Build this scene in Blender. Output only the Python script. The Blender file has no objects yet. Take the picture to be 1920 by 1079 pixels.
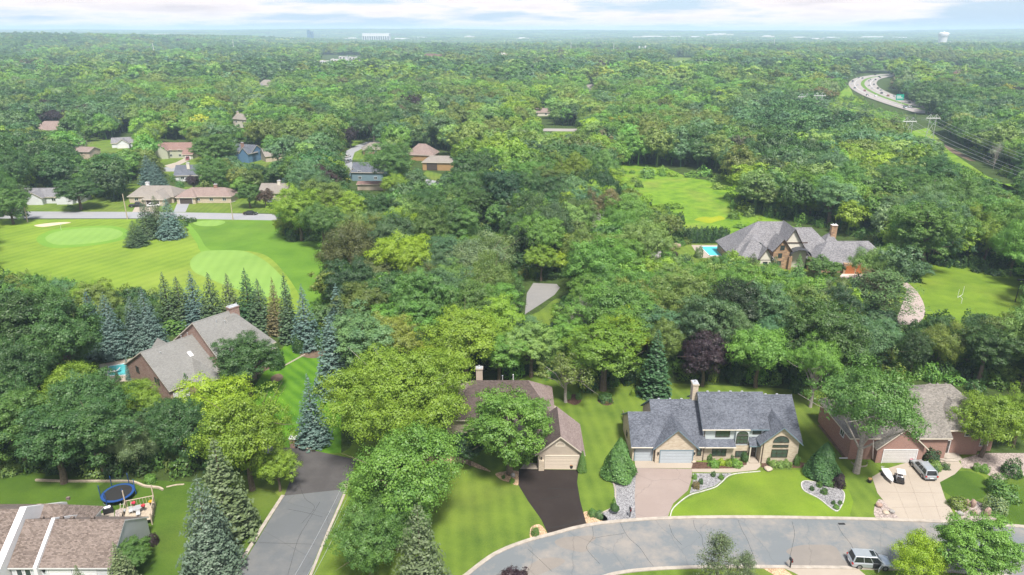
import bpy, bmesh, math, random
import numpy as np
from mathutils import Vector, Matrix
from mathutils.geometry import tessellate_polygon

# ------------------------------------------------------------------ camera, world, sun, exposure
SC = bpy.context.scene
FPX, CH, PITCH = 1297.0, 62.0, math.radians(20.4)
cam = bpy.data.objects.new('camera', bpy.data.cameras.new('camera'))
SC.collection.objects.link(cam)
cam.location = (0, 0, CH)
cam.rotation_euler = (math.radians(90) - PITCH, 0, 0)
cam.data.sensor_width = 36.0
cam.data.lens = FPX / 1920 * 36.0
cam.data.clip_start = 0.5
cam.data.clip_end = 60000
SC.camera = cam

SUN_EL, SUN_AZ = math.radians(62), math.radians(163)     # azimuth measured clockwise from +Y: light comes from behind, slightly right
SUN_STRENGTH, SKY_STRENGTH, EXPOSURE = 4.1, 0.14, 1.0
HAZE_DENSITY = 0.00016
SC.view_settings.view_transform = 'Standard'
SC.view_settings.look = 'None'
SC.view_settings.exposure = EXPOSURE
SC.view_settings.gamma = 1.0
SC.view_settings.use_curve_mapping = False
SC.render.engine = 'CYCLES'
cy = SC.cycles
cy.max_bounces = 5; cy.diffuse_bounces = 3; cy.glossy_bounces = 2; cy.transmission_bounces = 2
cy.volume_bounces = 1; cy.transparent_max_bounces = 4
cy.use_denoising = True
cy.denoiser = 'OPENIMAGEDENOISE'
cy.denoising_input_passes = 'RGB_ALBEDO_NORMAL'
cy.denoising_prefilter = 'ACCURATE'
cy.sample_clamp_indirect = 6.0
cy.use_adaptive_sampling = True
cy.adaptive_threshold = 0.015

sun = bpy.data.objects.new('sun', bpy.data.lights.new('sun', 'SUN'))
SC.collection.objects.link(sun)
sun.data.energy = SUN_STRENGTH
sun.data.angle = math.radians(10)
sun.data.color = (1.0, 0.955, 0.88)
sd = Vector((math.sin(SUN_AZ) * math.cos(SUN_EL), math.cos(SUN_AZ) * math.cos(SUN_EL), math.sin(SUN_EL)))
sun.rotation_euler = sd.to_track_quat('Z', 'Y').to_euler()

class NT:
    """small node helper"""
    def __init__(s, tree):
        s.t = tree; s.n = tree.nodes; s.l = tree.links
        s.n.clear()
    def add(s, typ, **kw):
        nd = s.n.new(typ)
        for k, v in kw.items():
            if k.startswith('i_'):
                key = k[2:]
                key = int(key) if key.isdigit() else key
                if hasattr(v, 'links') and hasattr(v, 'is_output') : s.l.new(v, nd.inputs[key])
                else: nd.inputs[key].default_value = v
            else: setattr(nd, k, v)
        return nd
    def link(s, a, b): s.l.new(a, b)
    def math(s, op, a, b=None, clamp=False):
        nd = s.n.new('ShaderNodeMath'); nd.operation = op; nd.use_clamp = clamp
        for i, v in enumerate((a, b)):
            if v is None: continue
            if isinstance(v, (int, float)): nd.inputs[i].default_value = v
            else: s.l.new(v, nd.inputs[i])
        return nd.outputs[0]
    def mix(s, f, a, b, mode='MIX'):
        nd = s.n.new('ShaderNodeMix'); nd.data_type = 'RGBA'; nd.blend_type = mode
        for i, v in ((0, f), (6, a), (7, b)):
            if isinstance(v, (int, float)): nd.inputs[i].default_value = v
            elif isinstance(v, tuple): nd.inputs[i].default_value = v if len(v) == 4 else v + (1,)
            else: s.l.new(v, nd.inputs[i])
        return nd.outputs[2]
    def ramp(s, fac, stops):
        nd = s.n.new('ShaderNodeValToRGB'); e = nd.color_ramp.elements
        while len(e) < len(stops): e.new(0.5)
        for el, (p, c) in zip(e, stops):
            el.position = p; el.color = c if len(c) == 4 else tuple(c) + (1,)
        s.l.new(fac, nd.inputs[0]); return nd.outputs[0]
    def noise(s, scale, vec=None, detail=4, rough=0.55, dim='3D'):
        nd = s.n.new('ShaderNodeTexNoise'); nd.noise_dimensions = dim
        nd.inputs['Scale'].default_value = scale; nd.inputs['Detail'].default_value = detail
        nd.inputs['Roughness'].default_value = rough
        if vec is not None: s.l.new(vec, nd.inputs['Vector'])
        return nd.outputs[0]

world = bpy.data.worlds.new('World'); SC.world = world; world.use_nodes = True
w = NT(world.node_tree)
sky = w.add('ShaderNodeTexSky', sky_type='NISHITA', sun_disc=False, sun_elevation=SUN_EL, sun_rotation=SUN_AZ,
            altitude=250, air_density=1.0, dust_density=1.6, ozone_density=1.2)
tc = w.add('ShaderNodeTexCoord')
sep = w.add('ShaderNodeSeparateXYZ', i_0=tc.outputs['Generated'])
# clouds on a flat layer: direction projected on a plane, wrapped towards the horizon
zz = w.math('ADD', w.math('MAXIMUM', sep.outputs[2], 0.0), 0.10)
cx_ = w.math('DIVIDE', sep.outputs[0], zz); cy_ = w.math('DIVIDE', sep.outputs[1], zz)
cv = w.add('ShaderNodeCombineXYZ', i_0=cx_, i_1=cy_)
n1 = w.noise(0.50, cv.outputs[0], 8, 0.6)
n2 = w.noise(0.16, cv.outputs[0], 2, 0.5)
cl = w.math('ADD', w.math('MULTIPLY', n1, 0.75), w.math('MULTIPLY', n2, 0.35))
cm = w.ramp(cl, [(0.49, (0, 0, 0)), (0.58, (1, 1, 1))])
thick = w.ramp(cl, [(0.56, (0, 0, 0)), (0.70, (1, 1, 1))])
cloud_col = w.mix(thick, (4.6, 4.0, 3.85), (3.1, 2.75, 2.85))
base = w.mix(0.7, sky.outputs[0], (1.55, 2.2, 3.2))          # thin high veil over the blue
skyc = w.mix(w.math('MULTIPLY', cm, 0.9), base, cloud_col)
bg = w.add('ShaderNodeBackground', i_0=skyc, i_1=SKY_STRENGTH)
w.link(bg.outputs[0], w.add('ShaderNodeOutputWorld').inputs[0])

# ------------------------------------------------------------------ picture <-> place
CP, SP = math.cos(PITCH), math.sin(PITCH)
def at(px, py, z=0.0):
    u = (px - 960) / FPX; v = -(py - 539.5) / FPX
    dy = CP + v * SP; dz = -SP + v * CP
    t = (z - CH) / dz
    return Vector((u * t, dy * t, z))
def proj(X, Y, Z):
    dz = Z - CH
    dep = Y * CP - dz * SP; up = Y * SP + dz * CP
    return 960 + FPX * X / dep, 539.5 - FPX * up / dep, dep

# ------------------------------------------------------------------ object helpers
COL = SC.collection
def tag(o, label=None, cat=None, group=None, kind=None):
    if label: o['label'] = label
    if cat: o['category'] = cat
    if group: o['group'] = group
    if kind: o['kind'] = kind
    return o
def empty(name, loc=(0, 0, 0), rz=0.0, label=None, cat=None, group=None):
    o = bpy.data.objects.new(name, None); COL.objects.link(o)
    o.location = loc; o.rotation_euler = (0, 0, rz); o.empty_display_size = 0.5
    return tag(o, label, cat, group)
def copy_tree(o, parent=None):
    c = o.copy(); COL.objects.link(c)
    c.parent = parent
    for ch in o.children: copy_tree(ch, c)
    return c
class MB:
    """collects polygons, links them as one mesh object"""
    def __init__(s): s.v = []; s.f = []; s.m = []; s.uv = []
    def poly(s, pts, mi=0, uv=None):
        b = len(s.v); s.v += [tuple(p) for p in pts]; s.f.append(tuple(range(b, b + len(pts)))); s.m.append(mi)
        s.uv += uv if uv else [(p[0], p[1]) for p in pts]
    def box(s, x0, x1, y0, y1, z0, z1, mi=0, M=None):
        P = [Vector(p) for p in ((x0,y0,z0),(x1,y0,z0),(x1,y1,z0),(x0,y1,z0),(x0,y0,z1),(x1,y0,z1),(x1,y1,z1),(x0,y1,z1))]
        if M is not None: P = [M @ p for p in P]
        for f, (a, b_) in (((0,3,2,1),(0,1)), ((4,5,6,7),(0,1)), ((0,1,5,4),(0,2)), ((1,2,6,5),(1,2)), ((2,3,7,6),(0,2)), ((3,0,4,7),(1,2))):
            q = [P[i] for i in f]; s.poly(q, mi, [(p[a], p[b_]) for p in q])
    def prism(s, pts, z0, z1, mi=0, M=None):
        """outline (x,y) counter-clockwise, from z0 to z1"""
        n = len(pts); lo = [Vector((p[0], p[1], z0)) for p in pts]; hi = [Vector((p[0], p[1], z1)) for p in pts]
        if M is not None: lo = [M @ p for p in lo]; hi = [M @ p for p in hi]
        s.poly(hi, mi); s.poly(lo[::-1], mi)
        for i in range(n):
            j = (i + 1) % n; s.poly((lo[i], lo[j], hi[j], hi[i]), mi)
    def tube(s, pts, rad, n=6, mi=0, cap=True):
        rings = []
        pts = [Vector(p) for p in pts]
        for i, p in enumerate(pts):
            d = (pts[min(i + 1, len(pts) - 1)] - pts[max(i - 1, 0)])
            if d.length < 1e-6: d = Vector((0, 0, 1))
            d.normalize(); a = d.orthogonal().normalized(); b = d.cross(a)
            r = rad[i] if isinstance(rad, (list, tuple)) else rad
            rings.append([p + a * (r * math.cos(2 * math.pi * k / n)) + b * (r * math.sin(2 * math.pi * k / n)) for k in range(n)])
        for i in range(len(rings) - 1):
            for k in range(n):
                s.poly((rings[i][k], rings[i][(k + 1) % n], rings[i + 1][(k + 1) % n], rings[i + 1][k]), mi)
        if cap: s.poly(rings[0][::-1], mi); s.poly(rings[-1], mi)
    def mesh(s, name, mats):
        me = bpy.data.meshes.new(name)
        me.from_pydata(s.v, [], s.f)
        for m in (mats if isinstance(mats, (list, tuple)) else [mats]): me.materials.append(m)
        me.polygons.foreach_set('material_index', s.m)
        ul = me.uv_layers.new(name='uv'); ul.data.foreach_set('uv', [c for p in s.uv for c in p])
        me.update(); return me
    def build(s, name, mats, parent=None, smooth=False, loc=None, merge=False):
        me = s.mesh(name, mats)
        if merge or smooth:
            bm = bmesh.new(); bm.from_mesh(me); bmesh.ops.remove_doubles(bm, verts=bm.verts, dist=0.0005); bm.to_mesh(me); bm.free()
        if smooth: me.polygons.foreach_set('use_smooth', [True] * len(me.polygons))
        o = bpy.data.objects.new(name, me); COL.objects.link(o)
        if parent is not None: o.parent = parent
        if loc is not None: o.location = loc
        return o

# ------------------------------------------------------------------ materials
MATS = {}
def newmat(name):
    m = bpy.data.materials.new(name); m.use_nodes = True; MATS[name] = m
    return m, NT(m.node_tree)
def finish(t, col, rough=0.85, spec=0.3, metal=0.0, bump=None, bstr=0.3, bdist=0.02):
    p = t.add('ShaderNodeBsdfPrincipled')
    if isinstance(col, tuple): p.inputs['Base Color'].default_value = col if len(col) == 4 else col + (1,)
    else: t.link(col, p.inputs['Base Color'])
    if isinstance(rough, (int, float)): p.inputs['Roughness'].default_value = rough
    else: t.link(rough, p.inputs['Roughness'])
    p.inputs['Specular IOR Level'].default_value = spec; p.inputs['Metallic'].default_value = metal
    if bump is not None:
        b = t.add('ShaderNodeBump', i_Strength=bstr, i_Distance=bdist, i_Height=bump)
        t.link(b.outputs[0], p.inputs['Normal'])
    t.link(p.outputs[0], t.add('ShaderNodeOutputMaterial').inputs[0])
    return p
def pos(t):
    return t.add('ShaderNodeNewGeometry').outputs['Position']
def simple(name, col, rough=0.7, var=0.12, scale=1.5, spec=0.3, metal=0.0):
    m, t = newmat(name)
    n = t.noise(scale, pos(t), 5)
    lo = tuple(c * (1 - var) for c in col); hi = tuple(min(1, c * (1 + var)) for c in col)
    finish(t, t.ramp(n, [(0.3, lo), (0.7, hi)]), rough, spec, metal)
    return m
def shingle(name, dark, light, speck=0.5):
    """asphalt shingles: courses up the slope, tabs of uneven tone"""
    m, t = newmat(name)
    uv = t.add('ShaderNodeUVMap', uv_map='uv').outputs[0]
    br = t.add('ShaderNodeTexBrick', offset=0.5, squash=1.0, i_Vector=uv, i_Color1=(0, 0, 0, 1), i_Color2=(1, 1, 1, 1), i_Mortar=(0.05, 0.05, 0.05, 1), i_Scale=1.0)
    br.inputs['Mortar Size'].default_value = 0.012; br.inputs['Bias'].default_value = 0.0
    br.inputs['Brick Width'].default_value = 0.34; br.inputs['Row Height'].default_value = 0.16
    n = t.noise(4.5, uv, 3, 0.7); n3 = t.noise(0.25, uv, 4, 0.6)
    bw = t.add('ShaderNodeRGBToBW', i_0=br.outputs[0]).outputs[0]
    f = t.math('ADD', t.math('MULTIPLY', bw, speck), t.math('MULTIPLY', n, 1.0 - speck * 0.5))
    f = t.math('ADD', f, t.math('MULTIPLY', t.math('SUBTRACT', n3, 0.5), 0.5))
    col = t.ramp(f, [(0.22, dark), (0.85, light)])
    finish(t, col, 0.92, 0.2, bump=bw, bstr=0.5, bdist=0.02)
    return m
def bricks(name, c1, c2, mortar, bw=0.22, rh=0.075, var=0.5):
    m, t = newmat(name)
    uv = t.add('ShaderNodeUVMap', uv_map='uv').outputs[0]
    br = t.add('ShaderNodeTexBrick', offset=0.5, i_Vector=uv, i_Color1=c1 + (1,), i_Color2=c2 + (1,), i_Mortar=mortar + (1,), i_Scale=1.0)
    br.inputs['Mortar Size'].default_value = rh * 0.12; br.inputs['Brick Width'].default_value = bw; br.inputs['Row Height'].default_value = rh
    br.inputs['Bias'].default_value = 0.0
    n = t.noise(3.0, uv, 5, 0.75)
    col = t.mix(t.math('MULTIPLY', n, var), br.outputs[0], t.mix(0.5, br.outputs[0], mortar))
    finish(t, col, 0.9, 0.2, bump=br.outputs[1], bstr=-0.4, bdist=0.01)
    return m
def siding(name, col, step=0.16):
    m, t = newmat(name)
    uv = t.add('ShaderNodeUVMap', uv_map='uv').outputs[0]
    s = t.add('ShaderNodeSeparateXYZ', i_0=uv).outputs[1]
    fr = t.math('FRACT', t.math('DIVIDE', s, step))
    n = t.noise(0.8, uv, 4)
    c = t.ramp(n, [(0.3, tuple(a * 0.9 for a in col)), (0.7, col)])
    finish(t, c, 0.6, 0.3, bump=fr, bstr=0.6, bdist=0.03)
    return m
def grass(name, c1, c2, stripe=None, sdir=0.0, mott=1.0, dry=(0.16, 0.15, 0.04), dryf=0.25, samp=0.045):
    """lawn: blades (fine), mottling (patches), mowing stripes (bent blades)"""
    m, t = newmat(name)
    p = pos(t)
    fine = t.noise(5.0, p, 6, 0.8); mid = t.noise(0.16 * mott, p, 5, 0.6); big = t.noise(0.045 * mott, p, 3, 0.5)
    f = t.math('ADD', t.math('MULTIPLY', fine, 0.55), t.math('MULTIPLY', mid, 0.75))
    f = t.math('SUBTRACT', f, 0.12)
    if stripe:
        r = t.add('ShaderNodeVectorRotate', rotation_type='Z_AXIS', i_Vector=p, i_Angle=sdir)
        sx = t.add('ShaderNodeSeparateXYZ', i_0=r.outputs[0]).outputs[0]
        wob = t.math('MULTIPLY', mid, 0.5)
        s = t.math('SINE', t.math('MULTIPLY', t.math('ADD', sx, wob), 2 * math.pi / stripe))
        f = t.math('ADD', f, t.math('MULTIPLY', s, samp))
    c = t.ramp(f, [(0.32, c1), (0.8, c2)])
    dr = t.ramp(t.math('ADD', t.math('MULTIPLY', big, 0.7), t.math('MULTIPLY', fine, 0.35)), [(0.52, (0, 0, 0)), (0.68, (1, 1, 1))])
    c = t.mix(t.math('MULTIPLY', dr, dryf), c, dry)
    finish(t, c, 0.9, 0.15, bump=fine, bstr=0.8, bdist=0.06)
    return m
def asphalt(name, col, patch, pf=0.5, crack=True, grain=0.25):
    m, t = newmat(name)
    p = pos(t)
    n = t.noise(0.12, p, 6, 0.72); fi = t.noise(9.0, p, 4, 0.8)
    st = t.add('ShaderNodeMapping', i_Scale=(0.25, 1.6, 1)); t.link(p, st.inputs[0])
    str_ = t.noise(0.5, st.outputs[0], 4, 0.6)
    c = t.mix(t.math('MULTIPLY', t.ramp(n, [(0.45, (0, 0, 0)), (0.62, (1, 1, 1))]), pf), col, patch)
    c = t.mix(t.math('MULTIPLY', str_, 0.3), c, tuple(a * 0.6 for a in col))
    c = t.mix(t.math('MULTIPLY', fi, grain), c, tuple(min(1, a * 1.5) for a in col))
    if crack:
        warp = t.noise(0.35, p, 3, 0.6)
        wp = t.add('ShaderNodeVectorMath', operation='ADD', i_0=p)
        cw = t.add('ShaderNodeCombineXYZ', i_0=t.math('MULTIPLY', warp, 2.2), i_1=t.math('MULTIPLY', warp, -1.8))
        t.link(cw.outputs[0], wp.inputs[1])
        vo = t.add('ShaderNodeTexVoronoi', feature='DISTANCE_TO_EDGE', i_Vector=wp.outputs[0], i_Scale=0.11)
        cr = t.ramp(vo.outputs[0], [(0.0, (1, 1, 1)), (0.007, (0, 0, 0))])
        c = t.mix(t.math('MULTIPLY', cr, t.math('MULTIPLY', n, 0.6)), c, (0.05, 0.05, 0.05))
    finish(t, c, 0.92, 0.2, bump=fi, bstr=0.2, bdist=0.01)
    return m
def gravel(name, c1, c2, scale=7.0):
    m, t = newmat(name)
    vo = t.add('ShaderNodeTexVoronoi', i_Vector=pos(t), i_Scale=scale)
    f = t.add('ShaderNodeRGBToBW', i_0=vo.outputs[1]).outputs[0]
    finish(t, t.ramp(f, [(0.1, c1), (0.9, c2)]), 0.9, 0.2, bump=vo.outputs[0], bstr=-0.8, bdist=0.05)
    return m

M_LAWN = grass('lawn_grass', (0.052, 0.095, 0.014), (0.145, 0.21, 0.027), stripe=1.9, sdir=math.radians(-6), dryf=0.35)
M_LAWN_STRIPE = grass('striped_lawn_grass', (0.035, 0.105, 0.008), (0.105, 0.225, 0.014), stripe=2.0, sdir=math.radians(-42), dryf=0.1, samp=.09)
M_SHADE_LAWN = grass('shade_toned_lawn_grass', (0.03, 0.066, 0.008), (0.085, 0.15, 0.016), dryf=0.25)  # darker copy of the lawn grass, shade put into its colour
M_LUSH = grass('lush_lawn_grass', (0.068, 0.125, 0.012), (0.17, 0.255, 0.022), dryf=0.35)
M_GOLF = grass('fairway_grass', (0.088, 0.155, 0.016), (0.20, 0.285, 0.03), mott=0.45, stripe=3.4, sdir=math.radians(28), dryf=0.45, dry=(0.2, 0.22, 0.05))
M_ROUGH = grass('golf_rough_grass', (0.055, 0.13, 0.012), (0.12, 0.225, 0.022), mott=0.6, dryf=0.2)
M_GREEN = grass('putting_green_grass', (0.13, 0.235, 0.045), (0.195, 0.32, 0.07), mott=0.3, stripe=3.0, sdir=math.radians(-10), dryf=0.1)
M_COLLAR = grass('collar_grass', (0.09, 0.2, 0.02), (0.15, 0.27, 0.035), mott=0.4, dryf=0.1)
M_MEADOW = grass('marsh_meadow_grass', (0.045, 0.115, 0.010), (0.20, 0.32, 0.022), mott=1.3, dryf=0.5, dry=(0.2, 0.2, 0.05))
M_GOLDEN = grass('goldenrod_patch', (0.17, 0.22, 0.012), (0.27, 0.30, 0.012), mott=1.0, dryf=0.0)
M_SAND = simple('bunker_sand', (0.46, 0.38, 0.27), 0.95, 0.1, 3)
M_ROAD = asphalt('street_asphalt', (0.135, 0.148, 0.156), (0.27, 0.235, 0.2), 0.85)
M_SIDE = asphalt('side_street_asphalt', (0.105, 0.112, 0.118), (0.165, 0.16, 0.152), 0.7)
M_WORN = asphalt('worn_tan_asphalt', (0.175, 0.16, 0.145), (0.225, 0.2, 0.175), 0.8)
M_ROAD_FAR = asphalt('far_road_asphalt', (0.23, 0.235, 0.25), (0.30, 0.29, 0.28), 0.4, crack=False)
M_HIGHWAY = asphalt('highway_concrete', (0.25, 0.23, 0.215), (0.3, 0.28, 0.26), 0.4, crack=False)
M_BLACKTOP = asphalt('fresh_blacktop', (0.024, 0.018, 0.016), (0.042, 0.034, 0.03), 0.5, crack=False, grain=0.15)
M_APRON = asphalt('dark_driveway_asphalt', (0.062, 0.058, 0.058), (0.10, 0.095, 0.092), 0.7, crack=True)
M_TAUPE = asphalt('faded_driveway_asphalt', (0.235, 0.19, 0.17), (0.29, 0.24, 0.215), 0.5)
M_CONC = asphalt('concrete', (0.31, 0.268, 0.222), (0.37, 0.325, 0.27), 0.5, crack=False, grain=0.1)
M_KERB = simple('kerb_concrete', (0.32, 0.285, 0.245), 0.9, 0.2, 1.2)
M_GRAVEL = gravel('grey_gravel', (0.10, 0.10, 0.107), (0.30, 0.296, 0.305))
M_PINKGRAVEL = gravel('pinkish_gravel', (0.16, 0.13, 0.12), (0.40, 0.34, 0.31))
M_CHIPS = gravel('wood_chip_mulch', (0.22, 0.14, 0.08), (0.55, 0.40, 0.26))
M_MULCH = gravel('dark_mulch', (0.04, 0.022, 0.015), (0.12, 0.07, 0.05))
M_SOIL = simple('bare_soil', (0.12, 0.085, 0.058), 0.95, 0.3, 1.0)
M_WHITE = simple('white_trim', (0.62, 0.62, 0.63), 0.5, 0.04)
M_EDGE = simple('pale_edging_stone', (0.40, 0.39, 0.37), 0.9, 0.25, 4)
M_CREAMTRIM = simple('cream_trim', (0.55, 0.5, 0.42), 0.6, 0.05)
M_BLUETRIM = simple('slate_blue_trim', (0.14, 0.2, 0.24), 0.6, 0.05)
M_BROWNTRIM = simple('brown_trim', (0.07, 0.045, 0.035), 0.6, 0.1)
M_METAL = simple('galvanised_metal', (0.5, 0.51, 0.52), 0.45, 0.1, metal=0.5)
M_WOODPOLE = simple('weathered_wood', (0.24, 0.19, 0.14), 0.9, 0.25, 3)
M_PALEWOOD = simple('pale_deck_wood', (0.38, 0.32, 0.25), 0.85, 0.2, 3)
M_BLACK = simple('black_metal', (0.02, 0.02, 0.022), 0.5, 0.1)
M_RUBBER = simple('rubber', (0.02, 0.02, 0.02), 0.9, 0.1)
def glassmat(name, col, rough=0.08):
    m, t = newmat(name); finish(t, col, rough, 0.6); return m
M_GLASS = glassmat('window_glass', (0.035, 0.05, 0.05))
M_GLASSG = glassmat('green_tinted_window_glass', (0.05, 0.075, 0.06))
M_CARGLASS = glassmat('car_glass', (0.015, 0.018, 0.02), 0.04)
def watermat(name, col):
    m, t = newmat(name)
    n = t.noise(1.2, pos(t), 3)
    finish(t, t.ramp(n, [(0.3, col), (0.7, tuple(min(1, c * 1.2) for c in col))]), 0.08, 0.5, bump=n, bstr=0.15, bdist=0.05); return m
M_POOL = watermat('pool_water', (0.08, 0.45, 0.52)); M_POOLD = watermat('teal_pool_water', (0.08, 0.36, 0.38))
def paint(name, col, rough=0.25, metal=0.0):
    m, t = newmat(name); p = finish(t, col, rough, 0.5, metal); p.inputs['Coat Weight'].default_value = 0.6; return m
P_SILVER = paint('silver_paint', (0.36, 0.39, 0.42), 0.3, 0.4); P_WHITE = paint('white_paint', (0.6, 0.6, 0.61))
P_BLACK = paint('black_paint', (0.015, 0.015, 0.018)); P_RED = paint('dark_red_paint', (0.22, 0.02, 0.02)); P_GREY = paint('grey_paint', (0.15, 0.16, 0.18))
P_BLUE = paint('blue_paint', (0.03, 0.1, 0.35)); P_TAIL = paint('tail_lamp_red', (0.35, 0.01, 0.01)); P_LAMP = paint('headlamp_glass', (0.6, 0.62, 0.65), 0.1)
P_RIM = paint('wheel_rim', (0.25, 0.25, 0.26), 0.35, 0.6)

# foliage: the tone of each tree comes from its object colour (or from the point it stands on), leaves vary round it
def foliage(name, transl=0.35, hue=(1.25, 1.12, 0.7)):
    m, t = newmat(name)
    oi = t.add('ShaderNodeObjectInfo')
    inst = t.add('ShaderNodeAttribute', attribute_type='INSTANCER', attribute_name='tint')
    isg = t.add('ShaderNodeAttribute', attribute_type='INSTANCER', attribute_name='planted')
    c0 = t.mix(isg.outputs['Fac'], oi.outputs['Color'], inst.outputs['Color'])
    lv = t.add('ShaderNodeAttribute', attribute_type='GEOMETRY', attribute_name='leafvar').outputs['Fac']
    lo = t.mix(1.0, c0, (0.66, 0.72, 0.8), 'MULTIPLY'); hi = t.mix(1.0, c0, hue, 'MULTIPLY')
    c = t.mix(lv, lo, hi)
    d = t.add('ShaderNodeBsdfDiffuse', i_0=c)
    tr = t.add('ShaderNodeBsdfTranslucent', i_0=t.mix(1.0, c, (1.1, 1.25, 0.5), 'MULTIPLY'))
    gl = t.add('ShaderNodeBsdfGlossy', i_0=(1, 1, 1, 1), i_1=0.5)
    mx = t.add('ShaderNodeMixShader', i_0=transl, i_1=d.outputs[0], i_2=tr.outputs[0])
    mg = t.add('ShaderNodeMixShader', i_0=0.025, i_1=mx.outputs[0], i_2=gl.outputs[0])
    t.link(mg.outputs[0], t.add('ShaderNodeOutputMaterial').inputs[0])
    return m
M_LEAF = foliage('leaves', 0.32); M_NEEDLE = foliage('needles', 0.15, (1.3, 1.25, 1.1))
M_BARK = simple('bark', (0.13, 0.1, 0.075), 0.95, 0.3, 4)
M_GREYBARK = simple('grey_bark', (0.30, 0.27, 0.25), 0.95, 0.25, 4)
M_BIRCH = simple('white_birch_bark', (0.6, 0.58, 0.54), 0.8, 0.15, 3)
# ------------------------------------------------------------------ ground
def hnoise(x, y):
    return (np.sin(x * 0.0017 + 1.3) * np.cos(y * 0.0013 - 0.4) + 0.6 * np.sin(x * 0.0041 - y * 0.0023 + 2.0) + 0.4 * np.cos(x * 0.0007 + y * 0.0051))
def sstep(a, b, v):
    t = np.clip((v - a) / (b - a), 0, 1); return t * t * (3 - 2 * t)
def height(x, y):
    x = np.asarray(x, float); y = np.asarray(y, float)
    r = np.hypot(x, y)
    h = sstep(1400, 2200, r) * (4.0 * hnoise(x, y))
    h += sstep(1700, 4500, r) * (6.0 * hnoise(x * 0.6 + 400, y * 0.5) - 4)
    h += sstep(4800, 9500, r) * (52 + 9 * hnoise(x * 0.35 - 900, y * 0.3))
    h += 26 * sstep(800, 1500, -x) * sstep(1300, 2000, y) * (1 - sstep(3800, 5200, r))      # the wooded rise on the left
    h += 10 * sstep(300, 500, x) * sstep(520, 640, y) * 0
    return h
def build_ground():
    rs = np.concatenate([[0], np.geomspace(30, 17000, 90)])
    na = 160
    th = np.linspace(0, 2 * math.pi, na, endpoint=False)
    R, T = np.meshgrid(rs[1:], th, indexing='ij')
    X = R * np.sin(T); Y = R * np.cos(T); Z = height(X, Y)
    v = [(0, 0, 0)] + list(zip(X.ravel().tolist(), Y.ravel().tolist(), Z.ravel().tolist()))
    f = []
    n = len(rs) - 1
    for j in range(na):
        k = (j + 1) % na
        f.append((0, 1 + k, 1 + j))
        for i in range(n - 1):
            a = 1 + i * na; b = 1 + (i + 1) * na
            f.append((a + j, a + k, b + k, b + j))
    me = bpy.data.meshes.new('ground'); me.from_pydata(v, [], f)
    m, t = newmat('forest_floor')
    p = pos(t)
    a = t.noise(0.35, p, 6, 0.75); b = t.noise(0.02, p, 4, 0.6)
    c = t.mix(b, t.ramp(a, [(0.3, (0.022, 0.028, 0.012)), (0.72, (0.055, 0.085, 0.02))]), t.ramp(a, [(0.3, (0.03, 0.045, 0.012)), (0.72, (0.07, 0.12, 0.025))]))
    finish(t, c, 0.95, 0.1, bump=a, bstr=1.0, bdist=0.4)
    me.materials.append(m)
    me.polygons.foreach_set('use_smooth', [True] * len(me.polygons))
    o = bpy.data.objects.new('ground', me); COL.objects.link(o); tag(o, kind='structure')
    bm = bmesh.new(); bm.from_mesh(me); bmesh.ops.recalc_face_normals(bm, faces=bm.faces); bm.to_mesh(me); bm.free()
    if me.polygons[0].normal.z < 0: me.flip_normals()
build_ground()

def smooth_loop(pts, sub=4):
    P = [Vector((p[0], p[1], 0)) for p in pts]; n = len(P); out = []
    for i in range(n):
        a, b, c, d = P[i - 1], P[i], P[(i + 1) % n], P[(i + 2) % n]
        for k in range(sub):
            t = k / sub
            out.append(0.5 * ((2 * b) + (-a + c) * t + (2 * a - 5 * b + 4 * c - d) * t * t + (-a + 3 * b - 3 * c + d) * t ** 3))
    return out
def smooth_line(pts, sub=5):
    P = [Vector(tuple(p) + ((0,) if len(p) == 2 else ())) for p in pts]; out = []
    P = [2 * P[0] - P[1]] + P + [2 * P[-1] - P[-2]]
    for i in range(1, len(P) - 2):
        a, b, c, d = P[i - 1:i + 3]
        for k in range(sub):
            t = k / sub
            out.append(0.5 * ((2 * b) + (-a + c) * t + (2 * a - 5 * b + 4 * c - d) * t * t + (-a + 3 * b - 3 * c + d) * t ** 3))
    out.append(P[-2]); return out
def G(pts): return [at(x, y)[:2] for x, y in pts]
def sheet(name, pts, mat, z, kind='structure', label=None, cat=None, smooth=True, world=False, depth=0.0):
    P = pts if world else G(pts)
    P = smooth_loop(P) if smooth else [Vector((p[0], p[1], 0)) for p in P]
    P = [Vector((p.x, p.y, z)) for p in P]
    area = sum(P[i].x * P[(i + 1) % len(P)].y - P[(i + 1) % len(P)].x * P[i].y for i in range(len(P)))
    if area < 0: P.reverse()
    me = bpy.data.meshes.new(name)
    tri = tessellate_polygon([P]); f = []
    for a, b, c in tri:
        if (P[b] - P[a]).cross(P[c] - P[a]).z < 0: b, c = c, b
        f.append((a, b, c))
    n = len(P); vs = [tuple(p) for p in P]
    if depth > 0:
        vs += [(p.x, p.y, z - depth) for p in P]
        for i in range(n):
            j = (i + 1) % n; f.append((i, n + i, n + j, j))
    me.from_pydata(vs, [], f); me.materials.append(mat); me.update()
    o = bpy.data.objects.new(name, me); COL.objects.link(o)
    return tag(o, label, cat, None, kind)
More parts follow.
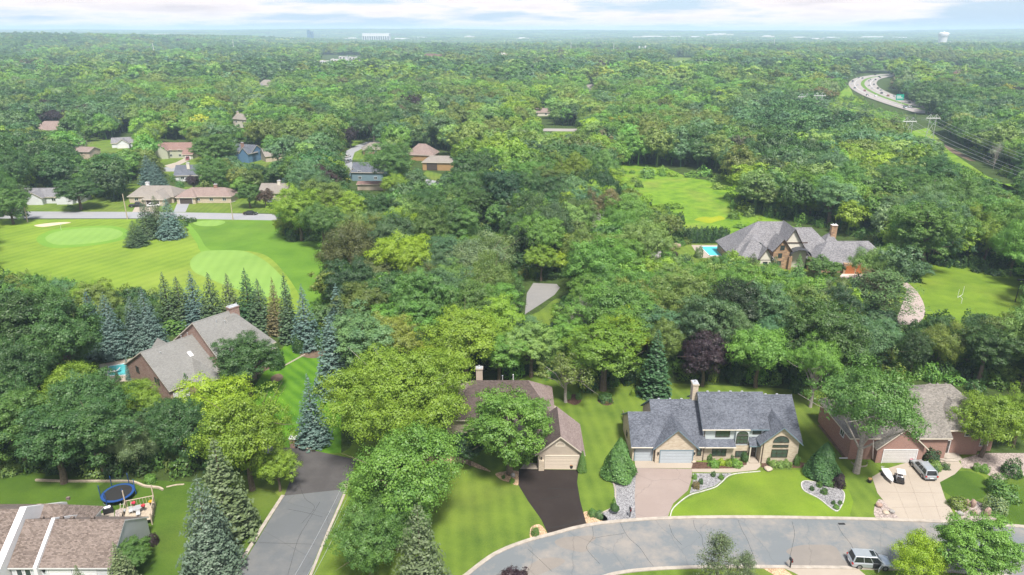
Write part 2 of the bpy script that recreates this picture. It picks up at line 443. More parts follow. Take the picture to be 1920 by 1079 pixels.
def ribbon(name, line, wid, mat, z0, z1, world=False, parent=None, smooth=True, kind='structure'):
    """raised strip (kerb, edging) along a line; wid to the right of travel"""
    P = line if world else G(line)
    P = smooth_line(P) if smooth else [Vector((p[0], p[1], 0)) for p in P]
    L, R = [], []
    for i, p in enumerate(P):
        d = (P[min(i + 1, len(P) - 1)] - P[max(i - 1, 0)]); d.z = 0; d.normalize(); nrm = Vector((d.y, -d.x, 0))
        L.append(p); R.append(p + nrm * wid)
    mb = MB()
    def up(p, z): return (p.x, p.y, z)
    for i in range(len(P) - 1):
        mb.poly([up(L[i], z1), up(R[i], z1), up(R[i + 1], z1), up(L[i + 1], z1)][::-1])
        mb.poly([up(R[i], z0), up(R[i + 1], z0), up(R[i + 1], z1), up(R[i], z1)])
        mb.poly([up(L[i + 1], z0), up(L[i], z0), up(L[i], z1), up(L[i + 1], z1)])
    for (a, b) in ((L[0], R[0]), (R[-1], L[-1])):
        mb.poly([up(a, z0), up(b, z0), up(b, z1), up(a, z1)])
    o = mb.build(name, mat, parent)
    if kind and parent is None: tag(o, kind=kind)
    return o

# lawns
sheet('lawn', [(-160,893),(200,900),(370,905),(440,860),(540,835),(640,850),(700,800),(900,780),(1000,700),(1180,715),(1330,722),(1480,730),(1560,740),(1700,820),(1900,860),(2050,880),(2060,1020),(1700,1150),(1000,1200),(-160,1250)], M_LAWN, 0.010)
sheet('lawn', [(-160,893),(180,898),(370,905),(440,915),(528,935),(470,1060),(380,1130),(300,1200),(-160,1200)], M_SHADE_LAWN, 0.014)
sheet('lawn', [(540,640),(570,655),(620,660),(640,700),(640,850),(560,850),(480,810),(400,790),(380,740),(470,735),(500,690)], M_LAWN_STRIPE, 0.014, smooth=False)
sheet('lawn', [(1252,974),(1255,962),(1264,948),(1300,932),(1345,914),(1380,890),(1440,882),(1500,882),(1545,892),(1590,915),(1600,940),(1592,974)], M_LUSH, 0.014, smooth=False)
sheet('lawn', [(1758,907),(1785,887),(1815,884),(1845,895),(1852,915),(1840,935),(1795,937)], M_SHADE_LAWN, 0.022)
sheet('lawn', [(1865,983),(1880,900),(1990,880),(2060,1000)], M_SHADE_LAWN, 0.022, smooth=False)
sheet('golf_fairway', [(-250,414),(200,411),(530,413),(640,440),(640,560),(560,620),(420,610),(200,600),(-100,600),(-300,560)], M_GOLF, 0.010, smooth=False)
sheet('golf_rough', [(350,413),(530,413),(640,440),(660,560),(600,600),(540,520),(500,480),(450,470),(378,470),(368,440)], M_ROUGH, 0.014)
sheet('golf_green', [(85,446),(110,434),(160,428),(205,428),(230,436),(222,446),(190,454),(140,459),(100,458)], M_GREEN, 0.022)
sheet('golf_green_collar', [(68,448),(100,431),(160,425),(210,424),(240,432),(238,446),(205,456),(140,464),(90,464)], M_COLLAR, 0.016)
sheet('golf_green', [(362,418),(385,414),(415,414),(422,418),(405,424),(375,424)], M_GREEN, 0.022)
sheet('golf_approach', [(357,490),(375,474),(400,470),(455,471),(490,485),(520,510),(545,545),(520,560),(450,545),(385,520),(362,508)], M_GREEN, 0.022)
sheet('golf_path', [(345,420),(352,418),(372,440),(385,462),(400,474),(378,474),(368,455)], M_COLLAR, 0.018)
sheet('sand_bunker', [(64,423),(90,419),(120,417),(133,418),(110,422),(80,426)], M_SAND, 0.026)
sheet('meadow', [(1140,310),(1230,310),(1300,335),(1370,340),(1400,370),(1460,410),(1500,440),(1380,455),(1290,450),(1262,415),(1215,392),(1150,350)], M_MEADOW, 0.010)
sheet('goldenrod_meadow', [(1302,412),(1318,407),(1334,408),(1350,405),(1360,411),(1344,415),(1330,419),(1312,415)], M_GOLDEN, 0.016)
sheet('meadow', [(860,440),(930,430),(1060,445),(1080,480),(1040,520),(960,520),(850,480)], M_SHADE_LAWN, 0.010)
sheet('meadow', [(980,600),(1010,585),(1045,560),(1060,580),(1040,640),(990,640)], M_LAWN, 0.010)
sheet('meadow', [(1160,500),(1240,470),(1300,455),(1390,460),(1500,500),(1580,520),(1640,530),(1600,570),(1400,560),(1250,540)], M_LAWN, 0.010)
sheet('meadow', [(1640,520),(1730,500),(1850,495),(1990,520),(2050,600),(1900,640),(1760,620),(1690,570)], M_LUSH, 0.014)
sheet('meadow', [(1690,250),(1740,240),(1790,290),(1850,330),(2000,400),(1960,360),(1900,345),(1830,345),(1770,345),(1750,320),(1745,280)], M_MEADOW, 0.010, smooth=False)
sheet('dirt_track', [(1755,262),(1766,267),(1830,303),(1818,302),(1785,287)], M_SOIL, 0.018, smooth=False)
sheet('meadow', [(1540,215),(1560,185),(1592,160),(1600,178),(1640,205),(1690,215),(1650,235)], M_MEADOW, 0.010, smooth=False)
for q in ([(300,285),(420,285),(420,345),(330,335),(300,320)], [(160,262),(230,262),(250,300),(170,290)], [(30,370),(240,345),(540,360),(540,400),(30,400)],
          [(660,265),(760,260),(720,310),(660,300)], [(430,280),(540,280),(540,320),(440,310)], [(800,320),(840,330),(820,350),(780,340)], [(1020,112),(1100,108),(1110,125),(1030,125)],
          [(1250,105),(1300,108),(1300,120),(1250,122)], [(1040,243),(1080,246),(1080,254),(1030,254)]):
    sheet('lawn', q, M_LAWN, 0.012, smooth=False)
# roads
UP = [(790,1190),(832,1120),(880,1079),(930,1042),(985,1019),(1040,1004),(1085,992),(1140,983),(1250,975),(1400,973),(1600,976),(1760,981),(1850,985),(1920,991),(2010,1000),(2120,1016)]
LOW = [(2150,1120),(2010,1095),(1900,1080),(1760,1068),(1600,1063),(1400,1061),(1290,1062),(1190,1068),(1130,1080),(1080,1105),(1030,1150),(1000,1200)]
sheet('street', UP + LOW, M_ROAD, 0.024)
ribbon('kerb', UP, -0.55, M_KERB, 0.0, 0.13)
ribbon('kerb', LOW, -0.5, M_KERB, 0.0, 0.13)
sheet('street', [(533,930),(646,918),(578,1079),(530,1200),(380,1200),(443,1079),(500,985)], M_SIDE, 0.024, smooth=False)
ribbon('kerb', [(372,1200),(441,1079),(500,983),(534,930)], -0.5, M_KERB, 0.0, 0.13)
ribbon('kerb', [(650,905),(640,936),(612,1000),(580,1079),(530,1200)], -0.35, M_KERB, 0.0, 0.10)
sheet('driveway', [(520,842),(560,838),(610,850),(668,862),(662,885),(646,918),(533,930),(545,900),(530,865)], M_APRON, 0.028, smooth=False)
sheet('driveway', [(520,842),(530,860),(440,830),(340,800),(290,790),(290,770),(400,795),(470,820)], M_ROAD, 0.022, smooth=False)
sheet('driveway', [(973,880),(1085,882),(1082,905),(1088,940),(1100,985),(1060,994),(1028,1003),(1015,975),(990,940),(972,910)], M_BLACKTOP, 0.034, smooth=False)
sheet('driveway', [(1193,878),(1297,880),(1298,895),(1290,920),(1262,945),(1251,972),(1192,974),(1190,930)], M_TAUPE, 0.034, smooth=False)
sheet('pavement', [(1190,862),(1300,865),(1300,879),(1191,878)], M_CONC, 0.038, smooth=False)
sheet('driveway', [(1635,895),(1660,880),(1700,868),(1760,864),(1795,862),(1805,875),(1790,890),(1762,905),(1772,935),(1796,978),(1690,977),(1665,950),(1645,925)], M_CONC, 0.034, smooth=False)
sheet('path', [(1297,880),(1370,878),(1395,873),(1404,858),(1424,858),(1426,875),(1418,882),(1370,887),(1298,886)], M_CONC, 0.040, smooth=False)
sheet('driveway', [(1460,1062),(1490,1075),(1530,1100),(1700,1110),(1630,1085),(1605,1064)], M_CONC, 0.034, smooth=False)
sheet('path', [(1425,1063),(1465,1063),(1500,1090),(1470,1090)], M_CHIPS, 0.032, smooth=False)
sheet('road', [(-260,412),(50,410),(300,410),(530,414),(700,425),(700,414),(520,402),(300,398),(50,397),(-260,398)], M_ROAD_FAR, 0.028, smooth=False)
sheet('driveway', [(248,398),(258,380),(300,380),(290,398)], M_CONC, 0.032, smooth=False)
sheet('driveway', [(325,398),(332,382),(355,382),(348,398)], M_ROAD_FAR, 0.032, smooth=False)
sheet('driveway', [(308,311),(330,305),(350,295),(358,300),(340,308),(322,317)], M_CONC, 0.032, smooth=False)
sheet('road', [(300,322),(420,322),(420,314),(300,314)], M_ROAD_FAR, 0.028, smooth=False)
sheet('road', [(645,320),(643,300),(650,283),(668,273),(690,266),(712,263),(712,269),(690,274),(665,286),(660,300),(662,320)], M_ROAD_FAR, 0.028, smooth=False)
sheet('road', [(800,336),(830,342),(826,352),(790,350)], M_ROAD_FAR, 0.028, smooth=False)
sheet('road', [(990,241),(1090,242),(1090,247),(990,246)], M_HIGHWAY, 0.028, smooth=False)
sheet('road', [(984,590),(988,550),(1000,531),(1044,533),(1050,540),(1040,553),(1015,570),(990,586)], asphalt('pale_lane_asphalt', (0.19,0.185,0.18), (0.235,0.225,0.215), 0.5, crack=False), 0.022, smooth=False)
sheet('driveway', [(1683,606),(1690,575),(1700,545),(1690,535),(1700,530),(1720,548),(1732,570),(1734,590),(1720,606)], simple('pinkish_concrete', (0.33,0.27,0.25), 0.9, 0.1), 0.022)
sheet('driveway', [(1575,518),(1585,508),(1625,508),(1640,520),(1610,535),(1580,530)], simple('pale_court_concrete', (0.5,0.42,0.38), 0.9, 0.1), 0.024, smooth=False)
sheet('path', [(1505,515),(1525,520),(1555,527),(1580,528),(1580,532),(1552,531),(1520,524),(1503,518)], M_SOIL, 0.020, smooth=False)
sheet('road', [(1590,218),(1600,219),(1640,222),(1640,217),(1590,214)], M_HIGHWAY, 0.02, smooth=False)
# highway: two carriageways in an S-bend with a barrier between them
HC = [(1760,215),(1700,198),(1650,181),(1622,166),(1618,155),(1632,147),(1665,142),(1720,138)]
HW = smooth_line(G(HC), 6)
def offs(line, d):
    out = []
    for i, p in enumerate(line):
        t = line[min(i + 1, len(line) - 1)] - line[max(i - 1, 0)]; t.normalize(); out.append(Vector((p.x + t.y * d, p.y - t.x * d, 0)))
    return out
def strip(name, d0, d1, mat, z, kind='structure'):
    a = offs(HW, d0); b = offs(HW, d1); mb = MB()
    for i in range(len(a) - 1):
        q = [(a[i].x, a[i].y, z), (b[i].x, b[i].y, z), (b[i + 1].x, b[i + 1].y, z), (a[i + 1].x, a[i + 1].y, z)]
        if (Vector(q[1]) - Vector(q[0])).cross(Vector(q[2]) - Vector(q[0])).z < 0: q.reverse()
        mb.poly(q)
    return tag(mb.build(name, mat), kind=kind)
strip('highway', -15.5, -2, M_HIGHWAY, 0.6); strip('highway', 2, 15.5, M_HIGHWAY, 0.6); strip('highway_median', -2, 2, M_ROUGH, 0.56)
strip('highway_marking', -8.9, -8.6, M_WHITE, 0.61); strip('highway_marking', 8.6, 8.9, M_WHITE, 0.61)
# planting beds
sheet('gravel_bed', [(1140,893),(1160,886),(1192,884),(1192,972),(1170,975),(1140,979),(1117,972),(1128,962),(1148,950),(1152,925),(1148,905)], M_GRAVEL, 0.030, kind='structure')
sheet('gravel_bed', [(1299,888),(1372,888),(1352,903),(1340,912),(1315,920),(1293,926),(1299,905)], M_GRAVEL, 0.030, smooth=False)
sheet('gravel_bed', [(1503,905),(1515,903),(1545,910),(1578,920),(1583,935),(1573,957),(1560,955),(1535,935),(1508,920)], M_GRAVEL, 0.030)
sheet('gravel_bed', [(1640,950),(1645,940),(1652,937),(1675,952),(1690,974),(1650,973),(1639,966)], M_PINKGRAVEL, 0.030)
sheet('gravel_bed', [(1783,940),(1830,940),(1870,955),(1868,976),(1800,979)], M_PINKGRAVEL, 0.030, smooth=False)
sheet('gravel_bed', [(1800,862),(1840,850),(1960,850),(1990,900),(1900,925),(1860,895),(1830,880),(1805,878)], M_PINKGRAVEL, 0.018, smooth=False)
sheet('mulch_bed', [(1296,880),(1300,866),(1328,868),(1400,860),(1400,872),(1375,879)], M_MULCH, 0.044, smooth=False)
sheet('mulch_bed', [(1427,877),(1428,865),(1500,867),(1530,872),(1500,878)], M_MULCH, 0.028, smooth=False)
sheet('mulch_bed', [(930,888),(972,884),(972,910),(955,905),(940,900)], M_CHIPS, 0.030)
sheet('mulch_bed', [(994,994),(1000,986),(1014,985),(1027,1004),(1010,1009),(995,1014)], M_CHIPS, 0.030)
sheet('mulch_bed', [(1093,962),(1110,960),(1130,964),(1138,977),(1100,983)], M_CHIPS, 0.030)
sheet('mulch_bed', [(700,862),(760,858),(830,855),(870,860),(905,875),(920,885),(900,880),(860,868),(800,872),(720,880)], M_CHIPS, 0.020)
sheet('mulch_bed', [(1120,752),(1130,742),(1145,744),(1150,756),(1136,761)], M_MULCH, 0.020)
sheet('mulch_bed', [(1060,752),(1065,741),(1085,741),(1090,752),(1078,760)], M_MULCH, 0.020)
sheet('mulch_bed', [(555,655),(575,645),(600,648),(612,662),(590,672),(565,668)], M_SOIL, 0.022)
sheet('mulch_bed', [(508,708),(522,701),(531,706),(526,714),(512,718)], M_SOIL, 0.022)
ribbon('bed_edging', [(1117,972),(1128,962),(1148,950),(1153,925),(1148,905),(1140,893)], 0.18, M_KERB, 0, 0.10)
ribbon('bed_edging', [(1255,972),(1262,953),(1290,930),(1315,922),(1340,914),(1352,905),(1372,890),(1425,884)], 0.14, M_EDGE, 0, 0.10)
ribbon('bed_edging', [(1545,909),(1578,919),(1584,935),(1573,958),(1560,956),(1535,936),(1507,921),(1502,906),(1515,902),(1545,909)], 0.14, M_EDGE, 0, 0.10)

# worn patches and tar seams on the street
sheet('street_patch', [(1045,1012),(1060,1008),(1085,1006),(1112,1005),(1116,1012),(1100,1022),(1104,1030),(1092,1036),(1070,1032),(1050,1026),(1040,1018)], M_WORN, .030)
sheet('street_patch', [(1495,1024),(1530,1022),(1562,1024),(1574,1036),(1580,1050),(1600,1061),(1480,1060),(1484,1044),(1474,1034)], M_WORN, .030)
sheet('street_patch', [(1010,1050),(1040,1046),(1060,1052),(1040,1066),(1000,1080),(985,1070)], M_WORN, .030)
for pts in ([(1163,980),(1170,995),(1180,1010),(1200,1028),(1215,1050),(1225,1062)], [(1300,976),(1304,992),(1316,1006),(1318,1022),(1330,1040)], [(1111,988),(1112,1008),(1100,1026),(1108,1040),(1125,1058)], [(1485,978),(1490,1000),(1486,1024),(1480,1050)], [(1570,984),(1580,1002),(1595,1020),(1600,1032)], [(1112,1010),(1140,1005),(1170,1001)],
            [(1384,976),(1392,996),(1400,1010),(1408,1030),(1416,1050)], [(1725,986),(1745,1000),(1770,1012)], [(1860,1000),(1890,1015),(1930,1030)], [(990,1030),(1012,1050),(1035,1072)], [(1255,984),(1262,1004),(1278,1022)], [(600,942),(580,975),(560,1010),(548,1050),(540,1079)], [(560,905),(572,935),(590,952),(566,982)], [(486,1018),(520,1019),(560,1020),(590,1021)], [(540,955),(575,962),(605,970)]):
    tag(ribbon('tar_seam', pts, .035, M_RUBBER, .030, .033), kind='structure')
# ------------------------------------------------------------------ trees: meshes
RNG = np.random.default_rng(7)
def unit(v): return v / np.maximum(np.linalg.norm(v, axis=-1, keepdims=True), 1e-9)
def quads(name, C, N, size, asp, var, mat, up=None, rng=RNG):
    """leaf faces: centres C, normals N, size per face, aspect, leafvar value"""
    n = len(C)
    r = up if up is not None else rng.normal(size=(n, 3))
    U = unit(np.cross(N, r)); V = unit(np.cross(N, U))
    s = size[:, None]
    k = rng.uniform(0.75, 1.0, (n, 1))
    P = np.stack([C - U * s, C - V * s * asp * k, C + U * s, C + V * s * asp], axis=1).reshape(-1, 3)
    me = bpy.data.meshes.new(name)
    me.vertices.add(4 * n); me.vertices.foreach_set('co', P.astype(np.float32).ravel())
    me.loops.add(4 * n); me.loops.foreach_set('vertex_index', np.arange(4 * n, dtype=np.int32))
    me.polygons.add(n); me.polygons.foreach_set('loop_start', np.arange(0, 4 * n, 4, dtype=np.int32))
    a = me.attributes.new('leafvar', 'FLOAT', 'FACE'); a.data.foreach_set('value', np.clip(var, 0, 1).astype(np.float32))
    me.materials.append(mat); me.update(calc_edges=True)
    return me
def fib(n, rng):
    i = np.arange(n) + rng.uniform(); ph = i * 2.399963; z = 1 - 2 * (i + 0.5 - rng.uniform(0, 1)) / n
    z = np.clip(z, -1, 1); r = np.sqrt(1 - z * z)
    return np.stack([r * np.cos(ph), r * np.sin(ph), z], 1)
def dec_tree(name, seed, W=12, H=13, base=0.2, nl=40, leaves=9000, leaf=0.22, lobe=0.27, airy=0.0, droop=0.0, rough=0.16, zpow=1.0, mat=None, limbs=9, bark=None, sub=12):
    rng = np.random.default_rng(seed)
    R = W / 2; zc = H * (base + 1) / 2; rz = H * (1 - base) / 2
    D = fib(nl * 2, rng) + rng.normal(0, 0.12, (nl * 2, 3)); D = unit(D)
    D = D[D[:, 2] > -0.75][:nl]
    ph = rng.uniform(0, 6.28, 6)
    low = 1 + rough * (np.sin(2 * np.arctan2(D[:, 1], D[:, 0]) + ph[0]) + 0.7 * np.sin(3 * np.arctan2(D[:, 1], D[:, 0]) + ph[1] + 2 * D[:, 2]) + 0.6 * np.sin(4 * D[:, 2] + ph[2]))
    rad = rng.uniform(0.46, 0.88, len(D)) * low
    lr = rng.uniform(0.75, 1.3, len(D)) * lobe * R
    LC = D * rad[:, None] * np.array([R, R, rz]) + np.array([0, 0, zc])
    # taper: narrower at the bottom
    taper = 1 - 0.25 * np.clip(-(LC[:, 2] - zc) / rz, 0, 1) ** 2
    LC[:, :2] *= taper[:, None]
    inner = rng.normal(0, 0.3, (nl // 5, 3)) * np.array([R, R, rz]) + np.array([0, 0, zc])
    LC = np.vstack([LC, inner]); lr = np.concatenate([lr, np.full(len(inner), lobe * R)])
    nL = len(LC)
    lobetone = rng.uniform(0, 1, nL)
    # clumps
    cd = unit(rng.normal(size=(nL * sub, 3)) + np.array([0, 0, 0.35]))
    li = np.repeat(np.arange(nL), sub)
    CC = LC[li] + cd * (lr[li] * rng.uniform(0.65, 1.05, nL * sub))[:, None] * np.array([1, 1, 0.8])
    w = lr[li] ** 2; w = w / w.sum()
    ci = rng.choice(len(CC), leaves, p=w)
    sg = lr[li][ci] * 0.2
    g = rng.normal(size=(leaves, 3)) * sg[:, None] * np.array([1, 1, 0.7])
    if droop: g[:, 2] -= droop * rng.exponential(1, leaves)
    P = CC[ci] + g
    cen = LC[li][ci]
    N = unit(0.6 * unit(P - cen) + 0.55 * unit(g + 1e-6) + 0.25 * unit(P - np.array([0, 0, zc])) + np.array([0, 0, 0.4]) + rng.normal(0, 0.3 if leaf < .2 else .16, (leaves, 3)))
    keep = P[:, 2] > 0.3
    P, N, ci = P[keep], N[keep], ci[keep]
    var = 0.3 * lobetone[li][ci] + (0.3 if leaf < .2 else .15) * rng.uniform(0, 1, len(P)) + 0.35 * rng.uniform(0, 1, len(CC))[ci] + (.02 if leaf < .2 else .1)
    crown = quads(name + '_crown', P, N, rng.uniform(0.7, 1.3, len(P)) * leaf, 0.8, var, mat or M_LEAF, rng=rng)
    trunk = limb_mesh(name + '_trunk', LC, lr, zc, rz, H, R, rng, limbs, bark)
    return crown, trunk
def limb_mesh(name, LC, lr, zc, rz, H, R, rng, limbs, bark=None, forks=2):
    mb = MB(); tr = 0.022 * H + 0.05
    top = Vector((rng.normal(0, 0.2), rng.normal(0, 0.2), zc))
    pts = [Vector((0, 0, -0.15)), Vector((rng.normal(0, .1), rng.normal(0, .1), H * 0.15)), Vector((top.x * .5, top.y * .5, H * 0.33)), top, Vector((top.x, top.y, zc + rz * 0.6))]
    mb.tube(pts, [tr * 1.3, tr, tr * 0.85, tr * 0.5, tr * 0.12], 7)
    for k in rng.choice(len(LC), min(limbs, len(LC)), replace=False):
        q = Vector(LC[k]); s = Vector((0, 0, H * rng.uniform(0.16, 0.4))).lerp(top, rng.uniform(0, .4))
        mid = s.lerp(q, 0.5) + Vector((rng.normal(0, .3), rng.normal(0, .3), 0.05 * H))
        mb.tube([s, mid, q], [tr * 0.42, tr * 0.26, tr * 0.07], 5)
        for _ in range(forks):
            e = q + Vector(rng.normal(0, 1, 3)) * lr[k] * 0.9; mb.tube([mid.lerp(q, .3), mid.lerp(e, .6), e], [tr * .16, tr * .1, tr * .03], 4)
    return mb.mesh(name, bark or M_BARK)
def spruce(name, seed, W=6, H=15, tiers=30, per=15, leaf=0.2, dens=16, base=0.03, power=0.95, droop=0.28, mat=None):
    rng = np.random.default_rng(seed); P, N, S, Vv, UPv = [], [], [], [], []
    for t in range(tiers):
        f = (t + rng.uniform(-.2, .2)) / tiers; z = H * (base + (1 - base) * f)
        R = W / 2 * (1 - f) ** power * (0.93 if f > .04 else .8) + 0.12
        nb = max(5, int(per * (0.35 + 0.65 * (1 - f))))
        a0 = rng.uniform(0, 6.28)
        for b in range(nb):
            a = a0 + 6.283 * b / nb + rng.normal(0, .14); L = R * rng.uniform(0.78, 1.12); tone = rng.uniform(0, 1)
            m = max(4, int(dens * L / (W / 2)))
            u = rng.uniform(0.12, 1, m) ** 0.7
            r = u * L; side = rng.normal(0, 1, m) * 0.16 * L * (1.15 - u) ** 0.5
            zz = z - droop * r * (0.5 + 0.5 * u) + 0.10 * L * (u > .85) + rng.normal(0, .06, m)
            ca, sa = math.cos(a), math.sin(a)
            P.append(np.stack([r * ca - side * sa, r * sa + side * ca, zz], 1))
            nn = np.stack([np.full(m, ca * .55), np.full(m, sa * .55), np.full(m, .8)], 1) + rng.normal(0, .3, (m, 3)); N.append(unit(nn))
            UPv.append(np.tile([ca, sa, -.3], (m, 1)) + rng.normal(0, .25, (m, 3)))
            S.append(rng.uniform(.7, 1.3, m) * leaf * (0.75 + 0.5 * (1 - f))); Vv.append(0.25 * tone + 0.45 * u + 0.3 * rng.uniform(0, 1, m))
    # leader
    m = 14; zt = H * rng.uniform(.95, 1.03, m); P.append(np.stack([rng.normal(0, .07, m), rng.normal(0, .07, m), zt], 1)); N.append(unit(rng.normal(size=(m, 3)) + [0, 0, .2])); UPv.append(rng.normal(size=(m, 3))); S.append(np.full(m, leaf * .7)); Vv.append(np.full(m, .8))
    P = np.vstack(P); N = np.vstack(N); UPv = np.vstack(UPv); S = np.concatenate(S); Vv = np.concatenate(Vv)
    crown = quads(name + '_crown', P, N, S * 1.25, 0.6, Vv, mat or M_NEEDLE, up=UPv, rng=rng)
    mb = MB(); mb.tube([(0, 0, -.1), (0, 0, H * .5), (0, 0, H * .97)], [0.016 * H + .05, .01 * H + .02, .02], 6)
    return crown, mb.mesh(name + '_trunk', M_BARK)
def pine(name, seed, W=9, H=14, nb=52, tuft=180, leaf=0.14, mat=None, spread=0.2):
    rng = np.random.default_rng(seed); P, N, S, V = [], [], [], []
    mb = MB(); tr = 0.018 * H + .05
    mb.tube([(0, 0, -.1), (rng.normal(0, .15), 0, H * .5), (0, rng.normal(0, .15), H * .97)], [tr, tr * .6, .03], 6)
    for b in range(nb):
        f = (b + 0.5) / nb; z0 = H * (0.14 + 0.82 * f); L = W / 2 * (math.sin(math.pi * min(1, (0.28 + 0.72 * f))) ** .7 * .95 + .12) * rng.uniform(.7, 1.12)
        a = b * 2.4 + rng.normal(0, .3); d = np.array([math.cos(a), math.sin(a), rng.uniform(.05, .3)])
        tip = np.array([0, 0, z0]) + d * L
        mb.tube([(0, 0, z0), Vector(tip * np.array([.5, .5, 1]) - np.array([0, 0, .1 * L])), Vector(tip)], [tr * .22, tr * .14, .02], 4)
        for k in range(3):
            c = np.array([0, 0, z0]) + d * L * (.45 + .27 * k) + rng.normal(0, .2, 3) * [1, 1, .4]
            s = W * spread * .42 * (0.7 + .2 * k)
            m = tuft // 3; g = rng.normal(size=(m, 3)) * s * np.array([.8, .8, .38]); P.append(c + g)
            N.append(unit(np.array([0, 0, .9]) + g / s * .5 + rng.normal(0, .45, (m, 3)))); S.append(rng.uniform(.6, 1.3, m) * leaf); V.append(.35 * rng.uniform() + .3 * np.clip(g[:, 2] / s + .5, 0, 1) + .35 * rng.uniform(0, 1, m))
    crown = quads(name + '_crown', np.vstack(P), np.vstack(N), np.concatenate(S) * 1.2, .5, np.concatenate(V), mat or M_NEEDLE, rng=rng)
    return crown, mb.mesh(name + '_trunk', M_BARK)
def bare(name, seed, W=8, H=11, bark=None, n=9, depth=4, thick=1.0):
    rng = np.random.default_rng(seed); mb = MB()
    def grow(p, d, L, r, k):
        q = p + d * L; m = p + d * L * .5 + Vector(rng.normal(0, .06, 3)) * L
        mb.tube([p, m, q], [r, r * .8, r * .6], 5 if k < 2 else 3, cap=False)
        if k >= depth: return
        for _ in range(3 if k else n):
            a = Vector(rng.normal(0, 1, 3)); e = (d * (1.0 if k else .9) + a * (.42 if k else .36) + Vector((0, 0, .12))).normalized()
            grow(q if k else p + d * L * rng.uniform(.45, 1), e, L * rng.uniform(.55, .8) if k else H * .33 * rng.uniform(.7, 1.1), r * .55, k + 1)
    grow(Vector((0, 0, -.1)), Vector((0, 0, 1)), H * .28, .016 * H * thick, 0)
    me = mb.mesh(name, bark or M_GREYBARK)
    co = np.empty(len(me.vertices) * 3, np.float32); me.vertices.foreach_get('co', co); co = co.reshape(-1, 3)
    co[:, :2] *= W / max(1e-3, (co[:, 0].max() - co[:, 0].min())); co[:, 2] *= H / co[:, 2].max()
    me.vertices.foreach_set('co', co.ravel()); me.update()
    return me
def bush(name, seed, W=2, H=1.6, leaves=900, leaf=.1, shape='round', rough=.1, mat=None):
    rng = np.random.default_rng(seed); d = unit(rng.normal(size=(leaves, 3)) + [0, 0, .25]); d[:, 2] = np.abs(d[:, 2]) * np.where(rng.uniform(size=leaves) < .12, -.2, 1)
    lump = 1 + rough * (np.sin(5 * d[:, 0] + 3 * d[:, 1] + seed) + np.sin(6 * d[:, 1] - 4 * d[:, 2]) + np.sin(7 * d[:, 2] + 5 * d[:, 0]))
    r = rng.uniform(.82, 1.03, leaves) * lump
    if shape == 'cone':
        f = rng.uniform(0, 1, leaves) ** 1.25; a = rng.uniform(0, 6.283, leaves)
        rad = (1 - f) ** .75 * np.minimum(1, .75 + f * 3) * rng.uniform(.8, 1.05, leaves) * (1 + rough * np.sin(4 * a + 9 * f + seed))
        P = np.stack([np.cos(a) * rad * W / 2, np.sin(a) * rad * W / 2, f * H], 1); N = unit(np.stack([np.cos(a), np.sin(a), np.full(leaves, .5)], 1) + rng.normal(0, .35, (leaves, 3)))
    else:
        P = d * r[:, None] * [W / 2, W / 2, H * (1 if shape == 'round' else .6)]
        if shape == 'ball': P = d * r[:, None] * [W / 2, W / 2, H / 2]; P[:, 2] += H / 2
        N = unit(d + rng.normal(0, .4, (leaves, 3)))
    return quads(name, P, N, rng.uniform(.7, 1.3, leaves) * leaf, .8, rng.uniform(0, 1, leaves), mat or M_LEAF, rng=rng)

K = {}
# near trees (leaf sprays of 20-30 cm)
K['round'] = [dec_tree('round_tree', s, 12, 12.5, .04, 46, 36000, .105, .25) for s in (1, 2, 3)]
K['tall'] = [dec_tree('tall_tree', s, 10, 15, .05, 52, 36000, .105, .25, rough=.2) for s in (11, 12)]
K['dense'] = [dec_tree('dense_tree', s, 11, 12, .02, 62, 42000, .10, .2, rough=.1, sub=12) for s in (21, 22)]
K['willow'] = [dec_tree('willowy_tree', s, 12, 11, .03, 46, 36000, .095, .24, droop=.45, rough=.14) for s in (31, 32)]
K['spread'] = [dec_tree('spreading_tree', 41, 14, 13, .36, 36, 30000, .105, .22, limbs=18, bark=M_GREYBARK, rough=.2)]
K['giant'] = [dec_tree('giant_tree', 51, 24, 16.5, .03, 130, 130000, .115, .155, limbs=26, bark=M_GREYBARK, rough=.12, sub=14)]
K['airy'] = [dec_tree('airy_tree', s, 8, 9, .28, 26, 5200, .115, .26, limbs=16, bark=M_GREYBARK, rough=.2) for s in (61, 62)]
K['small'] = [dec_tree('small_tree', s, 6, 6.5, .08, 34, 10000, .11, .26) for s in (71, 72)]
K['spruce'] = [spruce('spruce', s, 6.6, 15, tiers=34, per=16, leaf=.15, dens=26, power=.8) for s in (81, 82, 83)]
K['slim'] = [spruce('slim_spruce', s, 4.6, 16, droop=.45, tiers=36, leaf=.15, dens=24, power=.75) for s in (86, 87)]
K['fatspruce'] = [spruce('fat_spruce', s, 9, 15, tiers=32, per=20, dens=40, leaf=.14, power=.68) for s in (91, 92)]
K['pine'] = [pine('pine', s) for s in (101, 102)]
# middle distance (150-600 m)
MID = [dec_tree('mid_tree', 200 + s, 12, (11.5, 13, 14.5, 12, 13.5, 11, 15, 12.5)[s], .04, 24, 5600, .27, .33, rough=.2, limbs=5, sub=9) for s in range(8)]
MIDSP = [spruce('mid_spruce', 220 + s, 6.5, 15, tiers=20, per=9, leaf=.38, dens=9) for s in range(2)]
MIDPI = [pine('mid_pine', 230 + s, 10, 15, 36, 45, .38) for s in range(2)]
FAR = [dec_tree('far_tree', 240 + s, 13, 12 + s, .05, 13, 1100, .62, .4, rough=.22, limbs=0, sub=6)[0] for s in range(5)]
FARPI = [pine('far_pine', 250, 10, 15, 20, 21, .8)[0]]

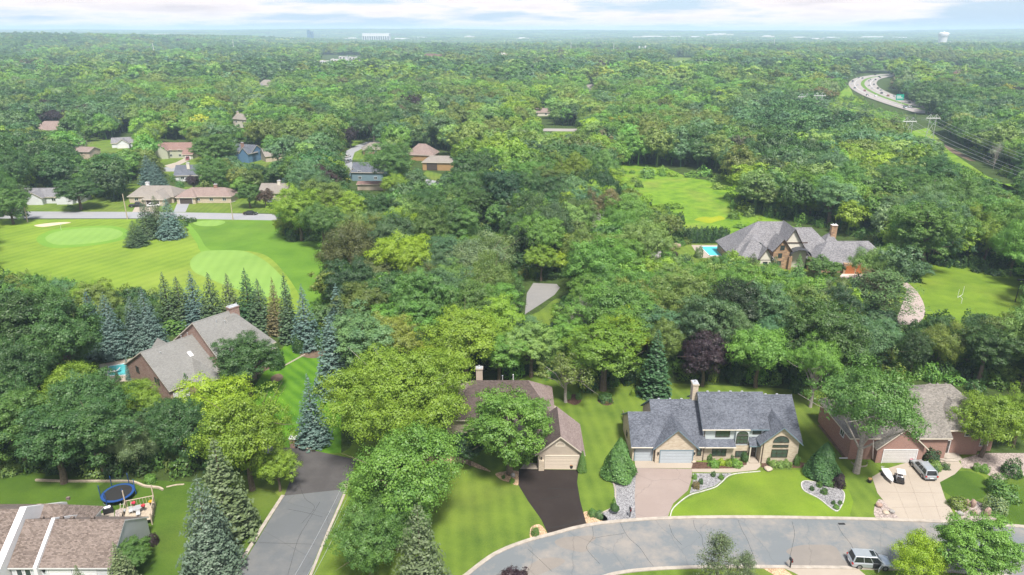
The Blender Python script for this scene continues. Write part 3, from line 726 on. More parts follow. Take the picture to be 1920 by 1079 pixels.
# palette (leaf reflectance)
PAL = dict(MG=(.070, .130, .032), DG=(.042, .086, .026), VD=(.026, .055, .022), BG=(.070, .122, .056), OL=(.105, .135, .032), YG=(.135, .195, .022),
           BY=(.185, .245, .018), GO=(.19, .20, .025), LG=(.098, .182, .034), PU=(.030, .016, .024), SB=(.062, .094, .082), SG=(.043, .066, .030), SO=(.072, .088, .038),
           PG=(.130, .190, .052), GG=(.115, .150, .075), RU=(.12, .09, .04), BR=(.085, .075, .04))
def tone(c, rng, j=.14):
    c = tuple(q * m_ for q, m_ in zip(PAL[c], (1.48, 1.66, 1.75))) if isinstance(c, str) else c; k = max(.5, 1 + rng.normal(0, j)); h = rng.normal(0, j * .35)
    return (max(.004, c[0] * k * (1 + h)), max(.004, c[1] * k), max(.004, c[2] * k * (1 - h)), 1)
TR = np.random.default_rng(99)
def plant(name, kind, loc, W, H, colr, label, group=None, vi=None, j=.06, cat='tree', rz=None):
    vs = K[kind]; crown, trunk = vs[int(TR.integers(len(vs))) if vi is None else vi % len(vs)]
    bw, bh = BASE[kind]
    o = empty(name, loc, TR.uniform(0, 6.28) if rz is None else rz, label, cat, group)
    o.scale = (W / bw, W / bw, H / bh)
    for nm, me in (('crown', crown), ('trunk', trunk)):
        if me is None: continue
        c = bpy.data.objects.new(nm, me); COL.objects.link(c); c.parent = o
        if nm == 'crown': c.color = tone(colr, TR, j)
    return o
BASE = dict(round=(12, 12.5), tall=(10, 15), dense=(11, 12), willow=(12, 11), spread=(14, 13), giant=(24, 16.5), airy=(8, 9), small=(6, 6.5), spruce=(6.6, 15), slim=(4.6, 16), fatspruce=(9, 15), pine=(9, 14))
PLANTED = []      # (x, y, radius) for the woods that fill in
def crown_at(cx, cy, w, hr=1.05, cf=.56):
    """ground point and size of a tree whose crown centre shows at (cx, cy), w pixels wide; hr = height / width"""
    W = 10.
    for _ in range(12):
        zc = W * hr * cf; p = at(cx, cy, zc); dep = proj(*p)[2]; W = w * dep / FPX
    return (p.x, p.y, 0), W, W * hr
def D(cx, cy, w, kind, colr, label, hr=1.05, group=None, name='deciduous_tree', vi=None):
    loc, W, H = crown_at(cx, cy, w, hr); PLANTED.append((loc[0], loc[1], W * .42))
    return plant(name, kind, loc, W * (1.1 if kind != 'giant' else 1.04), H * 1.05, colr, label, group, vi)
def S(bx, by, ty, w, colr, label, kind='spruce', group=None, name='spruce_tree'):
    p = at(bx, by); dep = proj(p.x, p.y, 0)[2]; W = w * dep / FPX
    H = 10.
    for _ in range(20):
        yy = proj(p.x, p.y, H)[1]; H *= 1 + .8 * ((by - ty) / max(1, by - yy) - 1)
    PLANTED.append((p.x, p.y, W * .42))
    return plant(name, kind, (p.x, p.y, 0), W * (1.42 if group and 'fairway' in group else 1.2), H, colr, label, group)

# --- trees one can point to (crown centre, width in the photograph)
D(748, 752, 286, 'giant', 'YG', 'huge spreading yellow-green tree left of the taupe-roofed house', .70)
D(956, 808, 172, 'dense', 'LG', 'fresh green rounded tree in front of the taupe-roofed house beside its garage', 1.0, vi=0)
D(768, 895, 188, 'round', 'LG', 'tall light green tree on the lawn right of the straight street', 1.15)
D(700, 925, 105, 'round', 'LG', 'left shoulder tree of the light green clump beside the straight street', 1.2)
D(880, 838, 66, 'dense', 'VD', 'dark tree tucked between the huge yellow-green tree and the fresh green one', 1.1)
D(742, 972, 118, 'round', 'MG', 'green tree filling the clump below the tall light green lawn tree', 1.1)
D(690, 1025, 125, 'round', 'MG', 'lower green tree beside the utility pole at the foot of the lawn', 1.2)
S(793, 1135, 940, 118, 'SO', 'olive green spruce at the bottom edge, under the tall light green lawn tree', 'fatspruce')
S(400, 1068, 893, 108, (.085, .13, .095), 'big pale blue-green spruce between the white house and the straight street', 'fatspruce')
S(430, 1000, 822, 108, 'SO', 'olive-brown topped spruce just behind the big pale blue-green spruce')
D(460, 830, 165, 'round', 'YG', 'yellow-green tree overhanging the left kerb of the straight street', 1.15)
D(405, 765, 140, 'round', 'BY', 'bright lime tree in front of the brick mansion', .85)
D(520, 880, 80, 'round', 'YG', 'low yellow-green tree leaning over the head of the straight street', 1.1)
D(462, 683, 122, 'dense', 'DG', 'dense dark green round tree against the brick mansion', 1.0)
D(256, 756, 96, 'round', 'YG', 'yellow-green tree before the left gable of the brick mansion', .95)
D(140, 735, 112, 'round', 'YG', 'yellow-green tree in the left woods, left of the mansion gable', 1.05)
D(250, 832, 92, 'willow', 'GG', 'grey-green drooping tree behind the trampoline lawn', 1.15)
D(310, 800, 95, 'dense', 'DG', 'dark green tree between the drooping tree and the lime trees', 1.1)
D(180, 815, 130, 'tall', 'DG', 'dark green tree above the left end of the timber edging', 1.2)
D(100, 830, 140, 'tall', 'DG', 'dark tree left of the trampoline at the woods edge', 1.15)
D(30, 800, 130, 'tall', 'MG', 'green tree at the left picture edge above the lawn', 1.2)
D(75, 620, 110, 'round', 'BG', 'grey-green tree at the left picture edge below the fairway', 1.05)
D(30, 690, 120, 'round', 'MG', 'mid green tree at the left edge, left of the pool', 1.05)
D(132, 655, 96, 'willow', 'MG', 'feathery mid green tree left of the teal pool', 1.05)
S(590, 830, 706, 66, 'SB', 'small silvery blue spruce at the top of the driveway apron')
S(628, 738, 590, 66, 'SB', 'tall blue-grey spruce at the right edge of the striped lawn', 'slim')
S(650, 700, 560, 58, 'SG', 'tall green spruce right of the striped lawn', 'slim')
S(640, 655, 535, 52, 'SB', 'blue-grey spruce top right of the striped lawn row', 'slim')
G1 = 'spruces between the fairway and the brick mansion'
for q in ((322, 615, 513, 50, 'SG', 'dark spruce leftmost of the row beside the fairway'), (345, 612, 520, 48, 'SG', 'dark spruce second in the row beside the fairway'),
          (372, 612, 512, 50, 'SB', 'bluish spruce third in the row beside the fairway'), (405, 615, 512, 46, 'SG', 'dark green spruce in the middle of the fairway row'),
          (438, 610, 514, 42, 'SO', 'thin brownish spruce in the middle of the fairway row'), (472, 612, 506, 52, 'VD', 'darkest pointed spruce of the fairway row'),
          (494, 620, 524, 46, 'SG', 'dark spruce directly behind the brick chimney'), (522, 625, 523, 34, (.13, .115, .05), 'reddish-brown thin spruce right of the brick chimney')):
    S(*q, group=G1)
S(546, 640, 515, 40, 'SG', 'narrow weeping dark spruce right of the brick mansion', 'slim')
S(577, 652, 536, 56, 'SB', 'broad blue spruce above the garden bed of the striped lawn')
for q in ((187, 665, 545, 58, 'SB', 'leftmost blue spruce left of the brick mansion'), (218, 668, 550, 62, 'SB', 'second blue spruce left of the brick mansion'),
          (262, 658, 553, 54, 'SB', 'third blue spruce left of the brick mansion'), (287, 655, 540, 58, 'SB', 'blue spruce nearest the brick mansion gable')):
    S(*q, group='blue spruces left of the brick mansion', kind='fatspruce')
S(244, 712, 666, 15, 'SB', 'small blue spruce between the teal pool and the brick gable')
S(221, 714, 692, 12, 'SG', 'small dark conifer at the edge of the teal pool')
G2 = 'clump of spruces on the golf course'
S(257, 461, 413, 44, 'SG', 'lower left spruce of the golf course clump', 'fatspruce', G2)
S(280, 446, 374, 46, 'SG', 'tall dark spruce at the left of the golf course clump', 'fatspruce', G2)
S(322, 446, 372, 50, 'SB', 'blue-green spruce at the right of the golf course clump', 'fatspruce', G2)
S(300, 440, 366, 40, 'SO', 'olive spruce at the back of the golf course clump', 'fatspruce', G2)
D(16, 385, 66, 'dense', 'MG', 'round green tree at the left picture edge beside the far road', 1.0)
D(245, 1042, 78, 'dense', 'MG', 'neat round green tree at the corner of the white house', .85)
S(238, 1120, 1020, 66, 'SO', 'olive young spruce in front of the neat round tree')
S(160, 1130, 1060, 40, 'SO', 'tiny conifer top before the white garage wall')
D(1625, 790, 208, 'spread', 'MG', 'big spreading green tree with pale trunk on the lawn left of the wide concrete drive', .98)
D(1856, 795, 118, 'round', 'YG', 'yellow-green tree right of the brick house entrance', 1.1)
D(1915, 785, 92, 'round', 'YG', 'yellow-green tree cut by the right picture edge beside the brick house', 1.2)
D(1835, 1035, 150, 'dense', 'LG', 'full green rounded tree at the bottom right beside the street', .95)
D(1728, 1050, 108, 'willow', 'BY', 'bright lime feathery tree next to the silver car with the open door', .9)
S(1338, 1130, 1000, 62, 'SO', 'thin young pine at the bottom edge of the street', 'pine')
S(1388, 1125, 1036, 44, 'SO', 'shorter young pine right of the thin one at the bottom edge', 'pine')
D(965, 1090, 56, 'small', 'PU', 'purple-leaved tree top poking into the bottom edge on the street', 1.0)
D(872, 640, 150, 'round', 'YG', 'bright yellow-green tree behind the chimney of the taupe-roofed house', .95, vi=1)
D(800, 685, 80, 'round', 'GO', 'golden tinged tree at the shoulder of the huge yellow-green tree', 1.0)
D(935, 668, 85, 'tall', 'LG', 'green tree right behind the taupe roof ridge', 1.15)
D(1160, 645, 118, 'round', 'BY', 'bright yellow tree standing in the wood above the shaded back lawn', 1.0, vi=2)
D(1100, 665, 80, 'round', 'YG', 'smaller yellow-green tree left of the bright yellow tree', 1.05)
S(1225, 742, 618, 58, 'VD', 'dark green conifer behind the garage of the slate-roofed house', 'slim')
D(1062, 708, 86, 'airy', 'OL', 'thin olive tree with bare trunk right of the taupe roof', 1.1)
D(1322, 672, 100, 'round', 'PU', 'dark purple-leaved tree behind the slate roof', 1.05)
D(1425, 665, 118, 'round', 'LG', 'bright green tree behind the slate roof', 1.05)
D(1530, 700, 100, 'spread', 'LG', 'vase-shaped green tree right of the slate-roofed house', 1.3)
D(1600, 640, 110, 'round', 'BG', 'grey-green tree in the wood behind the brick house', 1.0)
D(758, 432, 98, 'round', 'BY', 'bright lime tree crown above the other lime crown in the middle wood', .9)
D(758, 488, 118, 'round', 'BY', 'bright lime tree in the middle wood right of the fairway', 1.0)
D(658, 475, 118, 'willow', (.11, .13, .05), 'brownish olive tree at the right edge of the fairway', 1.0)
D(560, 400, 92, 'round', 'YG', 'yellow-green tree at the far right corner of the golf course', 1.05)
D(605, 420, 80, 'round', 'MG', 'green tree behind the corner of the golf course', 1.1)
D(655, 400, 88, 'round', 'YG', 'yellowish tree behind the wood edge of the golf course', .9)
D(660, 540, 110, 'dense', 'VD', 'dark green tree at the lower right corner of the fairway', 1.1)
D(730, 565, 110, 'dense', 'DG', 'dark tree below the lime crowns of the middle wood', 1.1)
D(895, 490, 150, 'willow', 'GG', 'wide grey-green willowy tree left of the lane end', .75)
D(942, 532, 66, 'round', 'MG', 'green tree hanging over the left side of the lane end', 1.0)
D(830, 560, 120, 'round', 'BG', 'blue-green tree left of the grey bare lilac', 1.0)
D(1015, 490, 64, 'dense', 'YG', 'round yellow-green tree just above the lane end', 1.1)
D(1055, 492, 50, 'small', 'BY', 'small golden shrub-like tree right above the lane end', 1.0)
D(1003, 430, 70, 'round', 'YG', 'yellow-green tree by the shaded clearing above the lane', 1.1)
D(1120, 500, 120, 'willow', 'MG', 'feathery green tree right of the lane end', .8)
D(1095, 590, 4, 'small', 'MG', 'tiny sapling in the wood', 1.0)
D(1690, 468, 34, 'tall', 'PG', 'pale green columnar tree at the right end of the stone mansion', 1.9)
D(1640, 498, 76, 'willow', 'PG', 'pale drooping tree hiding the right garage door of the stone mansion', .95)
S(1650, 600, 508, 92, (.09, .17, .06), 'large soft green pine below the stone mansion drive', 'pine')
S(1405, 545, 475, 62, (.06, .09, .03), 'dark juniper left in front of the stone mansion', 'fatspruce')
S(1445, 555, 480, 56, 'SG', 'dark juniper in front of the mansion stone gable', 'fatspruce')
S(1490, 548, 478, 44, 'MG', 'green conifer before the mansion entrance', 'spruce')
D(1535, 500, 44, 'small', 'MG', 'rounded bush tree left of the mansion wooden garage doors', .85)
D(1560, 505, 40, 'small', 'MG', 'rounded bush tree nearest the mansion wooden garage doors', .9)
D(1722, 508, 44, 'small', 'BG', 'dark rounded tree beside the pink drive bend', .9)
D(1195, 470, 26, 'small', 'MG', 'small conical tree in the mansion garden left of the pool', 1.4)
D(1230, 455, 24, 'small', 'LG', 'light green small tree in the mansion garden', 1.5)
D(1250, 485, 28, 'small', 'LG', 'light green small tree before the garden rocks', 1.4)
D(145, 362, 82, 'dense', 'DG', 'dark green tree in front of the white ranch house', .7)
D(215, 345, 44, 'round', 'DG', 'dark pine-like tree beside the utility pole', 1.1)
D(403, 283, 82, 'dense', 'MG', 'broad green tree right of the red-roofed house', .85)
D(400, 327, 74, 'round', 'MG', 'green tree behind the brown ranch house', .9)
D(466, 365, 46, 'dense', 'MG', 'round green tree right of the brown ranch house', 1.0)
D(497, 372, 32, 'small', (.09, .06, .05), 'maroon-brown small tree right of the round green one', 1.0)
D(362, 343, 26, 'round', 'PU', 'purple tree behind the left end of the brown ranch house', 1.2)
S(282, 345, 290, 40, 'SB', 'blue spruce behind the tan-roofed ranch house', 'fatspruce')
S(296, 350, 302, 36, 'SB', 'second blue spruce behind the tan-roofed ranch house', 'fatspruce')
S(543, 350, 312, 28, 'SB', 'silvery spruce behind the grey-roofed ranch house')
D(656, 258, 28, 'round', 'PU', 'dark purple tree by the winding neighbourhood road', 1.25)
D(700, 238, 66, 'spread', 'MG', 'wide vase-shaped tree beside the winding road', .9)
D(88, 222, 36, 'round', 'PU', 'dark purple tree at the far left', .9)
D(105, 222, 34, 'round', 'PU', 'dark purple tree right of the far left purple one', .9)
D(418, 226, 24, 'round', 'PU', 'dark purple tree beside the pale two-storey house', 1.1)
D(78, 188, 30, 'round', 'PU', 'purple tree high in the left woods', 1.0)
D(730, 310, 90, 'round', 'MG', 'green tree between the blue house and the timber house', .95)
D(740, 350, 54, 'round', 'YG', 'lime tree beside the red brick patio house', 1.0)
D(160, 205, 4, 'small', 'MG', 'small sapling far left', 1.0)
D(1430, 345, 40, 'round', 'YG', 'yellow-green tree at the upper right edge of the marsh meadow', 1.0)
D(1520, 380, 70, 'round', 'YG', 'yellow-green tree behind the mansion chimney', .8)
D(1465, 375, 50, 'round', 'YG', 'yellow-green tree behind the mansion roof', .9)
D(1880, 622, 56, 'round', 'MG', 'green tree right of the goal posts', 1.0)
D(1838, 618, 60, 'round', 'BG', 'grey-green tree below the sports lawn', 1.0)

def bare_tree(bx, by, ty, w, label, bark=None, seed=1, n=9, thick=1.0):
    p = at(bx, by); dep = proj(p.x, p.y, 0)[2]; W = w * dep / FPX; H = 8.
    for _ in range(20):
        yy = proj(p.x, p.y, H)[1]; H *= 1 + .8 * ((by - ty) / max(1, by - yy) - 1)
    o = empty('bare_tree', p, 0, label, 'tree'); PLANTED.append((p.x, p.y, W * .3))
    c = bpy.data.objects.new('crown', bare('bare_branches', seed, W, H, bark, n, 5, thick)); COL.objects.link(c); c.parent = o
bare_tree(950, 640, 556, 46, 'grey leafless shrubby tree left of the lane', seed=5, n=14)
bare_tree(1095, 660, 548, 84, 'grey leafless tree right of the lane', seed=6, n=16)
bare_tree(1135, 475, 395, 46, 'white-barked bare birch in the wood left of the marsh meadow', M_BIRCH, 7, 6, 1.5)
bare_tree(800, 425, 368, 62, 'brown leafless tree rising behind the lime tree', seed=8, n=10)
bare_tree(150, 290, 255, 40, 'greyish leafless tree among the left suburb houses', seed=9, n=12)
bare_tree(1862, 318, 262, 30, 'grey leafless tree right of the power pylons', seed=10, n=14)

# ------------------------------------------------------------------ woods that fill the rest
KEEP = [  # visible open areas and houses in the photograph: no tree may cover them
 [(-30,408),(230,408),(345,440),(365,408),(515,400),(520,455),(603,452),(600,520),(585,545),(525,520),(490,520),(400,512),(350,518),(205,545),(190,528),(110,520),(60,515),(-30,512)],
 [(300,505),(560,505),(590,590),(520,596),(450,590),(330,600),(300,560)],
 [(50,378),(180,392),(250,370),(515,378),(515,402),(50,405)],
 [(550,640),(606,670),(602,745),(560,760),(600,830),(668,862),(640,940),(560,1100),(430,1100),(530,930),(500,850),(470,790),(500,700)],
 [(-30,893),(370,905),(520,935),(440,1100),(-30,1100)],
 [(640,860),(800,860),(880,700),(1035,710),(1110,735),(1190,725),(1300,715),(1490,735),(1560,745),(1620,722),(1800,722),(1840,760),(1840,840),(1940,900),(1940,1100),(600,1100)],
 [(205,700),(262,655),(350,612),(410,588),(450,578),(475,580),(512,630),(510,660),(480,700),(400,740),(310,742),(250,720)], [(178,672),(252,660),(250,722),(186,722)],
 [(1155,314),(1310,316),(1368,336),(1380,380),(1425,408),(1390,445),(1300,440),(1280,405),(1225,380),(1170,345)],
 [(1360,455),(1420,415),(1475,412),(1560,430),(1650,470),(1640,500),(1620,520),(1580,520),(1500,505),(1420,490)],
 [(1290,455),(1365,455),(1365,485),(1300,485)], [(1220,462),(1300,460),(1300,480),(1190,490)],
 [(978,525),(1054,525),(1050,562),(985,595)], [(1000,600),(1040,560),(1050,570),(1010,620)], [(870,440),(960,445),(960,468),(890,460)],
 [(1678,608),(1684,565),(1696,532),(1715,530),(1738,562),(1740,602),(1715,612)], [(1730,508),(1790,498),(1850,518),(1930,520),(1930,588),(1850,584),(1800,600),(1750,585)],
 [(1584,150),(1605,141),(1668,136),(1680,146),(1650,160),(1705,188),(1728,206),(1712,216),(1650,205),(1600,188),(1584,172)], [(1540,200),(1590,170),(1650,205),(1650,218)], 
 [(1745,252),(1780,300),(1850,330),(1930,385),(1930,345),(1830,292),(1800,275),(1770,255)], [(1690,220),(1770,215),(1765,262),(1700,250)],
 [(68,234),(110,232),(105,246),(70,246)], [(120,230),(155,230),(150,240),(124,240)], [(138,277),(170,277),(165,298),(150,298)], [(215,250),(255,245),(250,280),(222,280)],
 [(168,262),(222,262),(222,284),(176,288)], [(478,287),(505,290),(500,310),(478,306)], [(20,270),(42,270),(40,284),(22,284)],
 [(296,262),(362,262),(362,298),(420,318),(310,322),(296,295)], [(336,312),(372,318),(365,345),(336,340)], [(435,270),(472,270),(470,305),(445,305)],
 [(235,342),(330,342),(330,392),(235,392)], [(330,352),(440,352),(440,385),(330,385)], [(488,348),(545,348),(545,375),(488,375)], [(50,355),(130,358),(205,372),(205,385),(50,382)],
 [(650,308),(728,308),(730,340),(700,345),(650,340)], [(645,265),(700,262),(665,300),(645,330)], [(655,340),(735,335),(735,362),(655,362)],
 [(765,278),(850,285),(850,322),(770,315)], [(800,330),(830,340),(800,352)], [(690,265),(725,270),(720,292),(680,292)], [(510,290),(535,285),(530,300),(512,302)], [(545,268),(568,268),(555,282)],
 [(434,222),(467,224),(464,240),(436,240)], [(722,183),(728,183),(728,190),(722,190)], [(878,183),(892,183),(890,191),(880,191)], [(1100,160),(1115,162),(1112,172),(1102,172)], [(488,152),(510,152),(508,162),(488,162)], [(985,238),(1085,238),(1085,250),(985,248)], [(1000,205),(1032,205),(1030,220),(1002,220)],
 [(852,229),(872,229),(868,237),(856,237)], [(808,243),(826,243),(824,250),(810,250)], [(603,103),(678,104),(678,116),(603,117)],
 [(530,119),(590,119),(590,122),(530,122)], [(1255,110),(1298,110),(1298,117),(1255,117)], [(1778,135),(1830,135),(1830,139),(1778,139)],
]
KP = [np.array(k, float) for k in KEEP]
KB = [(k[:, 0].min(), k[:, 0].max(), k[:, 1].min(), k[:, 1].max()) for k in KP]
def inpoly(P, x, y):
    n = len(P); c = np.zeros(x.shape, bool); j = n - 1
    for i in range(n):
        xi, yi = P[i]; xj, yj = P[j]
        c ^= ((yi > y) != (yj > y)) & (x < (xj - xi) * (y - yi) / (yj - yi + 1e-12) + xi); j = i
    return c
def nproj(X, Y, Z):
    dz = Z - CH; dep = Y * CP - dz * SP; up = Y * SP + dz * CP
    return 960 + FPX * X / dep, 539.5 - FPX * up / dep, dep
def clear_of(X, Y, W, H, gz):
    """crown outline samples against the open areas"""
    bad = np.zeros(len(X), bool)
    ux = np.array([0, 0, .62, -.62, .8, -.8, .45, -.45, .45, -.45, 0]); uz = np.array([0, .92, .5, .5, 0, 0, -.55, -.55, .75, .75, .5])
    for a, b in zip(ux, uz):
        x, y, _ = nproj(X + a * W / 2, Y, gz + H * .53 + b * H * .47)
        for P, B in zip(KP, KB):
            m = (x > B[0]) & (x < B[1]) & (y > B[2]) & (y < B[3]) & ~bad
            if m.any():
                idx = np.where(m)[0]; bad[idx[inpoly(P, x[idx], y[idx])]] = True
    x, y, _ = nproj(X, Y, gz)
    for P, B in zip(KP, KB):
        m = (x > B[0]) & (x < B[1]) & (y > B[2]) & (y < B[3]) & ~bad
        if m.any():
            idx = np.where(m)[0]; bad[idx[inpoly(P, x[idx], y[idx])]] = True
    return ~bad
def jgrid(y0, y1, step, rng, jit=.42, xm=0.80):
    pts = []
    y = y0
    while y < y1:
        hw = y * xm + 22; xs = np.arange(-hw, hw, step); pts.append(np.stack([xs + rng.uniform(-jit, jit, len(xs)) * step, np.full(len(xs), y) + rng.uniform(-jit, jit, len(xs)) * step], 1)); y += step * .9
    return np.vstack(pts)
# colour of the woods: broad patches, and a few regions read off the photograph (centre and radii in pixels)
REGION = [(960,255,110,60,'PY',.75),(900,300,90,60,'PY',.6),(1180,330,110,40,'PY',.3),(1640,330,120,40,'PY',.45),(1800,330,90,45,'PY',.75),(1500,230,130,38,'PN',.85),(1700,385,220,50,'DGm',.7),(1240,400,70,30,'PY',.6),
          (1120,385,90,50,'PY',.3),(1560,390,110,25,'PY',.6),(1280,170,150,40,'LY',.6),(1150,210,150,40,'LY',.5),(880,390,110,40,'DK',.6),(1000,390,90,40,'DK',.5),(1500,640,420,50,'DK',.35),(800,600,120,60,'DK',.6),
          (90,850,180,70,'DK',.65),(200,560,150,40,'OLm',.6),(60,560,90,50,'OLm',.5),(330,470,60,60,'DK',.5),(60,300,90,60,'DK',.6),(1420,600,200,40,'LY',.35),(1810,620,120,60,'OLm',.5),(1050,700,120,40,'DK',.6),(1700,700,220,40,'DK',.5),
          (1850,250,120,60,'DKG',.6),(700,180,250,40,'LY',.35),(250,150,250,30,'LY',.25),(1660,170,20,20,'DK',.2)]
MIXES = dict(base=(['MG', 'DG', 'BG', 'OL', 'LG', 'YG', 'PG', 'GG', 'PU', 'GO', 'BR'], [.25, .13, .12, .12, .13, .075, .08, .06, .01, .01, .015]),
             PY=(['YG', 'PG', 'OL', 'LG', 'BY'], [.42, .3, .14, .08, .06]), PN=(['VD', 'DG', 'SG', 'BG'], [.25, .35, .25, .15]), DGm=(['DG', 'MG', 'BG'], [.35, .4, .25]),
             LY=(['LG', 'PG', 'MG', 'YG'], [.3, .35, .2, .15]), DK=(['DG', 'VD', 'MG', 'BG'], [.4, .2, .25, .15]), OLm=(['OL', 'MG', 'YG', 'BR'], [.4, .25, .2, .15]), DKG=(['DG', 'BG', 'GG', 'MG'], [.3, .3, .15, .25]))
def stand(x, y):
    s = 48. + .07 * y
    a = math.sin(x / s * 2.1 + 1.7 * math.sin(y / s * 1.3)) + math.sin(y / s * 2.7 + 1.3 * math.sin(x / s * 1.9 + 2)) + .7 * math.sin((x + y) / s * 3.9)
    return (a / 5.4 + .5) % 1.
def woods_colour(px, py, rng, wx=None, wy=None):
    n = len(px); out = np.empty((n, 4)); mixk = np.array(['base'] * n, dtype=object)
    for cx, cy, rx, ry, k, pr in REGION:
        m = ((px - cx) / rx) ** 2 + ((py - cy) / ry) ** 2 < 1; m &= rng.uniform(size=n) < pr; mixk[m] = k
    keys = []
    for i in range(n):
        ks, ps = MIXES[mixk[i]]; ps = np.array(ps) / sum(ps)
        if wx is not None and rng.uniform() < .7: k = ks[min(len(ks) - 1, int(np.searchsorted(np.cumsum(ps), stand(wx[i], wy[i]))))]      # stands of one kind
        else: k = ks[rng.choice(len(ks), p=ps)]
        keys.append(k); out[i] = tone(k, rng, .19)
    return out, keys, mixk
frng = np.random.default_rng(2024)
cand = jgrid(60, 460, 6.6, frng)
X, Y = cand[:, 0], cand[:, 1]
px, py, dp = nproj(X, Y, 0 * X)
Wd = 8 + 8.5 * frng.uniform(0, 1, len(X)) ** 1.4; Hd = Wd * frng.uniform(.75, 1.1, len(X)) + 2.5
ok = (dp > 40)
left_wood = inpoly(np.array([(-200,530),(330,540),(330,620),(160,660),(180,720),(300,745),(520,800),(520,905),(350,905),(180,895),(-200,885)], float), px, py)
ok &= (py < 745) | left_wood
ok &= (px > -220) & (px < 2140)
for (a, b, r) in PLANTED: ok &= (X - a) ** 2 + (Y - b) ** 2 > (r * .8 + 2.2) ** 2
X, Y, Wd, Hd = X[ok], Y[ok], Wd[ok], Hd[ok]
tries = [(1.0, 1.0), (.72, .75), (.5, .5)]
alive = np.zeros(len(X), bool); W2 = Wd.copy(); H2 = Hd.copy()
for a, b in tries:
    t = ~alive; c = np.zeros(len(X), bool); c[t] = clear_of(X[t], Y[t], Wd[t] * a, Hd[t] * b, 0 * X[t]); W2[c] = Wd[c] * a; H2[c] = Hd[c] * b; alive |= c
X, Y, W2, H2 = X[alive], Y[alive], W2[alive], H2[alive]
# nearer trees taller in the middle wood, lower beside the mansion
px, py, dp = nproj(X, Y, H2 * .5)
colr, keys, mixk = woods_colour(px, py, frng, X, Y)
size = W2 / dp * (np.abs(px - 960) < 1010)
order = np.argsort(-size)
nhand = sum(1 for o in bpy.data.objects if o.name.startswith('deciduous_tree'))
NIND = 296 - nhand
ind = order[:NIND]; rest = order[NIND:]
CW = dict(MG='mid green', DG='dark green', VD='very dark green', BG='blue-green', OL='olive green', LG='fresh green', YG='yellow-green', BY='lime', PG='pale green', GG='grey-green', PU='purple', GO='golden', BR='brownish', SG='dark green')
def zone(x, y):
    if x < 330: return 'in the wood left of the brick mansion' if y > 520 else ('in the left suburb beyond the golf course')
    if x < 620: return 'around the brick mansion beside the fairway' if y > 470 else 'beyond the golf course road'
    if y < 400: return 'in the far middle wood'
    if x < 985: return 'in the wood behind the taupe-roofed house' if y > 520 else 'in the wood right of the fairway'
    if x < 1300: return 'in the wood behind the slate garage' if y > 560 else 'between the lane and marsh meadow'
    if x < 1640: return 'in the wood behind the slate-roofed house' if y > 560 else 'in the wood around the stone mansion'
    return 'in the wood behind the pink brick house' if y > 620 else 'in the wood right of the stone mansion'
ZM = {}
for i in ind: ZM.setdefault(zone(px[i], py[i]), []).append(i)
def where(i):
    zs = ZM[zone(px[i], py[i])]; xs = sorted(px[k] for k in zs); ys = sorted(py[k] for k in zs); n = len(zs)
    a = 'left' if px[i] < xs[n // 3] else ('right' if px[i] > xs[(2 * n) // 3] else 'middle')
    b = 'back' if py[i] < ys[n // 3] else ('front' if py[i] > ys[(2 * n) // 3] else 'centre')
    return 'very middle' if (a, b) == ('middle', 'centre') else '%s %s' % (b, a)
for i in ind:
    kd = frng.choice(['round', 'tall', 'dense', 'willow'], p=[.42, .2, .22, .16])
    z = zone(px[i], py[i]); o = plant('deciduous_tree', kd, (X[i], Y[i], 0), W2[i] * 1.05, H2[i], tuple(colr[i][:3]), '%s %s tree, %s, %s' % (dict(round='broad', tall='tall', dense='compact', willow='feathery')[kd], CW[keys[i]], where(i), z), 'trees ' + z, j=0.0)
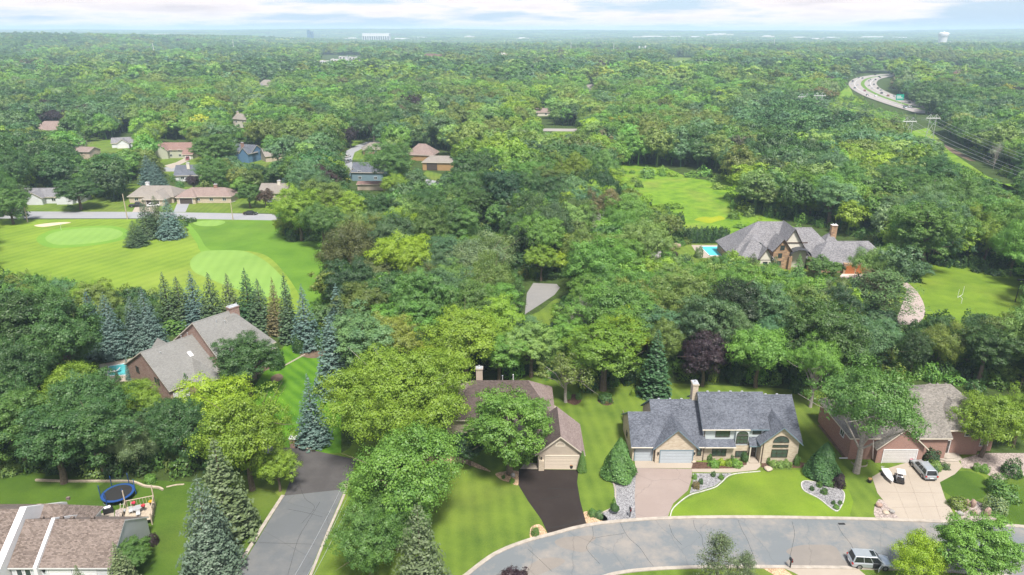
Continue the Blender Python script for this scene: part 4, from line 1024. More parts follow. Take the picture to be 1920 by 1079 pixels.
# --- the rest of the woods is one object; each point carries its tree
def gn_scatter(name, P, W, H, tint, vidx, meshes, mats_dummy=None):
    n = len(P); me = bpy.data.meshes.new(name); me.vertices.add(n); me.vertices.foreach_set('co', np.asarray(P, np.float32).ravel())
    def attr(nm, typ, key, arr): a = me.attributes.new(nm, typ, 'POINT'); a.data.foreach_set(key, np.asarray(arr).ravel())
    attr('size', 'FLOAT_VECTOR', 'vector', np.stack([W, W, H], 1).astype(np.float32)); attr('turn', 'FLOAT', 'value', frng.uniform(0, 6.28, n).astype(np.float32))
    attr('which', 'INT', 'value', np.asarray(vidx, np.int32)); attr('planted', 'FLOAT', 'value', np.ones(n, np.float32)); attr('tint', 'FLOAT_COLOR', 'color', np.asarray(tint, np.float32))
    o = bpy.data.objects.new(name, me); COL.objects.link(o)
    src = bpy.data.collections.new(name + '_kinds')
    for i, m in enumerate(meshes):
        s = bpy.data.objects.new('%s_kind_%02d' % (name, i), m); src.objects.link(s)
    ng = bpy.data.node_groups.new(name + '_nodes', 'GeometryNodeTree')
    ng.interface.new_socket('Geometry', in_out='INPUT', socket_type='NodeSocketGeometry'); ng.interface.new_socket('Geometry', in_out='OUTPUT', socket_type='NodeSocketGeometry')
    N_ = ng.nodes; L_ = ng.links
    gi = N_.new('NodeGroupInput'); go = N_.new('NodeGroupOutput'); iop = N_.new('GeometryNodeInstanceOnPoints'); ci = N_.new('GeometryNodeCollectionInfo')
    ci.inputs['Collection'].default_value = src; ci.inputs['Separate Children'].default_value = True; ci.inputs['Reset Children'].default_value = True
    def na(nm, dt): a = N_.new('GeometryNodeInputNamedAttribute'); a.data_type = dt; a.inputs['Name'].default_value = nm; return a.outputs['Attribute']
    L_.new(gi.outputs[0], iop.inputs['Points']); L_.new(ci.outputs[0], iop.inputs['Instance']); iop.inputs['Pick Instance'].default_value = True
    L_.new(na('which', 'INT'), iop.inputs['Instance Index']); L_.new(na('size', 'FLOAT_VECTOR'), iop.inputs['Scale'])
    cx = N_.new('ShaderNodeCombineXYZ'); L_.new(na('turn', 'FLOAT'), cx.inputs[2]); er = N_.new('FunctionNodeEulerToRotation'); L_.new(cx.outputs[0], er.inputs[0]); L_.new(er.outputs[0], iop.inputs['Rotation'])
    L_.new(iop.outputs[0], go.inputs[0])
    md = o.modifiers.new('scatter', 'NODES'); md.node_group = ng
    return o
def joined(crown, trunk):
    """crown and trunk in one mesh, for the scattered woods"""
    bm = bmesh.new(); bm.from_mesh(crown); nc = len(bm.faces); bm.from_mesh(trunk); bm.faces.ensure_lookup_table()
    for f in bm.faces[nc:]: f.material_index = 1
    me = bpy.data.meshes.new(crown.name + '_whole'); bm.to_mesh(me); bm.free(); me.materials.clear(); me.materials.append(crown.materials[0]); me.materials.append(M_BARK)
    return me
MIDM = [joined(*m) for m in MID] + [joined(*m) for m in MIDSP + MIDPI]
NH = [(12, (11.5, 13, 14.5, 12, 13.5, 11, 15, 12.5)[s]) for s in range(8)] + [(6.5, 15)] * 2 + [(10, 15)] * 2
def scatter_ws(vi, W, H):
    bw = np.array([NH[v][0] for v in vi]); bh = np.array([NH[v][1] for v in vi]); return W / bw, H / bh
def pick_vi(keys, mixk, rng):
    out = []
    for k, m in zip(keys, mixk):
        r = rng.uniform()
        if m == 'PN': out.append(int(rng.integers(10, 12)) if r < .85 else int(rng.integers(8)))
        elif r < .035 and k in ('DG', 'SG', 'BG', 'VD'): out.append(8 + int(rng.integers(4)))
        else: out.append(int(rng.integers(8)))
    return np.array(out)
# 460..~700 m with the same meshes
c2 = jgrid(460, 760, 7.6, frng); X3, Y3 = c2[:, 0], c2[:, 1]; W3 = 9 + 9 * frng.uniform(0, 1, len(X3)) ** 1.4; H3 = W3 * frng.uniform(.7, 1.0, len(X3)) + 3; g3 = height(X3, Y3)
a3 = clear_of(X3, Y3, W3, H3, g3); X3, Y3, W3, H3, g3 = X3[a3], Y3[a3], W3[a3], H3[a3], g3[a3]
qx, qy, _ = nproj(X3, Y3, g3 + H3 * .5); col3, key3, mk3 = woods_colour(qx, qy, frng, X3, Y3)
XA = np.concatenate([X[rest], X3]); YA = np.concatenate([Y[rest], Y3]); WA = np.concatenate([W2[rest], W3]) * 1.05; HA = np.concatenate([H2[rest], H3]); GA = np.concatenate([0 * X[rest], g3])
TA = np.vstack([colr[rest], col3]); KA = [keys[i] for i in rest] + key3; MA = list(mixk[rest]) + list(mk3)
vi = pick_vi(KA, MA, frng); sw, sh = scatter_ws(vi, WA, HA)
tag(gn_scatter('woodland', np.stack([XA, YA, GA], 1), sw, sh, TA, vi, MIDM), 'continuous mixed woodland stretching from behind the houses to the suburbs', 'forest', kind='stuff')
# 760..2600 m
c4 = jgrid(760, 2600, 13, frng, xm=.8); X4, Y4 = c4[:, 0], c4[:, 1]; W4 = frng.uniform(11, 27, len(X4)); H4 = W4 * .35 + frng.uniform(3, 12, len(X4)); g4 = height(X4, Y4)
a4 = clear_of(X4, Y4, W4, H4, g4)
op = (np.sin(X4 * .004 + 2) * np.sin(Y4 * .0031 + X4 * .001) > .84)
a4 &= ~op
X4, Y4, W4, H4, g4 = X4[a4], Y4[a4], W4[a4], H4[a4], g4[a4]
qx, qy, _ = nproj(X4, Y4, g4 + H4 * .5); col4, key4, mk4 = woods_colour(qx, qy, frng, X4, Y4)
v4 = np.where(np.array([m == 'PN' or k_ in ('VD', 'BG') and i_ % 3 == 0 for i_, (m, k_) in enumerate(zip(mk4, key4))]), 5, frng.integers(0, 5, len(X4)))
tag(gn_scatter('far_woodland', np.stack([X4, Y4, g4], 1), W4 / 13, H4 / 13, col4, v4, FAR + FARPI), 'far wooded suburbs under light haze', 'forest', kind='stuff')
# beyond: groves, several crowns in one mesh
def grove(seed):
    rng = np.random.default_rng(seed); P, N, S, V = [], [], [], []
    for _ in range(34):
        c = np.array([rng.uniform(-38, 38), rng.uniform(-38, 38), 0]); Wc = rng.uniform(6, 10); Hc = rng.uniform(9, 16); m = 46; d = unit(rng.normal(size=(m, 3))); d[:, 2] = np.abs(d[:, 2])
        P.append(c + d * [Wc, Wc, Hc * .55] + [0, 0, Hc * .45]); N.append(unit(d + rng.normal(0, .3, (m, 3)))); S.append(rng.uniform(2, 3.4, m)); V.append(rng.uniform(0, 1) * .7 + .3 * rng.uniform(0, 1, m))
    return quads('grove', np.vstack(P), np.vstack(N), np.concatenate(S), .8, np.concatenate(V), M_LEAF, rng=rng)
c5 = []
y = 2600.
while y < 11000:
    st = 62 if y < 5000 else 95; hw = y * .8; xs = np.arange(-hw, hw, st); c5.append(np.stack([xs + frng.uniform(-.4, .4, len(xs)) * st, np.full(len(xs), y) + frng.uniform(-.4, .4, len(xs)) * st, np.full(len(xs), 1.0 if y < 5000 else 1.5)], 1)); y += st * .9
c5 = np.vstack(c5); X5, Y5, F5 = c5.T
keep5 = np.sin(X5 * .0019 + 1) * np.sin(Y5 * .0026) + .5 * np.sin(X5 * .006 + Y5 * .004) < .95
X5, Y5, F5 = X5[keep5], Y5[keep5], F5[keep5]; g5 = height(X5, Y5)
tn = np.array([tone(('MG', 'DG', 'BG', 'OL')[int(frng.integers(4))], frng, .2) for _ in X5])
tag(gn_scatter('distant_woodland', np.stack([X5, Y5, g5 - 1.0], 1), F5 * frng.uniform(.9, 1.15, len(X5)), frng.uniform(.8, 1.25, len(X5)), tn, frng.integers(0, 4, len(X5)), [grove(300 + i) for i in range(4)]), 'distant wooded plain fading blue toward the horizon', 'forest', kind='stuff')
# shrubs on the rough grass of the power line clearing and along the marsh meadow
sb_ = [bush('scrub_bush', 410 + i, 5, 3, 500, .34, rough=.2) for i in range(2)]
sc = jgrid(200, 700, 6.5, frng); sx_, sy_ = sc[:, 0], sc[:, 1]; pxs, pys, _ = nproj(sx_, sy_, 0 * sx_)
zone_p = [np.array(z, float) for z in ([(1540,215),(1560,185),(1592,160),(1600,178),(1640,205),(1690,218),(1780,245),(1850,310),(1960,380),(1960,345),(1840,290),(1790,250),(1740,225),(1700,222),(1650,235)], [(1160,318),(1230,318),(1370,336),(1420,400),(1500,440),(1385,445),(1360,360),(1300,340),(1230,330),(1200,345),(1290,400),(1300,440),(1270,430),(1240,385),(1170,345)])]
ms = np.zeros(len(sx_), bool)
for z in zone_p: ms |= inpoly(z, pxs, pys)
ms &= frng.uniform(size=len(ms)) < .5
sx_, sy_ = sx_[ms], sy_[ms]; tt = np.array([tone(('LG', 'MG', 'YG', 'PG')[int(frng.integers(4))], frng, .15) for _ in sx_])
tag(gn_scatter('scrub', np.stack([sx_, sy_, 0 * sx_], 1), frng.uniform(.5, 1.5, len(sx_)), frng.uniform(.4, 1.2, len(sx_)), tt, frng.integers(0, 2, len(sx_)), sb_), 'low green scrub on the rough grass clearings', 'scrub', kind='stuff')
# undergrowth at the feet of the near woods
ub = [bush('undergrowth_bush', 400 + i, 3.2, 2.4, 700, .17, rough=.16) for i in range(3)]
uc = jgrid(60, 300, 3.4, frng); ux, uy = uc[:, 0], uc[:, 1]; pxu, pyu, _ = nproj(ux, uy, 0 * ux)
lw = inpoly(np.array([(-200,530),(330,540),(330,620),(160,660),(180,720),(300,745),(500,800),(500,900),(350,903),(180,892),(-200,885)], float), pxu, pyu)
au = ((pyu < 735) | lw) & clear_of(ux, uy, 3 + 0 * ux, 2.4 + 0 * ux, 0 * ux)
ux, uy = ux[au], uy[au]; tu = np.array([tone(('MG', 'DG', 'DG', 'VD', 'OL', 'LG')[int(frng.integers(6))], frng, .2) for _ in ux])
tag(gn_scatter('undergrowth', np.stack([ux, uy, 0 * ux], 1), frng.uniform(.6, 1.4, len(ux)), frng.uniform(.5, 1.5, len(ux)), tu, frng.integers(0, 3, len(ux)), ub), 'low leafy undergrowth at the feet of the woods', 'undergrowth', kind='stuff')
print('TREES ind', NIND, 'mid', len(XA), 'far', len(X4), 'groves', len(X5), 'under', len(ux))
# ------------------------------------------------------------------ buildings: parts
R_SLATE = shingle('slate_blue_shingles', (.03, .034, .044), (.15, .163, .195), .3)
R_TAUPE = shingle('taupe_shingles', (.13, .095, .086), (.25, .2, .185), .4)
R_DKBROWN = shingle('dark_brown_shingles', (.04, .03, .028), (.10, .078, .07), .4)
R_GREYTAN = shingle('grey_tan_shingles', (.085, .079, .07), (.23, .213, .193), .4)
R_OLIVEGREY = shingle('olive_grey_shingles', (.125, .124, .118), (.205, .203, .193), .35)
R_BROWNMIX = shingle('mixed_brown_shingles', (.068, .052, .044), (.20, .162, .142), .5)
R_GREY = shingle('grey_shingles', (.075, .075, .082), (.225, .22, .232), .5)
R_TAN = shingle('tan_shingles', (.14, .125, .11), (.25, .228, .205), .3)
R_RED = shingle('red_brown_shingles', (.13, .078, .066), (.24, .155, .135), .4)
R_BROWN = shingle('brown_shingles', (.13, .095, .085), (.26, .2, .18), .4)
B_CREAM = bricks('cream_brick', (.5, .43, .33), (.36, .28, .2), (.45, .4, .33), .42, .14)
B_RED = bricks('weathered_red_brick', (.22, .11, .085), (.34, .24, .19), (.27, .22, .2), .36, .13)
B_PINK = bricks('pink_brick', (.27, .135, .10), (.21, .105, .082), (.34, .26, .23), .26, .09, .3)
B_STONE = bricks('tan_field_stone', (.42, .26, .14), (.22, .13, .08), (.25, .19, .14), .9, .5)
S_WHITE = siding('white_siding', (.60, .62, .65)); S_BEIGE = siding('beige_siding', (.44, .375, .31)); S_PALEBLUE = siding('pale_grey_siding', (.5, .55, .56))
S_BLUE = siding('blue_siding', (.10, .19, .32)); S_TEAL = siding('blue_grey_siding', (.16, .24, .29)); S_SAGE = siding('sage_siding', (.42, .43, .34)); S_TAN = siding('tan_siding', (.46, .39, .31)); S_CEDAR = siding('cedar_siding', (.36, .23, .11), .35)
M_STUCCO = simple('cream_stucco', (.55, .52, .45), .85, .06, 2)
M_DOOR_GREY = simple('pale_blue_grey_door', (.36, .40, .435), .5, .03); M_DOOR_TAN = simple('tan_door', (.52, .45, .37), .5, .03); M_DOOR_WOOD = simple('orange_wood_door', (.36, .13, .045), .5, .25, 4)
M_DOOR_DARK = simple('dark_brown_door', (.07, .055, .05), .5, .1); M_FRAME_DK = simple('dark_window_frame', (.05, .045, .035), .5, .1)

def ckey(p): return (round(p[0], 3), round(p[1], 3), round(p[2], 3))
def roof(par, faces, mat, fascia=None, thick=.2, name='roof', mats2=None):
    """closed roof solid from its top faces (counter-clockwise seen from above); mats2 = material slot per face"""
    mb = MB(); edges = {}
    for fi, f in enumerate(faces):
        P = [Vector(p) for p in f]
        n = (P[1] - P[0]).cross(P[2] - P[0])
        if n.z < 0: P.reverse(); n = -n
        n.normalize(); h = Vector((n.x, n.y, 0))
        u = Vector((-h.y, h.x, 0)).normalized() if h.length > 1e-4 else Vector((1, 0, 0)); v = n.cross(u)
        mb.poly(P, (mats2[fi] if mats2 else 0), [(p.dot(u), p.dot(v)) for p in P])
        Q = [p - Vector((0, 0, thick)) for p in P]; mb.poly(Q[::-1], 1)
        for a, b in zip(P, P[1:] + P[:1]): edges.setdefault(frozenset((ckey(a), ckey(b))), []).append((a, b))
    for k, es in edges.items():
        if len(es) == 1:
            a, b = es[0]; d = Vector((0, 0, thick)); mb.poly([b, a, a - d, b - d], 1)
    ms = [mat, fascia or M_WHITE] + ([mats2 and MATS_EXTRA] if False else [])
    return mb.build(name, ms, par)
def wall_poly(mb, pts):
    """vertical polygon: metric uv along the wall"""
    P = [Vector(p) for p in pts]; d = None
    for p in P[1:]:
        e = Vector((p.x - P[0].x, p.y - P[0].y, 0))
        if e.length > .05: d = e.normalized(); break
    mb.poly(P, 0, [((p - P[0]).dot(d) + P[0].x + P[0].y, p.z) for p in P])
def gable(par, x0, x1, y0, y1, ze, zr, axis='x', ov=.45, hip=(0, 0), rm=None, wm=None, fascia=None, base=0., yr=None, rake=.35, walls=True, ze2=None):
    """a roofed block. axis 'x': ridge runs along x. hip = setback of the ridge at each end (0 = gable)"""
    sw = axis == 'y'
    if sw: x0, x1, y0, y1 = y0, y1, x0, x1
    T = (lambda p: (p[1], p[0], p[2])) if sw else (lambda p: p)
    yr = (y0 + y1) / 2 if yr is None else yr; ze2 = ze if ze2 is None else ze2
    s0 = (zr - ze) / (yr - y0); s1 = (zr - ze2) / (y1 - yr); th = .2
    ya, yb = y0 - ov, y1 + ov; za, zb = ze - s0 * ov, ze2 - s1 * ov
    xa = x0 - (ov if hip[0] else rake); xb = x1 + (ov if hip[1] else rake)
    ra = x0 + hip[0] if hip[0] else xa; rb = x1 - hip[1] if hip[1] else xb
    A, B, Cc, Dd = (xa, ya, za), (xb, ya, za), (xb, yb, zb), (xa, yb, zb); E1, E2 = (ra, yr, zr), (rb, yr, zr)
    if abs(rb - ra) < .02: F = [[A, B, E1], [Cc, Dd, E1]]; E2 = E1
    else: F = [[A, B, E2, E1], [Cc, Dd, E1, E2]]
    if hip[0]: F.append([Dd, A, E1])
    if hip[1]: F.append([B, Cc, E2])
    roof(par, [[T(p) for p in f] for f in F], rm, fascia, th)
    # raised ridge cap, vents
    cap = MB(); w_ = .16
    if (Vector(E1) - Vector(E2)).length > .5:
        for sgn, s in ((-1, s0), (1, s1)):
            q = [(ra, yr, zr + .05), (rb, yr, zr + .05), (rb, yr + sgn * w_, zr + .05 - s * w_), (ra, yr + sgn * w_, zr + .05 - s * w_)]
            q = [T(p) for p in q]
            if (Vector(q[1]) - Vector(q[0])).cross(Vector(q[2]) - Vector(q[0])).z < 0: q.reverse()
            cap.poly(q)
        cap.build('ridge_cap', rm, par)
    if walls:
        mb = MB(); t1, t2, t3 = ze - .18, ze2 - .18, zr - .22
        def W(pts):
            pts = [T(p) for p in pts]
            wall_poly(mb, pts[::-1] if sw else pts)
        W([(x0, y0, base), (x1, y0, base), (x1, y0, t1), (x0, y0, t1)])
        W([(x1, y1, base), (x0, y1, base), (x0, y1, t2), (x1, y1, t2)])
        W([(x1, y0, base), (x1, y1, base), (x1, y1, t2)] + ([] if hip[1] else [(x1, yr, t3)]) + [(x1, y0, t1)])
        W([(x0, y1, base), (x0, y0, base), (x0, y0, t1)] + ([] if hip[0] else [(x0, yr, t3)]) + [(x0, y1, t2)])
        mb.build('wall', wm, par)
SIDES = {'S': ((1, 0), (0, -1)), 'N': ((-1, 0), (0, 1)), 'E': ((0, 1), (1, 0)), 'W': ((0, -1), (-1, 0))}
def frame_M(side, c, plane, z):
    (ux, uy), (nx, ny) = SIDES[side]
    o = (c, plane) if side in 'SN' else (plane, c)
    return Matrix(((ux, nx, 0, o[0]), (uy, ny, 0, o[1]), (0, 0, 1, z), (0, 0, 0, 1)))
def window(par, side, c, plane, z, w, h, nx=2, nz=1, fm=None, gm=None, arch=False, fw=.09):
    """frame with its glass as a sub-part; local x along the wall, y outwards"""
    M = frame_M(side, c, plane, z); fr = MB(); fm = fm or M_FRAME_DK; gm = gm or M_GLASS; a = w / 2
    if arch:
        r = a; n = 12; arc = [(math.cos(math.pi * i / n), math.sin(math.pi * i / n)) for i in range(n + 1)]
        for i in range(n):
            (c0, s0), (c1, s1) = arc[i], arc[i + 1]; k = (r - fw) / r; q = h / r
            P = [Vector(p) for p in ((c0 * r, .07, s0 * r * q), (c1 * r, .07, s1 * r * q), (c1 * r * k, .07, s1 * r * k * q), (c0 * r * k, .07, s0 * r * k * q))]
            fr.poly([M @ p for p in P]); fr.poly([M @ (Vector((p.x, .005, p.z))) for p in P][::-1]); fr.poly([M @ P[1], M @ P[0], M @ Vector((P[0].x, .005, P[0].z)), M @ Vector((P[1].x, .005, P[1].z))])
        fr.box(-r, r, .005, .07, -fw, 0, 0, M)
        for k in range(1, nx): ang = math.pi * k / nx; e = Vector((math.cos(ang) * r * .93, .045, math.sin(ang) * h * .93)); fr.tube([M @ Vector((0, .045, 0)), M @ e], .03, 4)
        f = fr.build('window', fm, par)
        g = MB(); g.poly([M @ Vector((x * (r - fw * .5), .03, s * (h - fw * .5))) for x, s in arc][::-1]); g.build('pane', gm, f); return f
    fr.box(-a, a, .005, .08, 0, fw, 0, M); fr.box(-a, a, .005, .08, h - fw, h, 0, M); fr.box(-a, -a + fw, .005, .079, fw, h - fw, 0, M); fr.box(a - fw, a, .005, .079, fw, h - fw, 0, M)
    for i in range(1, nx): x = -a + w * i / nx; fr.box(x - .035, x + .035, .005, .07, fw, h - fw, 0, M)
    for i in range(1, nz): zz = h * i / nz; fr.box(-a + fw, a - fw, .005, .066, zz - .03, zz + .03, 0, M)
    f = fr.build('window', fm, par)
    g = MB(); g.box(-a + fw * .5, a - fw * .5, .006, .03, fw * .5, h - fw * .5, 0, M); g.build('pane', gm, f)
    return f
def garage_door(par, side, c, plane, w, h, mat, rows=4, cols=8, z=.02, trim=None):
    M = frame_M(side, c, plane, z); fr = MB(); t = .12; a = w / 2
    fr.box(-a - t, -a, .005, .09, 0, h + t, 0, M); fr.box(a, a + t, .005, .09, 0, h + t, 0, M); fr.box(-a, a, .005, .088, h, h + t, 0, M)
    d = fr.build('garage_door', trim or M_WHITE, par)
    for r in range(rows):
        z0 = h * r / rows + .012; z1 = h * (r + 1) / rows - .012; s = MB(); s.box(-a + .01, a - .01, .006, .035, z0, z1, 0, M)
        if cols:
            for k in range(cols):
                x0 = -a + w * k / cols + .07; x1 = -a + w * (k + 1) / cols - .07; s.box(x0, x1, .035, .05, z0 + .09, z1 - .09, 0, M)
        s.build('panel', mat, d)
    return d
def door(par, side, c, plane, w, h, mat, z=.05, trim=None, glass=False):
    M = frame_M(side, c, plane, z); f = MB(); a = w / 2
    f.box(-a - .1, -a, .005, .1, 0, h + .1, 0, M); f.box(a, a + .1, .005, .1, 0, h + .1, 0, M); f.box(-a, a, .005, .098, h, h + .1, 0, M)
    d = f.build('door', trim or M_WHITE, par); s = MB(); s.box(-a + .01, a - .01, .006, .05, .01, h - .01, 0, M); s.build('door_leaf', mat, d)
    k = MB(); k.box(a - .16, a - .1, .05, .11, 1, 1.12, 0, M); k.build('handle', M_METAL, d)
    if glass: g = MB(); g.box(-a + .15, a - .15, .05, .056, .9, h - .2, 0, M); g.build('pane', M_GLASS, d)
    return d
def chimney(par, x, y, z0, z1, w, d, mat, cap=None, flue=2):
    b = MB(); b.box(x - w / 2, x + w / 2, y - d / 2, y + d / 2, z0, z1); b.box(x - w / 2 - .1, x + w / 2 + .1, y - d / 2 - .1, y + d / 2 + .1, z1, z1 + .16)
    c = b.build('chimney', mat, par); k = MB(); k.box(x - w / 2 - .04, x + w / 2 + .04, y - d / 2 - .04, y + d / 2 + .04, z1 + .16, z1 + .26)
    for i in range(flue): xx = x + (i - (flue - 1) / 2) * w * .45; k.tube([(xx, y, z1 + .26), (xx, y, z1 + .62)], .12, 8)
    k.build('chimney_cap', cap or M_METAL, c)
def vent(par, x, y, z, h=.5, r=.07, mat=None):
    b = MB(); b.tube([(x, y, z - .3), (x, y, z + h)], r, 8); b.tube([(x, y, z + h), (x, y, z + h + .1)], r * 1.7, 8); b.build('vent_pipe', mat or M_METAL, par)
def lampbox(par, side, c, plane, z):
    M = frame_M(side, c, plane, z); b = MB(); b.box(-.09, .09, .0, .2, 0, .3, 0, M); b.box(-.12, .12, .0, .22, .3, .34, 0, M); b.build('wall_lamp', M_BLACK, par)
def downpipe(par, x, y, z0, z1, mat=None): b = MB(); b.box(x - .05, x + .05, y - .1, y - .01, z0, z1); b.build('downpipe', mat or M_BROWNTRIM, par)

# ---- slate-roofed house with cream brick (right of centre)
H = empty('house', (0, 0, 0), 0, 'slate-blue roofed house with cream brick front, two garage doors and arched windows', 'house')
kw = dict(rm=R_SLATE, wm=B_CREAM, fascia=M_BLUETRIM)
gable(H, 18.4, 22.0, 90.3, 99.4, 3.1, 6.15, hip=(0, 0), yr=94.5, ze2=2.9, **kw)
gable(H, 22.0, 29.2, 90.35, 102.0, 3.1, 7.45, yr=96.1, **kw)
gable(H, 21.8, 27.9, 89.75, 94.6, 3.15, 6.1, axis='y', rake=.4, **kw)
kw2 = dict(rm=R_SLATE, wm=S_PALEBLUE, fascia=M_BLUETRIM)
gable(H, 29.25, 38.8, 91.3, 100.5, 5.6, 9.1, yr=95.5, **kw2)
gable(H, 38.85, 43.9, 90.9, 102.4, 3.6, 8.0, yr=96.6, **kw)
gable(H, 37.75, 43.4, 89.7, 94.5, 3.95, 6.55, axis='y', rake=.45, **kw)
low = MB(); wall_poly(low, [(29.2, 90.5, 0), (36.2, 90.5, 0), (36.2, 90.5, 2.65), (29.2, 90.5, 2.65)]); wall_poly(low, [(36.2, 90.5, 0), (36.2, 91.35, 0), (36.2, 91.35, 2.65), (36.2, 90.5, 2.65)]); low.build('wall', B_CREAM, H)
roof(H, [[(29.3, 89.9, 2.75), (34.0, 89.9, 2.75), (34.0, 91.35, 3.3), (29.3, 91.35, 3.3)]], R_SLATE, M_BLUETRIM)
roof(H, [[(36.1, 90.0, 2.85), (38.1, 90.0, 2.85), (38.1, 91.4, 3.75), (36.1, 91.4, 3.75)]], R_SLATE, M_BLUETRIM)
bay = MB(); bay.box(34.1, 36.1, 90.85, 91.4, 2.2, 5.25); bay.build('bay', S_PALEBLUE, H)
garage_door(H, 'S', 20.1, 90.3, 2.6, 2.2, M_DOOR_GREY, 4, 4, trim=M_BLUETRIM); garage_door(H, 'S', 25.0, 89.75, 4.9, 2.2, M_DOOR_GREY, 4, 8, trim=M_BLUETRIM)
lampbox(H, 'S', 22.2, 89.75, 1.6); lampbox(H, 'S', 27.7, 89.75, 1.6)
FD = dict(fm=M_FRAME_DK, gm=M_GLASSG)
window(H, 'S', 28.6, 90.35, .95, .7, 1.45, 1, 1, **FD)
window(H, 'S', 31.7, 90.5, .8, 2.2, 1.35, 3, 1, **FD); window(H, 'S', 35.1, 90.5, .6, 1.8, 1.1, 3, 1, **FD)
window(H, 'S', 32.2, 91.3, 3.65, 2.2, 1.15, 3, 1, **FD); window(H, 'S', 35.1, 90.85, 2.8, 1.8, 1.4, 3, 2, **FD); window(H, 'S', 35.1, 90.85, 4.4, 1.7, .55, 3, arch=True, **FD)
window(H, 'S', 37.4, 91.3, 4.15, 1.3, .8, 2, 1, **FD)
window(H, 'S', 40.6, 89.7, 1.1, 2.5, 1.4, 3, 2, **FD); window(H, 'S', 40.6, 89.7, 2.85, 2.4, .45, 4, 1, **FD); window(H, 'S', 40.6, 89.7, 3.75, 2.45, 1.1, 4, arch=True, **FD)
door(H, 'S', 37.0, 91.3, 1.0, 2.1, M_DOOR_DARK, trim=M_FRAME_DK)
window(H, 'W', 95.5, 18.4, 1.0, .9, 1.0, 1, 1, **FD)
st = MB(); st.box(36.25, 37.65, 89.6, 91.25, 0.02, .16); st.build('doorstep', M_CONC, H)
po = MB(); po.box(36.2, 36.36, 90.0, 90.16, .0, 2.6); po.build('porch_post', M_CREAMTRIM, H)
chimney(H, 28.75, 96.6, 4, 10.0, .85, 1.3, B_CREAM, M_METAL, 1)
for q in ((21.75, 90.28, 0, 2.9), (29.25, 90.3, 0, 2.7), (38.0, 89.66, 0, 3.7), (29.4, 91.28, 3.4, 5.3)): downpipe(H, *q)
def gutter(x0, x1, y, z): g = MB(); g.box(x0, x1, y - .13, y - .01, z - .11, z); g.build('gutter', M_CREAMTRIM, H)
gutter(18.1, 21.5, 89.84, 2.76); gutter(28.0, 29.2, 89.89, 2.74); gutter(28.9, 36.2, 90.84, 5.22); gutter(29.3, 34.0, 89.88, 2.72)
def rvent(x, y, z, m): bx_ = MB(); bx_.box(x - .16, x + .16, y - .1, y + .12, z - .25, z); bx_.build('roof_vent', m, H)
for x in (30.6, 32.4, 34.2, 36.0): rvent(x, 95.8, 9.1, M_METAL)
for x in (23.2, 25, 26.8): rvent(x, 96.4, 7.45, M_METAL)
for x in (40.2, 42.0): rvent(x, 96.9, 8.0, M_METAL)

# ---- taupe-roofed house (centre)
H = empty('house', (0, 0, 0), 0, 'beige house with taupe and dark brown hip roof behind the fresh black driveway', 'house')
T0, T1 = (-6.5, 103.3, 7.0), (2.7, 103.3, 7.0)
a_, b_, c_, d_ = (-11.2, 97.4, 2.9), (7.1, 97.4, 2.9), (7.1, 108.6, 2.9), (-11.2, 108.6, 2.9)
roof(H, [[a_, b_, T1, T0]], R_DKBROWN, M_CREAMTRIM); roof(H, [[c_, d_, T0, T1], [b_, c_, T1], [d_, a_, T0]], R_TAUPE, M_CREAMTRIM)
wb = MB()
for q in ([(-10.7, 97.9), (6.6, 97.9)], [(6.6, 97.9), (6.6, 108.1)], [(6.6, 108.1), (-10.7, 108.1)], [(-10.7, 108.1), (-10.7, 97.9)]): wall_poly(wb, [(q[0][0], q[0][1], 0), (q[1][0], q[1][1], 0), (q[1][0], q[1][1], 2.8), (q[0][0], q[0][1], 2.8)])
wb.build('wall', S_BEIGE, H)
gable(H, 3.9, 10.5, 88.3, 96.3, 3.0, 5.8, axis='y', rm=R_TAUPE, wm=S_BEIGE, fascia=M_CREAMTRIM, rake=.35)
roof(H, [[(3.35, 87.95, 2.73), (7.2, 87.95, 5.86), (7.2, 96.7, 5.86), (3.35, 96.7, 2.73)]], R_DKBROWN, M_CREAMTRIM, thick=.05)
gable(H, -1.5, 4.2, 92.0, 99.0, 2.8, 4.9, rm=R_TAUPE, wm=S_BEIGE, fascia=M_CREAMTRIM)
garage_door(H, 'S', 7.5, 88.3, 4.9, 2.25, M_DOOR_TAN, 4, 8, trim=M_CREAMTRIM); garage_door(H, 'S', 2.3, 92.0, 2.5, 2.2, M_DOOR_TAN, 4, 4, trim=M_CREAMTRIM)
ar = MB(); M_ = frame_M('S', 7.2, 88.3, 3.9); ar.box(-.75, .75, .005, .04, 0, .12, 0, M_); n_ = 12
for i in range(n_):
    a0, a1 = math.pi * i / n_, math.pi * (i + 1) / n_
    ar.poly([M_ @ Vector(p) for p in ((math.cos(a1) * .75, .04, .12 + math.sin(a1) * .7), (math.cos(a0) * .75, .04, .12 + math.sin(a0) * .7), (math.cos(a0) * .62, .04, .12 + math.sin(a0) * .58), (math.cos(a1) * .62, .04, .12 + math.sin(a1) * .58))])
ar.build('gable_arch', M_CREAMTRIM, H)
chimney(H, -5.6, 106.2, 4, 7.7, 1.1, .9, S_BEIGE, M_METAL, 1); vent(H, -1.6, 104.2, 6.6, .7); vent(H, .2, 104.4, 6.6, .8, .06, M_WHITE)
lampbox(H, 'S', 4.4, 88.3, 1.7); window(H, 'E', 101, 6.6, .9, 1.8, 1.2, 2); window(H, 'E', 105, 6.6, .9, 1.2, 1.2, 1)
sp = MB(); sp.box(4.0, 4.8, 87.7, 88.28, 0, 1.7); sp.build('brick_pier', B_CREAM, H)
pt = sheet('pavement', [(1015,760),(1030,757),(1042,762),(1050,770),(1044,777),(1025,778)], M_CONC, .03)
pt2 = sheet('pavement', [(985,868),(1085,872),(1086,881),(975,880)], M_CONC, .036, smooth=False)

